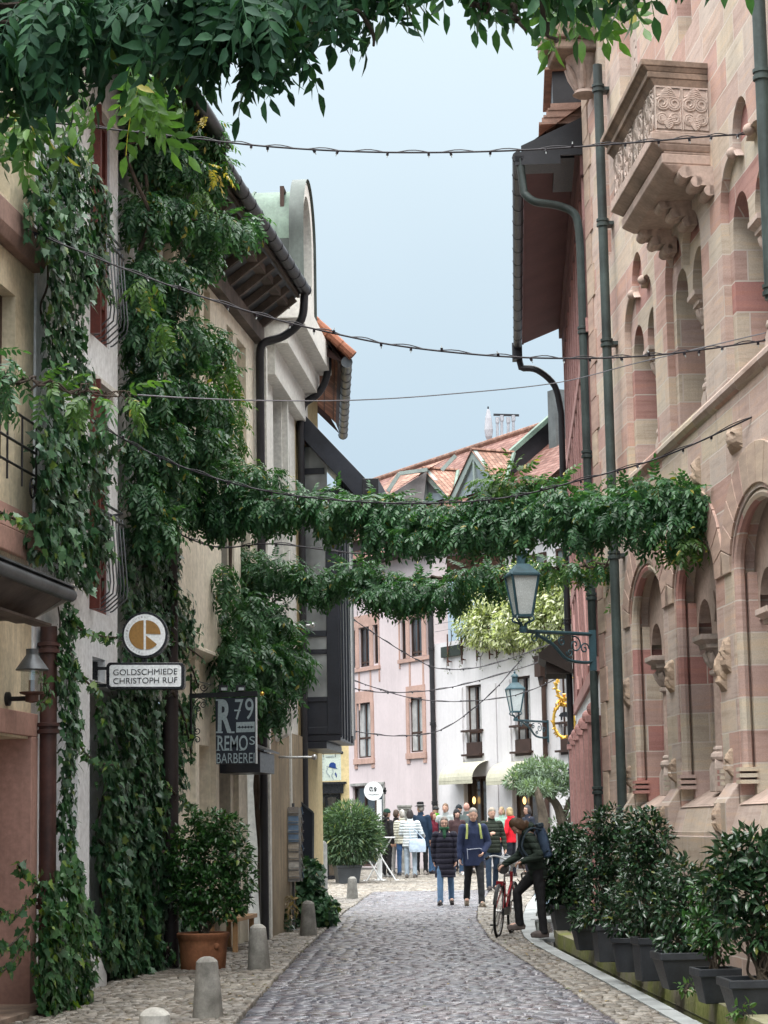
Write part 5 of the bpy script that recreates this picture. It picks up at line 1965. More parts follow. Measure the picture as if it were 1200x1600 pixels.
def build_big_roof():
	"""one tiled roof over both houses, its ridge parallel to the fronts"""
	F = Pf
	P = F.pt
	ob = -4.6
	sA, zA = F.px(862, 662, ob)
	sB, zB = F.px(640, 733, ob)
	zr = (zA + zB) / 2
	s_near = F.px(866, 700, ob)[0]
	t = thing('tiled_roof', 'steep red clay tiled roof with two pointed glazed dormers above the pale houses', 'roof', P(8, PZT, -2))
	z_e = PZT + .15
	oe = .55
	def on_roof(x, y):
		n = np.cross(F.u, P(0, zr, ob) - P(0, z_e, oe))
		q = P(0, z_e, oe) - CAMP
		v = ray(x, y)
		return CAMP + v * (q.dot(n) / v.dot(n))
	sN = s_near
	m = MB()
	far = F.px(598, 748, ob)[0] + 2.0
	zo = lambda o: z_e + (zr - z_e) * (oe - o) / (oe - ob)
	m.poly(P(sN, zo(-2.1), -2.1), P(PS0, zo(-2.1), -2.1), P(PS0, zr, ob), P(sN, zr, ob))
	m.poly(P(PS0, z_e, oe), P(far, z_e, oe), P(far, zr, ob), P(PS0, zr, ob))
	m.poly(P(sN - 3.5, zo(-2.1) - .5, -2.1), P(sN - .02, zo(-2.1) - .5, -2.1), P(sN - .02, zr - .7, ob + .2), P(sN - 3.5, zr - .7, ob + .2))
	uv = Fac((F.p0[0], F.p0[1]), (F.p0[0] + F.u[0], F.p0[1] + F.u[1]))
	o = m.build('tile_field', TILES, t, F)
	me = o.data
	up = P(0, zr, ob) - P(0, z_e, oe)
	up = up / np.linalg.norm(up)
	uvl = me.uv_layers[0]
	for lp in me.loops:
		w = np.array(me.vertices[lp.vertex_index].co) + np.array(t['_b']) - P(0, z_e, oe)
		uvl.data[lp.index].uv = (w.dot(F.u), w.dot(up))
	m = MB()
	m.poly(P(sN - 3.5, zr, ob - .01), P(far, zr, ob - .01), P(far, z_e, ob - 5), P(sN - 3.5, z_e, ob - 5))
	m.build('back_slope', TILES_BROWN, t, F)
	m = MB()
	m.tube([P(sN, zr + .03, ob), P(far, zr + .03, ob)], .12, 8)
	m.build('ridge_tile', TILES_BROWN, t, F, True)
	m = MB()
	nrm = np.cross(F.u, up)
	nrm = nrm if nrm[2] > 0 else -nrm
	a = P(sN, zo(-2.1), -2.1)
	b = P(sN, zr, ob)
	m.prism([a + nrm * .16, b + nrm * .16, b - nrm * .9, a - nrm * .9], -F.u * .05)
	m.build('verge_cladding', metal_dark, t, F)
	m = MB()
	m.prism([a + nrm * .30, b + nrm * .30, b + nrm * .16, a + nrm * .16], -F.u * .22)
	m.build('verge_cap', copper_green, t, F)
	ch = MB()
	c0 = P(F.px(879, 660, ob + .2)[0], zr - .3, ob + .2)
	ch.box(c0 + (0, 0, .1), F.u * .22, F.n * .4, (0, 0, 1.05))
	ch.build('chimney_stack', mk('sheet_chimney', (.12, .13, .13), .5, .2, 2, .1, 30, streak=.4), t, F)
	for k, (xl, xr, yb, xa, ya, xe, ye) in enumerate(((652, 697, 785, 673, 737, 719, 737), (727, 775, 768, 755, 708, 806, 712))):
		pb0 = on_roof(xl, yb)
		pb1 = on_roof(xr, yb)
		base_z = (pb0[2] + pb1[2]) / 2
		sc_ = float((((pb0 + pb1) / 2) - F.p0).dot(F.u))
		hw = abs(float((pb1 - pb0).dot(F.u))) / 2
		o_f = float((((pb0 + pb1) / 2) - F.p0).dot(F.n)) + .25
		apex = P(sc_, 0, o_f)
		d = apex[1]
		za = float(at_d(xa, ya, d)[2])
		h = za - base_z
		dd = thing_part('pointed_dormer', t, P(sc_, base_z, o_f))
		m = MB()
		for sg in (-1, 1):
			m.prism([P(sc_ + sg * hw * 1.12, base_z - .1, o_f), P(sc_ + sg * hw * .88, base_z - .1, o_f), P(sc_, za - .18, o_f), P(sc_, za + .12, o_f)], -F.n * .14)
		m.fbox(F, sc_ - .05, sc_ + .05, base_z, za - .1, o_f - .1, o_f - .02)
		m.build('barge_board', mk('pale_green_sheet', (.26, .31, .29), .5, .15, 2, .1, 30, streak=.3), dd, F)
		m = MB()
		m.poly(P(sc_ - hw, base_z - .05, o_f - .08), P(sc_ + hw, base_z - .05, o_f - .08), P(sc_, za, o_f - .08))
		m.build('dormer_glass', glass_pale, dd, F)
		ob2 = o_f - h / max(.3, (zr - z_e) / (oe - ob)) - .05
		for sg in (-1, 1):
			m = MB()
			m.poly(P(sc_ + sg * hw * 1.1, base_z - .05, o_f + .05), P(sc_ + sg * hw * 1.1, base_z - .05, o_f - .25), P(sc_, za + .1, ob2), P(sc_, za + .1, o_f + .05))
			m.build('dormer_slope', TILES_BROWN, dd, F)
		m = MB()
		m.tube([P(sc_, za + .12, o_f + .06), P(sc_, za + .12, ob2)], .07, 6)
		m.build('dormer_ridge', TILES_BROWN, dd, F, True)
		m = MB()
		v0, v1 = P(sc_ + -hw * 1.1, base_z, o_f - .2), P(sc_, za + .08, ob2 - .02)
		m.tube([v0 + nrm * .02, v1 + nrm * .03], .07, 6)
		m.build('valley_gutter', copper_green, dd, F, True)
	return t, zr, ob
big_roof, RZ, ROB = build_big_roof()
def far_roof_bits():
	F = Pf
	P = F.pt
	t = thing('stepped_roof', 'lower tiled roof with a grey gable and pale metal edge, left of the pointed dormers', 'roof', P(17, PZT, -2))
	m = MB()
	d = 68.0
	q = lambda x, y, dd=d: at_d(x, y, dd)
	m.poly(q(612, 768), q(668, 733), q(700, 716, 70), q(640, 738, 70))
	m.poly(q(596, 762, 71), q(612, 768), q(640, 738, 70), q(622, 738, 72))
	m.build('tile_field', TILES_BROWN, t, F)
	m = MB()
	m.poly(q(614, 770, 67.8), q(667, 736, 67.8), q(660, 800, 67.8), q(612, 812, 67.8))
	m.build('gable_cladding', mk('grey_board', (.17, .16, .16), .7, .2, 2, .1, 30), t, F)
	m = MB()
	m.bar(q(606, 768, 67.6), q(624, 740, 67.6), .16, .12)
	m.bar(q(624, 740, 67.6), q(668, 734, 67.6), .12, .12)
	m.bar(q(690, 735, 67.4), q(712, 712, 67.4), .14, .12)
	m.build('metal_edge', mk('pale_green_sheet', (.26, .31, .29)), t, F)
	b = at_d(764, 690, 71)
	tp = at_d(765, 638, 71)
	t = thing('folded_parasol', 'folded white parasol standing on the distant roof terrace', 'parasol', b)
	h = tp[2] - b[2]
	m = MB()
	m.lathe(b, [(.05, 0), (.12, h * .15), (.15, h * .35), (.11, h * .7), (.05, h * .95), (.0, h)], 8)
	m.build('canopy', mk('white_canvas', (.42, .42, .45), .85, .1, 3, .2, 30), t, None, False)
	m = MB()
	m.tube([b - (0, 0, 1.2), b + (0, 0, h + .06)], .03, 6)
	m.build('pole', metal_dark, t)
	t = thing('roof_flues', 'cluster of thin steel flues under a flat rail beside the folded parasol', 'flues', at_d(792, 690, 71))
	for i, x in enumerate((776, 783, 793, 801)):
		m = MB()
		lo_, hi_ = at_d(x, 690, 71), at_d(x + 1, 652 - 3 * (i % 2), 71)
		m.tube([lo_ - (0, 0, 1.3), hi_], .05, 8)
		m.lathe(hi_, [(.07, -.2), (.07, 0)], 8)
		m.build('flue', mk('flue_steel', (.45, .45, .48), .4, .1, 3, .05, 30, metal=.3), t, None, True)
	m = MB()
	m.bar(at_d(771, 648, 71), at_d(811, 649, 71), .07, .07)
	m.build('rail', metal_dark, t)
far_roof_bits()
def yellow_shop():
	t = thing('yellow_shop_house', 'yellow house with dark red shutters and a black shop front behind the bay window', 'house', (-2.2, 55, 0))
	d = 55.0
	F = Fac((-1.02, d), (-4.2, d - .6), n=(0, -1))
	P = F.pt
	x1 = 0.0
	zt = 9
	hol = []
	sA, sB = sorted((F.px(500, 1160)[0], F.px(527, 1160)[0]))
	z0, z1 = F.px(515, 1172)[1], F.px(515, 1120)[1]
	hol.append(rect(sA, sB, z0, z1))
	sC, sD = F.px(533, 1260)[0], F.px(490, 1260)[0]
	zf = F.px(515, 1240)[1]
	hol.append(rect(sC, sD, .18, zf))
	hol.append(rect(.8, 1.5, 6.3, 7.6))
	w = holed(F, rect(0, F.L, 0, zt), hol, 0, .2)
	wall_shell(F, 0, F.L, 0, zt, 2, 0, w)
	w.build('wall', yellow_pl, t, F)
	window(F, sA, sB, z0, z1, -.05, t, mk('dark_red_paint', (.16, .03, .03), .5), mk('dark_red_paint', (.16, .03, .03)), 2, 2)
	window(F, .8, 1.5, 6.3, 7.6, -.05, t, brown_frame, glass_dark, 2, 2)
	window(F, sC, sD, .2, zf, -.1, t, sign_black, mk_glass('shop_glass', (.07, .05, .035)), 2, (.7,), .09, .1, name='shop_window')
	m = MB()
	zq = F.px(515, 1222)[1]
	m.fbox(F, sC - .05, sD + .05, zf - .0, zq - .06, .0, .12)
	m.fbox(F, sC - .12, sD + .1, zq - .06, zq, .0, .2)
	m.build('shop_fascia', sign_black, t, F)
yellow_shop()
# ------------------------------------------------------------------ foliage
def _leaflet(w=.36, droop=.12, fold=.05, simple=False):
	if simple:
		v = [(0, 0, 0), (.45, w / 2, fold), (.45, -w / 2, fold), (1, 0, -droop)]
		return np.array(v, float), [(0, 2, 3), (0, 3, 1)]
	v = [(0, 0, 0), (.3, w * .46, fold), (.3, -w * .46, fold), (.62, w * .42, fold * .7 - droop * .3), (.62, -w * .42, fold * .7 - droop * .3), (1, 0, -droop), (.3, 0, 0), (.62, 0, -droop * .35)]
	return np.array(v, float), [(0, 2, 6), (0, 6, 1), (6, 2, 4, 7), (6, 7, 3, 1), (7, 4, 5), (7, 5, 3)]
def _rotz(a):
	c, s = math.cos(a), math.sin(a)
	return np.array([[c, -s, 0], [s, c, 0], [0, 0, 1.0]])
def _rotx(a):
	c, s = math.cos(a), math.sin(a)
	return np.array([[1.0, 0, 0], [0, c, -s], [0, s, c]])
def _roty(a):
	c, s = math.cos(a), math.sin(a)
	return np.array([[c, 0, s], [0, 1.0, 0], [-s, 0, c]])
def t_pinnate(rg, pairs=5, simple=False, ll=.36, droop=.35):
	"""compound leaf of unit length: leaflets in pairs along a drooping stalk"""
	V, Fs = [], []
	def put(p, M, sc_):
		lv, lf = _leaflet(.40, .10 + rg.uniform(0, .1), .05, simple)
		b = len(V)
		for q in lv:
			V.append(M @ (q * sc_) + p)
		Fs.extend([tuple(b + i for i in f) for f in lf])
	ax = lambda t: np.array([t, 0, -droop * t * t])
	for i in range(pairs):
		t = .14 + .78 * i / pairs
		for sg in (-1, 1):
			a = sg * (R(62) + rg.normal(0, .12) - .25 * t)
			M = _rotz(a) @ _roty(.25 + rg.normal(0, .15) + .3 * t) @ _rotx(rg.normal(0, .3))
			put(ax(t), M, ll * rg.uniform(.85, 1.1) * (1.0 - .15 * t))
	put(ax(.92), _roty(.5 + rg.normal(0, .1)), ll)
	if not simple:
		b = len(V)
		n = 4
		for k in range(n + 1):
			p = ax(.92 * k / n)
			V.append(p + np.array([0, .006, 0]))
			V.append(p - np.array([0, .006, 0]))
		for k in range(n):
			Fs.append((b + 2 * k, b + 2 * k + 1, b + 2 * k + 3, b + 2 * k + 2))
	return np.array(V), Fs
def t_ivy(rg):
	o = [(0, .0), (.06, .28), (.02, .50), (.34, .34), (.52, .44), (.60, .20), (1.0, 0), (.60, -.20), (.52, -.44), (.34, -.34), (.02, -.50), (.06, -.28)]
	o = [(x * rg.uniform(.92, 1.08), y * rg.uniform(.9, 1.1)) for x, y in o]
	V = [(x, y, .10 * abs(y) - .10 * x * x) for x, y in o] + [(.32, 0, .0)]
	n = len(o)
	return np.array(V, float), [(i, (i + 1) % n, n) for i in range(n)]
def t_oval(rg, w=.42):
	v, f = _leaflet(w, .08 + rg.uniform(0, .15), .06 + rg.uniform(0, .05))
	return v, f
def t_narrow(rg, w=.16):
	return _leaflet(w, .10, .03, True)
_rg = np.random.default_rng(21)
T_WIST = [t_pinnate(_rg, 5) for _ in range(4)]
T_WIST_NEAR = [t_pinnate(_rg, 5, False, .34, .45) for _ in range(6)]
T_WIST_FAR = [t_pinnate(_rg, 4, True, .42) for _ in range(4)]
T_IVY = [t_ivy(_rg) for _ in range(5)]
T_OVAL = [t_oval(_rg) for _ in range(4)]
T_BOX = [t_oval(_rg, .48) for _ in range(4)]
T_OLEA = [t_narrow(_rg, .2) for _ in range(3)]
T_OLIVE = [t_narrow(_rg, .26) for _ in range(3)]
def leaf_object(name, tmpl, P, X, Z, S, mat, parent, rg):
	"""one mesh holding many leaves: P base, X pointing direction, Z facing, S length"""
	P, X, Z = np.asarray(P, float), unit(X), np.asarray(Z, float)
	Y = np.cross(Z, X)
	bad = np.linalg.norm(Y, axis=1) < 1e-4
	Y[bad] = np.cross(np.array([.3, .5, .8]), X[bad])
	Y = unit(Y)
	Zc = np.cross(X, Y)
	which = rg.integers(0, len(tmpl), len(P))
	Vs, Ls, Ts = [], [], []
	base = 0
	for k, (tv, tf) in enumerate(tmpl):
		idx = np.nonzero(which == k)[0]
		if not len(idx):
			continue
		W = P[idx][:, None, :] + S[idx][:, None, None] * (tv[None, :, 0:1] * X[idx][:, None, :] + tv[None, :, 1:2] * Y[idx][:, None, :] + tv[None, :, 2:3] * Zc[idx][:, None, :])
		Vs.append(W.reshape(-1, 3))
		lf = np.array([i for f in tf for i in f])
		tt = np.array([len(f) for f in tf])
		Ls.append((base + np.arange(len(idx))[:, None] * len(tv) + lf[None]).ravel())
		Ts.append(np.tile(tt, len(idx)))
		base += len(idx) * len(tv)
	V = np.concatenate(Vs)
	Lp = np.concatenate(Ls).astype(np.int32)
	T = np.concatenate(Ts).astype(np.int32)
	off = np.array(parent['_b']) if parent is not None else np.zeros(3)
	me = bpy.data.meshes.new(name)
	me.vertices.add(len(V))
	me.vertices.foreach_set('co', (V - off).ravel())
	me.loops.add(len(Lp))
	me.loops.foreach_set('vertex_index', Lp)
	me.polygons.add(len(T))
	me.polygons.foreach_set('loop_start', np.concatenate([[0], np.cumsum(T)[:-1]]).astype(np.int32))
	me.materials.append(mat)
	me.update(calc_edges=True)
	o = bpy.data.objects.new(name, me)
	COL.objects.link(o)
	if parent is not None:
		o.parent = parent
	o['_b'] = off.tolist()
	return o
def blob_leaves(blobs, per, rg, inner=.5, down=.5, out=.8, up=.5, jit=.5, size=(.2, .3), squash_inner=True):
	"""leaves on and inside ellipsoids. blob: (centre, (rx,ry,rz)[, weight])"""
	Ps, Xs, Zs, Ss = [], [], [], []
	for b in blobs:
		c = np.asarray(b[0], float)
		r = np.asarray(b[1], float)
		w = b[2] if len(b) > 2 else 1.0
		area = 4 * PI * ((r[0] * r[1]) ** 1.6 / 3 + (r[0] * r[2]) ** 1.6 / 3 + (r[1] * r[2]) ** 1.6 / 3) ** (1 / 1.6)
		n = max(3, int(area * per * w))
		d = unit(rg.normal(0, 1, (n, 3)))
		q = inner + (1 - inner) * rg.random(n) ** .6
		Ps.append(c + d * r * q[:, None])
		nd = unit(d / r)
		Xs.append(nd * out + np.array([0, 0, -down]) + rg.normal(0, jit, (n, 3)))
		Zs.append(nd * .5 + np.array([0, 0, up]) + rg.normal(0, jit * .6, (n, 3)))
		Ss.append(rg.uniform(size[0], size[1], n))
	return np.concatenate(Ps), np.concatenate(Xs), np.concatenate(Zs), np.concatenate(Ss)
def path_blobs(pts, rg, r=(.3, .3), step=.25, wob=.12, taper=True, stretch=1.25):
	pts = catmull(pts, 10)
	L = 0
	out = []
	nxt = 0
	tot = sum(np.linalg.norm(b - a) for a, b in zip(pts[:-1], pts[1:]))
	for a, b in zip(pts[:-1], pts[1:]):
		d = np.linalg.norm(b - a)
		while nxt <= L + d:
			t = (nxt - L) / (d + 1e-9)
			u = nxt / tot
			k = rg.uniform(.75, 1.25)
			if taper:
				k *= min(1, .45 + u * 6, .45 + (1 - u) * 6)
			rr = lerp(np.array([r[0]]), np.array([r[1]]), u)[0] * k
			out.append((lerp(a, b, t) + rg.normal(0, wob, 3) * np.array([1, 1, .7]), (rr * stretch, rr * stretch, rr)))
			nxt += step * rg.uniform(.8, 1.2)
		L += d
	return out
def in_poly(x, y, poly):
	c = np.zeros(len(x), bool)
	n = len(poly)
	j = n - 1
	for i in range(n):
		xi, yi = poly[i]
		xj, yj = poly[j]
		cond = ((yi > y) != (yj > y)) & (x < (xj - xi) * (y - yi) / (yj - yi + 1e-12) + xi)
		c ^= cond
		j = i
	return c
def wall_leaves(F, poly_px, n, rg, o_px=0.0, thick=(.02, .16), size=(.06, .10), edge=.06, down=1.0, lean=.35, bul=.10):
	"""ivy on a wall: poly_px outlines the patch, taken onto the facade plane"""
	sz = [F.px(x, y, o_px) for x, y in poly_px]
	S = np.array([p[0] for p in sz])
	Zz = np.array([p[1] for p in sz])
	poly = list(zip(S, Zz))
	out_s, out_z = [], []
	while sum(len(a) for a in out_s) < n:
		s = rg.uniform(S.min() - edge, S.max() + edge, n * 3)
		z = rg.uniform(Zz.min() - edge, Zz.max() + edge, n * 3)
		js = s + rg.normal(0, edge, n * 3) + edge * np.sin(z * 5.1 + s * 3)
		jz = z + rg.normal(0, edge, n * 3)
		k = in_poly(js, jz, poly)
		out_s.append(s[k])
		out_z.append(z[k])
	s = np.concatenate(out_s)[:n]
	z = np.concatenate(out_z)[:n]
	bulge = bul * (np.sin(s * 6.3 + 1.7 * np.sin(z * 2.1)) * np.sin(z * 4.1 + 1.3 * np.cos(s * 4)) * .5 + .5)
	o = o_px + rg.uniform(thick[0], thick[1], n) + bulge
	P = F.p0[None] + s[:, None] * F.u + o[:, None] * F.n
	P[:, 2] = z
	X = np.array([0, 0, -down]) + F.n * .25 + rg.normal(0, .38, (n, 3))
	Zd = F.n[None] + np.array([0, 0, lean]) + rg.normal(0, .28, (n, 3))
	return P, X, Zd, rg.uniform(size[0], size[1], n) * np.where(rg.random(n) < .25, .7, 1.0)
def stems(name, paths, r0, r1, mat, parent, n=6):
	m = MB()
	for p in paths:
		k = len(p)
		m.tube(p, [r0 + (r1 - r0) * i / (k - 1) for i in range(k)], n)
	return m.build(name, mat, parent, None, True)
def wander(a, b, rg, n=8, amp=.1):
	pts = [lerp(a, b, i / n) + (rg.normal(0, amp, 3) if 0 < i < n else 0) for i in range(n + 1)]
	return catmull(pts, 4)
# ------------------------------------------------------------------ climbing plants
def cat4(*sets):
	return tuple(np.concatenate([s[i] for s in sets]) for i in range(4))
def canopy():
	"""wisteria overhead, close to the viewer: a bushy arm across the street on a wire"""
	rg = np.random.default_rng(31)
	d = 7.2
	t = thing('wisteria_canopy', 'dark wisteria arm hanging overhead across the top of the street, nearest of all', 'wisteria', at_d(250, 20, d), 'wisteria arms trained over the street')
	blobs = []
	def put(x, y, rx, rz, dd=0.0, w=1.0):
		c = at_d(x, y, d + dd)
		k = d / FPX
		blobs.append((c, (rx * k, max(.16, rx * k * .6), rz * k), w))
	for x, y, rx, rz in ((10, 0, 60, 65), (75, 10, 65, 70), (-60, 20, 80, 80), (150, -5, 70, 70), (215, -5, 60, 60), (270, -15, 60, 70), (330, -30, 60, 60), (400, 0, 55, 70), (450, -25, 60, 65), (505, -45, 55, 55), (560, -65, 55, 45), (25, 70, 40, 40), (95, 50, 40, 45), (425, 35, 38, 42), (300, 10, 40, 45), (360, 15, 34, 40)):
		put(x, y, rx, rz, rg.uniform(-.3, .3))
	right = []
	for x, y, rx, rz in ((750, -58, 34, 26), (790, -62, 40, 26), (835, -62, 40, 26), (885, -58, 40, 28), (940, -60, 40, 26), (1000, -68, 40, 26), (640, -62, 40, 26), (600, -75, 50, 36), (660, -80, 50, 30), (720, -120, 40, 30), (780, -88, 50, 36), (845, -92, 50, 34), (905, -90, 50, 34), (965, -92, 50, 34), (1030, -100, 50, 34), (1100, -130, 60, 30), (1180, -140, 60, 30)):
		right.append((at_d(x, y - 22, d), (rx * d / FPX, .17, rz * d / FPX), .7))
	for x in range(-80, 1250, 70):
		put(x, -190 + 20 * math.sin(x), 80, 60, rg.uniform(-.3, .5), .5)
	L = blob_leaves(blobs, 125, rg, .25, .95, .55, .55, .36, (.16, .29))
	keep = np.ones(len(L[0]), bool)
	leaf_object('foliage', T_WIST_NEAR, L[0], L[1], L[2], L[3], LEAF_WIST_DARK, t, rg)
	L = blob_leaves(right, 85, rg, .3, .95, .55, .55, .36, (.19, .30))
	leaf_object('foliage', T_WIST_NEAR, L[0], L[1], L[2], L[3], LEAF_WIST, t, rg)
	bl2 = []
	for x, y, rx, rz in ((5, 165, 30, 45), (40, 150, 26, 40), (75, 165, 26, 30), (110, 130, 30, 30), (205, 105, 30, 40), (235, 130, 28, 30), (865, -22, 30, 16), (915, -25, 30, 16), (955, -34, 30, 14)):
		k = 8.4 / FPX
		bl2.append((at_d(x, y, 8.4), (rx * k, .14, rz * k)))
	L = blob_leaves(bl2, 60, rg, .3, 1.0, .5, .4, .35, (.20, .30))
	leaf_object('young_foliage', T_WIST_NEAR, L[0], L[1], L[2], L[3], LEAF_WIST_PALE, t, rg)
	st = []
	a, b = at_d(-120, 10, d), at_d(1260, -60, d)
	for k in range(3):
		st.append(wander(a + rg.normal(0, .05, 3), b + rg.normal(0, .05, 3), rg, 12, .06))
	for k in range(10):
		x = rg.uniform(-20, 600)
		p = at_d(x, -10, d)
		st.append(wander(p, p + np.array([rg.normal(0, .15), rg.normal(0, .1), -rg.uniform(.1, .25)]), rg, 4, .03))
	for (x0, y0, x1, y1) in ((780, 12, 822, 48), (800, 8, 812, 30), (735, 6, 760, 22), (846, 10, 868, 66)):
		st.append(wander(at_d(x0, y0, d), at_d(x1, y1, d), rg, 6, .012))
	stems('stem', st, .012, .005, vine_wood, t)
canopy()
def garland_arm(name, label, pts, r, seed, per=60, size=(.20, .30), tmpl=T_WIST, mat=LEAF_WIST, pale=None, extra=(), step=.2, wob=.10, stem_r=.03, group='wisteria arms trained over the street'):
	rg = np.random.default_rng(seed)
	pts = [np.asarray(p, float) for p in pts]
	t = thing(name, label, 'wisteria', pts[0], group)
	bl = path_blobs(pts, rg, r, step, wob) + list(extra)
	L = blob_leaves(bl, per, rg, .45, .75, .8, .65, .38, size)
	leaf_object('foliage', tmpl, *L, mat, t, rg)
	if pale:
		L = blob_leaves(pale, per * .8, rg, .4, .5, .8, .6, .45, size)
		leaf_object('young_foliage', tmpl, *L, LEAF_WIST_PALE, t, rg)
	c = catmull(pts, 8)
	st = [[p + rg.normal(0, .025, 3) for p in c] for _ in range(3)]
	stems('stem', st, stem_r, stem_r * .35, vine_wood, t)
	return t
def garlands():
	rg = np.random.default_rng(41)
	def line(px, d0, d1):
		n = len(px) - 1
		return [at_d(x, y, d0 + (d1 - d0) * i / n) for i, (x, y) in enumerate(px)]
	p1 = line([(285, 792), (345, 800), (410, 788), (480, 788), (560, 800), (640, 805), (705, 808), (770, 802), (830, 785), (890, 797), (950, 800), (1010, 795), (1070, 795), (1118, 790)], 23.6, 19.6)
	k = 21.5 / FPX
	ex = []
	pale = []
	def blob(x, y, d, rx, rz, lst, w=1.0):
		lst.append((at_d(x, y, d), (rx * d / FPX, rx * d / FPX * .9, rz * d / FPX), w))
	for x, y, rx, rz in ((345, 750, 34, 28), (395, 755, 44, 34), (330, 800, 36, 24), (420, 790, 40, 30), (600, 830, 36, 18), (660, 835, 40, 16), (735, 828, 44, 20), (790, 815, 54, 30), (850, 802, 44, 26), (915, 820, 40, 26), (770, 780, 34, 22), (880, 775, 30, 16), (1050, 765, 40, 20), (1020, 760, 30, 16), (1090, 780, 34, 22), (1060, 815, 40, 28), (1000, 820, 30, 22)):
		blob(x, y, float(np.interp(x, [285, 1120], [23.6, 19.6])), rx, rz, ex)
	for x, y, rx, rz in ((768, 752, 26, 14), (800, 748, 24, 14), (395, 735, 22, 10), (1075, 848, 26, 12), (1045, 850, 20, 10), (865, 752, 20, 10), (1020, 752, 22, 8)):
		blob(x, y, float(np.interp(x, [285, 1120], [23.6, 19.6])), rx, rz, pale)
	garland_arm('wisteria_garland', 'thick leafy wisteria garland spanning the street below the roofs, the upper of two', p1, (.17, .16), 42, 150, (.16, .23), extra=ex, pale=pale)
	p2 = line([(345, 890), (400, 905), (460, 905), (520, 915), (580, 910), (640, 905), (700, 905), (760, 905), (775, 905)], 28.6, 25.9)
	ex, pale = [], []
	for x, y, rx, rz in ((380, 885, 40, 30), (430, 890, 40, 22), (560, 890, 36, 16), (620, 930, 34, 18), (650, 925, 36, 22), (500, 910, 34, 22), (700, 925, 34, 18), (740, 895, 34, 14), (590, 925, 30, 16)):
		blob(x, y, float(np.interp(x, [345, 960], [28.6, 24.6])), rx, rz, ex)
	for x, y, rx, rz in ((800, 900, 26, 8), (840, 893, 26, 8), (880, 887, 26, 8), (920, 883, 24, 9), (955, 880, 22, 12), (965, 905, 10, 18), (970, 925, 6, 14)):
		blob(x, y, float(np.interp(x, [345, 790, 960], [28.6, 26.6, 25.3])), rx, rz, pale)
	garland_arm('wisteria_garland', 'thinner wisteria garland hanging lower and farther off, its light tip reaching the stone wall', p2 + line([(830, 895), (900, 886), (968, 880)], 26.3, 24.9), (.13, .04), 43, 150, (.16, .24), extra=ex, pale=pale, step=.22, wob=.08)
	p3 = line([(-40, 590), (30, 596), (95, 606), (150, 615), (215, 618)], 14.2, 14.6)
	pale = []
	for x, y, rx, rz in ((60, 605, 18, 14), (110, 610, 20, 16), (140, 622, 24, 18), (190, 620, 24, 12), (205, 640, 12, 14), (100, 600, 20, 10)):
		blob(x, y, 14.4, rx, rz, pale)
	ex = []
	for x, y, rx, rz in ((0, 560, 26, 24), (5, 600, 28, 26), (20, 580, 20, 20)):
		blob(x, y, 14.2, rx, rz, ex)
	garland_arm('wisteria_shoot', 'young light green wisteria shoot creeping along a wire from the left edge', p3, (.05, .03), 44, 60, (.18, .26), extra=ex, pale=pale, stem_r=.012, step=.3, wob=.03)
garlands()
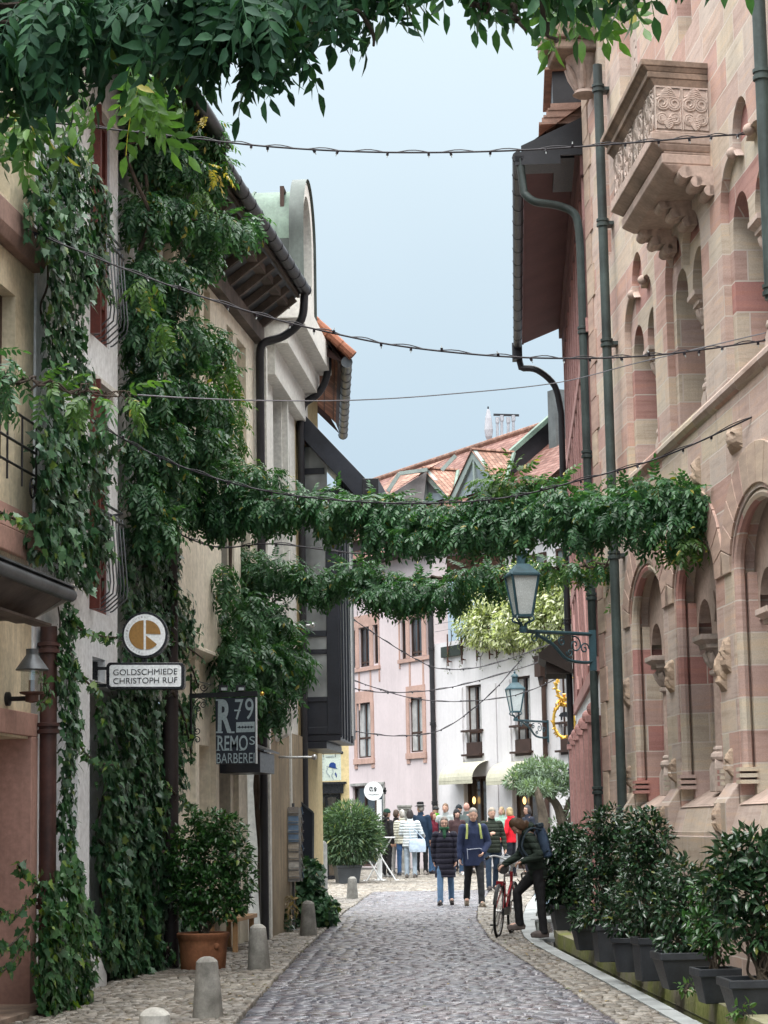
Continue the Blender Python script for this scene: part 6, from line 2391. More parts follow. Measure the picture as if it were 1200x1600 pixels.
def ivy_pipe():
	"""ivy climbing the joint between the cream and the white house"""
	F = Lf
	rg = np.random.default_rng(51)
	t = thing('ivy', 'ragged ivy column climbing the downpipe between the cream corner house and the white house', 'ivy', F.pt(F.px(75, 1560)[0], 0, .1))
	main = [(60, 215), (95, 205), (118, 250), (140, 330), (150, 400), (135, 445), (106, 465), (100, 540), (106, 600), (108, 650), (135, 665), (150, 700), (148, 760), (122, 785), (140, 820), (135, 880), (118, 920), (85, 905), (60, 890), (36, 870), (34, 800), (40, 740), (36, 690), (55, 640), (56, 540), (50, 430), (22, 350), (40, 290)]
	L1 = wall_leaves(F, main, 4600, rg, .12, (.0, .14), (.075, .13), .05, bul=.16)
	mid = [(92, 930), (108, 960), (98, 1010), (112, 1040), (105, 1090), (118, 1130), (108, 1200), (104, 1260), (108, 1340), (85, 1350), (90, 1250), (88, 1130), (80, 1050), (84, 980)]
	L2 = wall_leaves(F, mid, 900, rg, .16, (.0, .06), (.06, .11), .03, bul=.05)
	low = [(98, 1340), (112, 1400), (122, 1440), (112, 1500), (120, 1560), (128, 1595), (40, 1598), (36, 1540), (40, 1470), (45, 1410), (60, 1370)]
	L3 = wall_leaves(F, low, 2300, rg, .20, (.0, .14), (.07, .12), .04, bul=.12)
	tr = [[(28, 1350), (40, 1368), (62, 1385)], [(0, 1425), (25, 1428), (48, 1400)], [(0, 1480), (18, 1475), (42, 1450)], [(2, 1518), (18, 1505), (38, 1470)], [(108, 970), (130, 985), (165, 995), (200, 995)], [(118, 1050), (140, 1070), (158, 1095), (158, 1125)], [(112, 1130), (125, 1165), (150, 1190), (185, 1196)], [(140, 420), (160, 435), (178, 470)], [(150, 690), (185, 705), (212, 662)], [(145, 800), (165, 830), (175, 870)], [(0, 800), (25, 812), (45, 820)], [(60, 1050), (75, 1085), (62, 1100)]]
	Ls = [L1, L2]
	Ls2 = [L3]
	st = []
	for q in tr:
		o = .22
		pts = catmull([F.P(x, y, o) for x, y in q], 7)
		st.append(pts)
		n = len(pts) * 3
		idx = rg.integers(0, len(pts), n)
		P = np.array(pts)[idx] + rg.normal(0, .02, (n, 3))
		X = np.array([0, 0, -.8]) + rg.normal(0, .5, (n, 3))
		Z = F.n[None] + rg.normal(0, .4, (n, 3))
		Ls2.append((P, X, Z, rg.uniform(.05, .09, n)))
	leaf_object('foliage', T_IVY, *cat4(*Ls), LEAF_IVY, t, rg)
	leaf_object('light_foliage', T_IVY, *cat4(*Ls2), LEAF_IVY_LIGHT, t, rg)
	bl = []
	for x, y, rx, rz in ((100, 330, 30, 40), (70, 300, 25, 40), (120, 690, 36, 26), (90, 760, 40, 40), (130, 830, 30, 26), (75, 850, 40, 30), (80, 700, 36, 36)):
		k = 19.2 / FPX
		bl.append((F.P(x - 8, y, .2), (rx * k * .7, .13, rz * k * .8)))
	L = blob_leaves(bl, 130, rg, .5, .7, .9, .3, .4, (.07, .12))
	leaf_object('foliage', T_IVY, *L, LEAF_IVY, t, rg)
	for (xa, ya, xb, yb) in ((85, 1560, 80, 1150), (82, 1150, 95, 900), (95, 900, 75, 500), (80, 520, 70, 230), (95, 1580, 60, 1400)):
		st.append(wander(F.P(xa, ya, .1), F.P(xb, yb, .1), rg, 8, .03))
	stems('stem', st, .012, .006, vine_wood, t)
ivy_pipe()
def ivy_wall():
	"""dense ivy carpet under the overhang of the white house and up the wall beside it"""
	F = Lf
	rg = np.random.default_rng(61)
	t = thing('ivy', 'dense dark ivy curtain covering the wall beneath and beside the goldsmith sign', 'ivy', F.pt(F.px(200, 1540)[0], 0, -.2))
	low = [(140, 1095), (160, 1090), (200, 1085), (240, 1090), (285, 1085), (290, 1120), (270, 1160), (262, 1200), (258, 1260), (250, 1300), (240, 1330), (258, 1350), (280, 1390), (288, 1440), (272, 1470), (262, 1510), (240, 1530), (215, 1545), (180, 1545), (160, 1512), (138, 1500)]
	L1 = wall_leaves(F, low, 9000, rg, -.18, (.0, .12), (.075, .125), .03, bul=.16)
	leaf_object('foliage', T_IVY, *L1, LEAF_IVY, t, rg)
	up = [(181, 830), (262, 820), (262, 900), (300, 1000), (262, 1010), (250, 1060), (205, 1090), (170, 1070), (182, 1000), (178, 930)]
	L2 = wall_leaves(F, up, 2600, rg, -.08, (.0, .12), (.07, .12), .05, bul=.12)
	leaf_object('foliage', T_IVY, *L2, LEAF_IVY, t, rg)
	tr = [[(262, 1000), (290, 1010), (318, 1030)], [(270, 1080), (290, 1130), (300, 1190)], [(262, 1230), (285, 1250), (300, 1262)], [(285, 1020), (300, 1045), (310, 1075)], [(255, 1330), (270, 1345), (282, 1365)], [(262, 1480), (275, 1510), (300, 1525)]]
	st, Ls = [], []
	for q in tr:
		pts = catmull([F.P(x, y, .12) for x, y in q], 7)
		st.append(pts)
		n = len(pts) * 3
		idx = rg.integers(0, len(pts), n)
		Ls.append((np.array(pts)[idx] + rg.normal(0, .025, (n, 3)), np.array([0, 0, -.8]) + rg.normal(0, .5, (n, 3)), F.n[None] + rg.normal(0, .4, (n, 3)), rg.uniform(.05, .09, n)))
	leaf_object('light_foliage', T_IVY, *cat4(*Ls), LEAF_IVY_LIGHT, t, rg)
	for (xa, ya, xb, yb) in ((200, 1540, 215, 1100), (225, 1540, 240, 850), (170, 1530, 160, 1150)):
		st.append(wander(F.P(xa, ya, -.2), F.P(xb, yb, -.15), rg, 8, .04))
	stems('stem', st, .018, .008, vine_wood, t)
ivy_wall()
def big_vine():
	"""wisteria trunk between the houses with its heavy hanging crown"""
	F = Lf
	rg = np.random.default_rng(71)
	t = thing('wisteria_vine', 'towering bushy wisteria hanging in tiers on the wall of the white house', 'wisteria', F.pt(F.px(235, 1530)[0], 0, .0), 'wisteria trained up the left house fronts')
	bl, pale = [], []
	def put(x, y, rx, rz, o, lst, w=1.0):
		rx *= .78
		rz *= .85
		x = max(x + 8, 196 + rx)
		p = F.P(x, y, o)
		k = p[1] / FPX
		lst.append((p, (rx * k, rx * k * .95, rz * k), w))
	for x, y, rx, rz, o in ((215, 150, 45, 50, .3), (255, 180, 50, 50, .4), (300, 200, 40, 40, .55), (200, 230, 40, 50, .2), (260, 250, 55, 45, .4), (315, 260, 40, 40, .6), (210, 330, 34, 50, .25), (255, 325, 50, 36, .4), (310, 345, 60, 28, .6), (360, 355, 36, 26, .7), (385, 345, 20, 20, .8), (215, 420, 36, 50, .25), (255, 440, 50, 50, .35), (300, 400, 36, 26, .5), (220, 520, 40, 55, .25), (270, 525, 56, 50, .4), (318, 540, 36, 36, .55), (225, 610, 40, 45, .25), (275, 610, 56, 40, .4), (322, 640, 38, 42, .55), (240, 690, 50, 45, .3), (290, 690, 56, 40, .45), (330, 690, 34, 36, .5), (215, 770, 34, 45, .2), (260, 760, 40, 40, .35), (235, 820, 40, 30, .3), (200, 690, 24, 40, .15), (190, 480, 16, 50, .15), (300, 740, 34, 20, .4)):
		put(x, y, rx, rz, o, bl)
	for x, y, rx, rz, o in ((225, 130, 30, 30, .5), (255, 150, 30, 26, .55), (330, 250, 20, 14, .75), (330, 210, 16, 20, .7), (250, 510, 24, 14, .75), (220, 440, 20, 20, .55), (345, 590, 18, 26, .75), (350, 640, 16, 24, .7), (300, 300, 20, 12, .7)):
		put(x, y, rx, rz, o, pale)
	L = blob_leaves(bl, 170, rg, .38, .85, .8, .5, .36, (.18, .28))
	leaf_object('foliage', T_WIST, *L, LEAF_WIST, t, rg)
	L = blob_leaves(pale, 90, rg, .42, .85, .8, .5, .36, (.2, .28))
	leaf_object('young_foliage', T_WIST, *L, LEAF_WIST_PALE, t, rg)
	yl = []
	for x, y in ((322, 262), (338, 270), (310, 178)):
		put(x, y, 9, 8, .85, yl)
	L = blob_leaves(yl, 110, rg, .3, .8, .8, .5, .4, (.16, .22))
	leaf_object('yellow_foliage', T_WIST, *L, mk_leaf('yellowed_leaf', (.32, .27, .06), (.50, .36, .12), None, trans=.3), t, rg)
	st = []
	x0 = F.px(235, 1530)[0]
	for k in range(4):
		a = F.pt(x0 + rg.normal(0, .06), 0, -.27)
		m1 = F.P(225 + 6 * k, 840, -.1)
		m2 = F.P(215 + 10 * k, 400, .2)
		b = F.P(215 + 14 * k, 140, .3)
		st.append(wander(a, m1, rg, 8, .05) + wander(m1, m2, rg, 6, .08)[1:] + wander(m2, b, rg, 5, .08)[1:])
	for x, y, rx, rz, o in ((310, 345, 60, 28, .6), (270, 525, 56, 50, .4), (290, 690, 56, 40, .45)):
		st.append(wander(F.P(222, y + 40, .1), F.P(x, y, o), rg, 6, .05))
	st.append(wander(F.P(240, 840, .1), at_d(300, 800, 23.4), rg, 5, .05))
	stems('trunk', st, .05, .014, vine_wood, t, 7)
big_vine()
def second_vine():
	F = Lf
	rg = np.random.default_rng(81)
	t = thing('wisteria_vine', 'second wisteria clambering over the cream townhouse above the barber sign', 'wisteria', F.pt(F.px(408, 1440)[0], 0, .15), 'wisteria trained up the left house fronts')
	bl, pale = [], []
	def put(x, y, rx, rz, o, lst, w=1.0):
		p = F.P(x, y, o)
		k = p[1] / FPX
		lst.append((p, (rx * k, rx * k * .8, rz * k), w))
	for x, y, rx, rz, o in ((372, 960, 30, 45, .2), (410, 970, 42, 40, .3), (365, 1020, 30, 36, .2), (405, 1030, 44, 34, .35), (440, 1030, 40, 32, .5), (460, 1040, 22, 24, .6), (375, 1070, 40, 26, .3), (430, 1080, 28, 30, .45), (425, 1105, 20, 22, .45), (350, 900, 14, 34, .15), (440, 985, 26, 26, .45)):
		put(x, y, rx, rz, o, bl)
	for x, y, rx, rz, o in ((358, 600, 12, 60, .12), (362, 660, 14, 60, .14), (358, 550, 8, 20, .1), (365, 700, 12, 26, .12)):
		put(x, y, rx, rz, o, pale, .75)
	L = blob_leaves(bl, 105, rg, .42, .8, .8, .55, .36, (.22, .32))
	leaf_object('foliage', T_WIST, *L, LEAF_WIST, t, rg)
	L = blob_leaves(pale, 90, rg, .35, .8, .8, .5, .4, (.17, .25))
	leaf_object('young_foliage', T_WIST, *L, mk_leaf('mid_wisteria_leaf', (.04, .10, .035), (.08, .17, .05), (.22, .22, .05), yf=.03, trans=.3), t, rg)
	sb = F.px(412, 1430)[0]
	st = []
	for k in range(3):
		a = F.pt(sb - .1 + .03 * k, 0, .02)
		st.append(wander(a, F.P(395, 1080, .02), rg, 8, .02) + wander(F.P(395, 1080, .14), F.P(360, 900, .1), rg, 5, .05)[1:] + wander(F.P(360, 900, .1), F.P(358, 560, .06), rg, 6, .03)[1:])
	st.append(wander(F.P(385, 950, .12), at_d(440, 930, 28.4), rg, 5, .04))
	stems('trunk', st, .035, .01, vine_wood, t, 6)
second_vine()
def terrace_bush():
	F = Pf
	rg = np.random.default_rng(91)
	c = F.P(800, 960, -.3)
	t = thing('terrace_shrub', 'big variegated cream and green shrub spilling over the roof terrace rail', 'shrub', c)
	bl = []
	for x, y, rx, rz in ((750, 940, 34, 38), (735, 975, 26, 34), (780, 925, 40, 36), (820, 915, 40, 36), (770, 975, 44, 36), (815, 965, 46, 40), (850, 930, 36, 40), (860, 970, 36, 40), (880, 930, 30, 50), (800, 995, 40, 22), (845, 995, 36, 24), (760, 1000, 26, 16), (880, 985, 24, 30)):
		p = F.P(x, y, .1)
		k = p[1] / FPX
		bl.append((p, (rx * k, rx * k, rz * k)))
	L = blob_leaves(bl, 120, rg, .5, .45, .8, .5, .5, (.11, .19))
	leaf_object('foliage', T_OVAL, *L, LEAF_VARI, t, rg)
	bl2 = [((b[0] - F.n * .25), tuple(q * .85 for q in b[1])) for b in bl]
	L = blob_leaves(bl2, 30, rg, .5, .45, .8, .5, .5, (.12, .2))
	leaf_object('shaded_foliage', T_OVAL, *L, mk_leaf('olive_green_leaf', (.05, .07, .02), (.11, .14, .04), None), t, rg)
	st = []
	for x in range(705, 895, 9):
		p = F.P(x, 985, .18)
		q = F.P(x + rg.uniform(-8, 8), rg.uniform(1015, 1050), .16)
		st.append(wander(p, q, rg, 4, .04))
	for k in range(6):
		st.append(wander(F.P(790 + 10 * k, 1010, -.6), F.P(740 + 30 * k, 930, -.1), rg, 5, .1))
	stems('stem', st, .014, .006, vine_wood, t, 5)
	Ls = []
	for s_ in st[:21]:
		n = 26
		idx = rg.integers(0, len(s_), n)
		Ls.append((np.array(s_)[idx] + rg.normal(0, .05, (n, 3)), np.array([0, 0, -.7]) + rg.normal(0, .5, (n, 3)), F.n[None] + rg.normal(0, .4, (n, 3)), rg.uniform(.05, .1, n)))
	leaf_object('hanging_foliage', T_OVAL, *cat4(*Ls), mk_leaf('olive_green_leaf', (.05, .07, .02), (.11, .14, .04), None), t, rg)
	m = MB()
	s, z = F.px(708, 1020, .06)
	sB = F.px(690, 1020, .06)[0]
	m.fbox(F, min(s, sB) - .5, max(s, sB), z - .1, z + .22, -.5, .09)
	m.build('planter_trough', mk('dark_trough', (.03, .04, .035), .7, .2, 3), t, F)
terrace_bush()
# ------------------------------------------------------------------ signs
IMZ = np.array([math.sin(ROLL), 0, math.cos(ROLL)])
def goldsmith_sign():
	F0 = Lf
	s, z = F0.px(165, 1056, 0.0)
	base = F0.pt(F0.px(150, 1056, .02)[0], z, .02)
	d = base[1]
	X = np.array([1.0, 0, 0])
	q = lambda x, y, dd=0.0: at_d(x, y, d + dd)
	t = thing('hanging_sign', 'white goldsmith sign in black frames, a round disc above a lettered panel', 'sign', base)
	def rrect(x0, y0, x1, y1, r, dd, n=5):
		pts = []
		for cx_, cy_, a in ((x1 - r, y0 + r, 0), (x0 + r, y0 + r, PI / 2), (x0 + r, y1 - r, PI), (x1 - r, y1 - r, 1.5 * PI)):
			arcp = [(cx_ + r * math.cos(a + PI / 2 * i / n), cy_ - r * math.sin(a + PI / 2 * i / n)) for i in range(n + 1)]
			pts += arcp
		return [q(x, y, dd) for x, y in pts]
	m = MB()
	m.prism(rrect(166, 1035, 288, 1077, 7, .0), (0, .16, 0))
	m.build('panel_case', sign_black, t, None, False, .006)
	m = MB()
	m.poly(*rrect(171, 1039, 283, 1073, 4, -.004))
	m.build('panel_face', sign_white, t)
	k = d / FPX
	for i, (txt, yc) in enumerate((('GOLDSCHMIEDE', 1049.5), ('CHRISTOPH RUF', 1063.0))):
		text_mesh(txt, None, 0, 0, 0, 100 * k, 9.2 * k, sign_black, t, 'lettering', X=X, c=q(227, yc + .3, -.009), Zv=IMZ, bold=.0)
	c = q(226, 992)
	m = MB()
	m.lathe(c + (0, .08, 0), [(36 * k, -.08), (36.5 * k, -.06), (36.5 * k, .07), (35 * k, .08)], 40, True, (0, 1, 0))
	m.build('disc_case', sign_black, t, None, False)
	m = MB()
	m.lathe(c + (0, -.004, 0), [(32.5 * k, .0), (32.5 * k, .002)], 40, True, (0, 1, 0))
	m.build('disc_face', sign_white, t)
	m = MB()
	r = 23 * k
	def disc_pts(a0, a1, dx, n=20):
		return [c + np.array([dx * k, -.010, 0]) + r * (math.cos(a0 + (a1 - a0) * i / n) * X + math.sin(a0 + (a1 - a0) * i / n) * np.array([0, 0, 1.0])) for i in range(n + 1)]
	m.poly(*disc_pts(PI / 2, 1.5 * PI, -1.4))
	m.poly(c + np.array([2.2 * k, -.010, 1.5 * k]), *disc_pts(.02, PI / 2, 2.2))
	m.poly(c + np.array([2.2 * k, -.010, -1.0 * k]), *disc_pts(-PI / 2, -.72, 2.2))
	m.build('ochre_mark', sign_gold, t)
	txt = 'SILBERSCHMIED CHRISTOPH RUF '
	for i, ch in enumerate(txt[:20]):
		if ch == ' ':
			continue
		a = R(262) - i * R(9.6)
		p = c + np.array([0, -.009, 0]) + 28.3 * k * (math.cos(a) * X + math.sin(a) * np.array([0, 0, 1.0]))
		tx = np.array([math.sin(a), 0, -math.cos(a)])
		text_mesh(ch, None, 0, 0, 0, 2.4 * k, 3.4 * k, mk('pale_print', (.45, .46, .47)), t, 'ring_letter', X=tx, c=p, Zv=np.array([math.cos(a), 0, math.sin(a)]))
	m = MB()
	for y in (1044.5, 1071):
		m.bar(q(149, y, .08), q(167, y, .08), .035, .03)
	m.bar(q(149, 1034, .08), q(149, 1074, .08), .04, .05)
	m.bar(q(226, 1028, .08), q(226, 1036, .08), .05, .05)
	m.build('bracket', sign_black, t)
goldsmith_sign()
def barber_sign():
	F0 = Lf
	t0 = F0.px(299, 1085, .03)
	base = F0.pt(t0[0], t0[1], .03)
	d = base[1]
	X = np.array([1.0, 0, 0])
	k = d / FPX
	q = lambda x, y, dd=0.0: at_d(x, y, d + dd)
	t = thing('hanging_sign', 'navy barber shop board with pale lettering on a scrolled wrought iron bracket', 'sign', base)
	m = MB()
	m.prism([q(336.5, 1091), q(399, 1089), q(399.5, 1193), q(337.5, 1194)], (0, .045, 0))
	m.build('board', sign_navy, t, None, False, .004)
	m = MB()
	m.prism([q(399, 1089, -.003), q(401.5, 1089, -.003), q(402, 1193, -.003), q(399.5, 1193, -.003)], (0, .05, 0))
	m.build('board_edge', white_metal, t)
	def txt(s, x, y, w, h, nm='lettering', b=0.0):
		text_mesh(s, None, 0, 0, 0, w * k, h * k, sign_grey, t, nm, X=X, c=q(x, y, -.006), Zv=IMZ, bold=b)
	def bars(lst, nm='serif'):
		mm = MB()
		for (x, y, w, h) in lst:
			mm.poly(q(x - w / 2, y - h / 2, -.007), q(x + w / 2, y - h / 2, -.007), q(x + w / 2, y + h / 2, -.007), q(x - w / 2, y + h / 2, -.007))
		mm.build(nm, sign_grey, t)
	txt('R', 351.5, 1119, 22, 52, b=.035)
	bars([(343, 1093.8, 12, 2.4), (342.5, 1144.2, 11, 2.6), (362, 1144.2, 9, 2.6)])
	txt('7', 373.5, 1108.5, 13, 32)
	bars([(371, 1110, 10, 2.2)])
	txt('9', 389.5, 1107.5, 13, 33)
	m = MB()
	m.poly(q(369, 1128.5, -.007), q(398, 1127.5, -.007), q(398, 1143.5, -.007), q(369, 1144.5, -.007))
	m.build('razor_blade', sign_grey, t)
	m = MB()
	m.poly(q(371, 1135.6, -.009), q(396, 1134.9, -.009), q(396, 1136.6, -.009), q(371, 1137.3, -.009))
	for x in (374, 379, 383.5, 388, 393):
		m.poly(q(x - 1.6, 1136.2, -.010), q(x, 1133.6, -.010), q(x + 1.6, 1136, -.010), q(x, 1138.6, -.010))
	m.build('razor_slot', sign_navy, t)
	txt('REMO', 363.5, 1161, 47, 23.5, b=.012)
	txt('S', 394, 1157, 8.5, 13)
	bars([(341, 1150, 6, 1.3), (341, 1172.2, 6, 1.3), (350.5, 1172.2, 4, 1.3), (361, 1172.2, 4, 1.3), (376, 1172.2, 4, 1.3)])
	txt('BARBEREI', 368, 1184.5, 59, 15.5, b=.0)
	m = MB()
	m.tube([q(298.5, 1058), q(298.5, 1173)], .014, 8)
	m.bar(q(296, 1087.5), q(402, 1083.5), .035, .055)
	m.ell(q(298.5, 1056), .018, .018, .03)
	m.build('bracket_arm', iron_black, t)
	m = MB()
	Xv, Zv = X, np.array([0, 0, 1.0])
	for (x, y, r, a0, tn) in ((307, 1070, 5.5, PI, 1.3), (318, 1074, 6.5, 0, -1.3), (309, 1108, 5.5, PI, -1.3), (318, 1102, 6, 0, 1.3), (308, 1142, 6, PI, 1.3), (308, 1156, 6, PI, -1.3)):
		m = MB()
		m.tube(spiral(q(x, y), r * k, 1.2 * k, a0, tn, Xv, Zv, 22), .006, 5)
		m.build('scroll', iron_black, t, None, True)
	for pp in (((299, 1064), (303, 1080), (312, 1085), (322, 1078)), ((299, 1112), (304, 1098), (312, 1091), (323, 1096)), ((303, 1116), (304, 1150)), ((299, 1062), (330, 1070))):
		m = MB()
		m.tube(catmull([q(*w) for w in pp], 6), .0055, 5)
		m.build('scroll', iron_black, t, None, True)
	for x in (349, 376):
		m = MB()
		m.box(q(x, 1075), (.05, 0, 0), (0, .04, 0), (0, 0, .03))
		m.tube([q(x - 3, 1082), q(x - 2, 1066)], .006, 5)
		m.build('floodlight', metal_dark, t)
		m = MB()
		m.box(q(x + 1, 1076.5, -.045), (.032, 0, 0), (0, .003, 0), (0, 0, .016))
		m.build('floodlight_lens', glass_milk, t)
	m = MB()
	m.ell(q(409.5, 1084), .026, .026, .026)
	m.build('brass_knob', gold, t, None, True)
barber_sign()
def hat_sign():
	d = 43.0
	k = d / FPX
	q = lambda x, y, dd=0.0: at_d(x, y, d + dd)
	X = np.array([1.0, 0, 0])
	t = thing('hanging_sign', 'pale mint shop sign with a blue hat drawing under an iron rod', 'sign', q(490, 1176))
	m = MB()
	m.prism([q(497.5, 1179), q(532.5, 1178), q(533, 1219), q(498, 1221)], (0, .04, 0))
	m.build('board', mk('sign_mint', (.62, .70, .62), .5, .05, 3, .02), t, None, False, .004)
	m = MB()
	m.tube([q(477, 1177), q(533, 1176)], .02, 8)
	m.ell(q(534, 1176), .035, .035, .035)
	for x in (505, 524):
		m.bar(q(x, 1176), q(x, 1183), .02, .01)
	m.tube([q(478, 1177), q(472, 1178, -4)], .02, 8)
	m.build('rod', iron_black, t, None, True)
	m = MB()
	cr = [(514, 1199), (514.5, 1194), (517, 1191.5), (521, 1191), (524.5, 1193.5), (525, 1199.5), (528, 1201.5), (520, 1200.2), (509, 1197.2), (508, 1196.5)]
	m.poly(*[q(x, y, -.006) for x, y in cr])
	m.poly(*[q(x, y, -.006) for x, y in ((524, 1206), (526, 1210), (526.5, 1214), (525.5, 1215), (523, 1209))])
	m.build('blue_drawing', ink_blue, t)
	m = MB()
	for pl in (((512, 1199), (511, 1203), (509.5, 1205.5), (511, 1206.5), (511, 1209), (514, 1210.5), (515, 1215)), ((520, 1201), (520.5, 1207), (518, 1212), (521, 1218))):
		m.tube([q(x, y, -.008) for x, y in pl], .004, 4)
	for i in range(6):
		m.bar(q(500, 1186 + i * 5.4, -.006), q(507 - (i % 3), 1185.8 + i * 5.4, -.006), .006, .004)
	m.bar(q(509, 1182.5, -.006), q(522, 1182.2, -.006), .008, .004)
	m.build('fine_lines', mk('blue_line', (.10, .16, .28), .5), t)
hat_sign()
def round_sign():
	d = 52.0
	k = d / FPX
	q = lambda x, y, dd=0.0: at_d(x, y, d + dd)
	X = np.array([1.0, 0, 0])
	c = q(583.5, 1236)
	t = thing('round_sign', 'round white shop sign with small black scribble on a short black arm', 'sign', q(601, 1236))
	m = MB()
	m.lathe(c, [(14.6 * k, 0), (14.6 * k, .10)], 32, True, (0, 1, 0))
	m.build('disc', sign_white, t)
	m = MB()
	m.bar(q(597, 1236, .05), q(602, 1236, .05), .05, .05)
	m.bar(q(601.5, 1230.5, .05), q(601.5, 1241, .05), .05, .05)
	m.bar(q(601.5, 1236, .05), q(603, 1236, 15.0), .05, .05)
	m.build('arm', iron_black, t)
	m = MB()
	z = -.006
	for pts in (((578, 1230), (577.5, 1234), (580, 1236)), ((578.5, 1229.5), (581.5, 1230.5), (581, 1233)), ((586, 1230), (588, 1232), (586, 1234.5), (584.5, 1232.5), (586, 1230)), ((581, 1234.5), (583, 1236)), ((585, 1236), (588, 1234.5))):
		m.tube([q(x, y, z) for x, y in pts], .012, 4)
	for i in range(9):
		m.bar(q(576 + i * 1.8, 1241.2, z), q(577 + i * 1.8, 1240.6 + (i % 2), z), .018, .01)
	m.build('scribble', sign_black, t)
	t = thing('white_post', 'slim white post standing beneath the round white sign', 'post', at_d(593, 1372, 53))
	m = MB()
	b = at_z(593, 1368, .14)
	b = at_d(593, 1370, 54)
	b[2] = gz(54)
	m.tube([b, at_d(592.5, 1249, 54)], .07, 10)
	m.lathe(b, [(.18, 0), (.18, .03), (.09, .05)], 12)
	m.build('shaft', white_metal, t, None, True)
round_sign()
def wreath_sign():
	d = 46.0
	k = d / FPX
	q = lambda x, y, dd=0.0: at_d(x, y, d + dd)
	X, Z = np.array([1.0, 0, 0]), np.array([0, 0, 1.0])
	t = thing('gilded_sign', 'gilded inn sign, a golden wreath with a black beast and small letters', 'sign', q(895, 1090))
	rg = np.random.default_rng(5)
	m = MB()
	c = q(881, 1126)
	R1_ = 26 * k
	m.tube(arc(c, R1_, 0, 2 * PI, 32, X * .62, Z), .035, 6)
	for i in range(44):
		a = i * 2 * PI / 44
		p = c + R1_ * (math.cos(a) * .62 * X + math.sin(a) * Z)
		v = rg.normal(0, 1, 3)
		m.tube([p, p + unit(v) * .09 + Z * .02], [.035, .008], 5)
	m.build('wreath', gold, t, None, True)
	m = MB()
	c2 = q(881, 1073)
	m.tube(arc(c2, 19 * k, .2 * PI, 1.75 * PI, 20, X * .62, Z), .03, 6)
	for i in range(26):
		a = (.2 + 1.55 * i / 26) * PI
		p = c2 + 19 * k * (math.cos(a) * .62 * X + math.sin(a) * Z)
		m.tube([p, p + unit(rg.normal(0, 1, 3)) * .10], [.04, .008], 5)
	for i in range(12):
		p = q(878 + rg.normal(0, 3), 1095 + rg.normal(0, 5))
		m.tube([p, p + unit(rg.normal(0, 1, 3)) * .10], [.045, .01], 5)
	m.build('crest', gold, t, None, True)
	m = MB()
	m.prism([q(x, y, -.02) for x, y in ((873, 1119), (876, 1114), (882, 1112), (888, 1113), (890, 1118), (889, 1124), (886.5, 1124), (886, 1120), (879, 1120), (878.5, 1125), (876, 1125), (876, 1120))], (0, .04, 0))
	m.build('beast', sign_black, t)
	for ch, x in (('T', 874), ('I', 878), ('D', 882.5), ('A', 888)):
		text_mesh(ch, None, 0, 0, 0, (1.2 if ch == 'I' else 3.6) * k, 6.5 * k, sign_black, t, 'letter', X=X, c=q(x, 1133.5, -.02))
	m = MB()
	m.tube([q(881, 1050), q(881, 1056)], .02, 6)
	m.tube([q(870, 1051), q(898, 1050), q(902, 1050, -2)], .03, 6)
	m.build('bracket', iron_black, t)
wreath_sign()
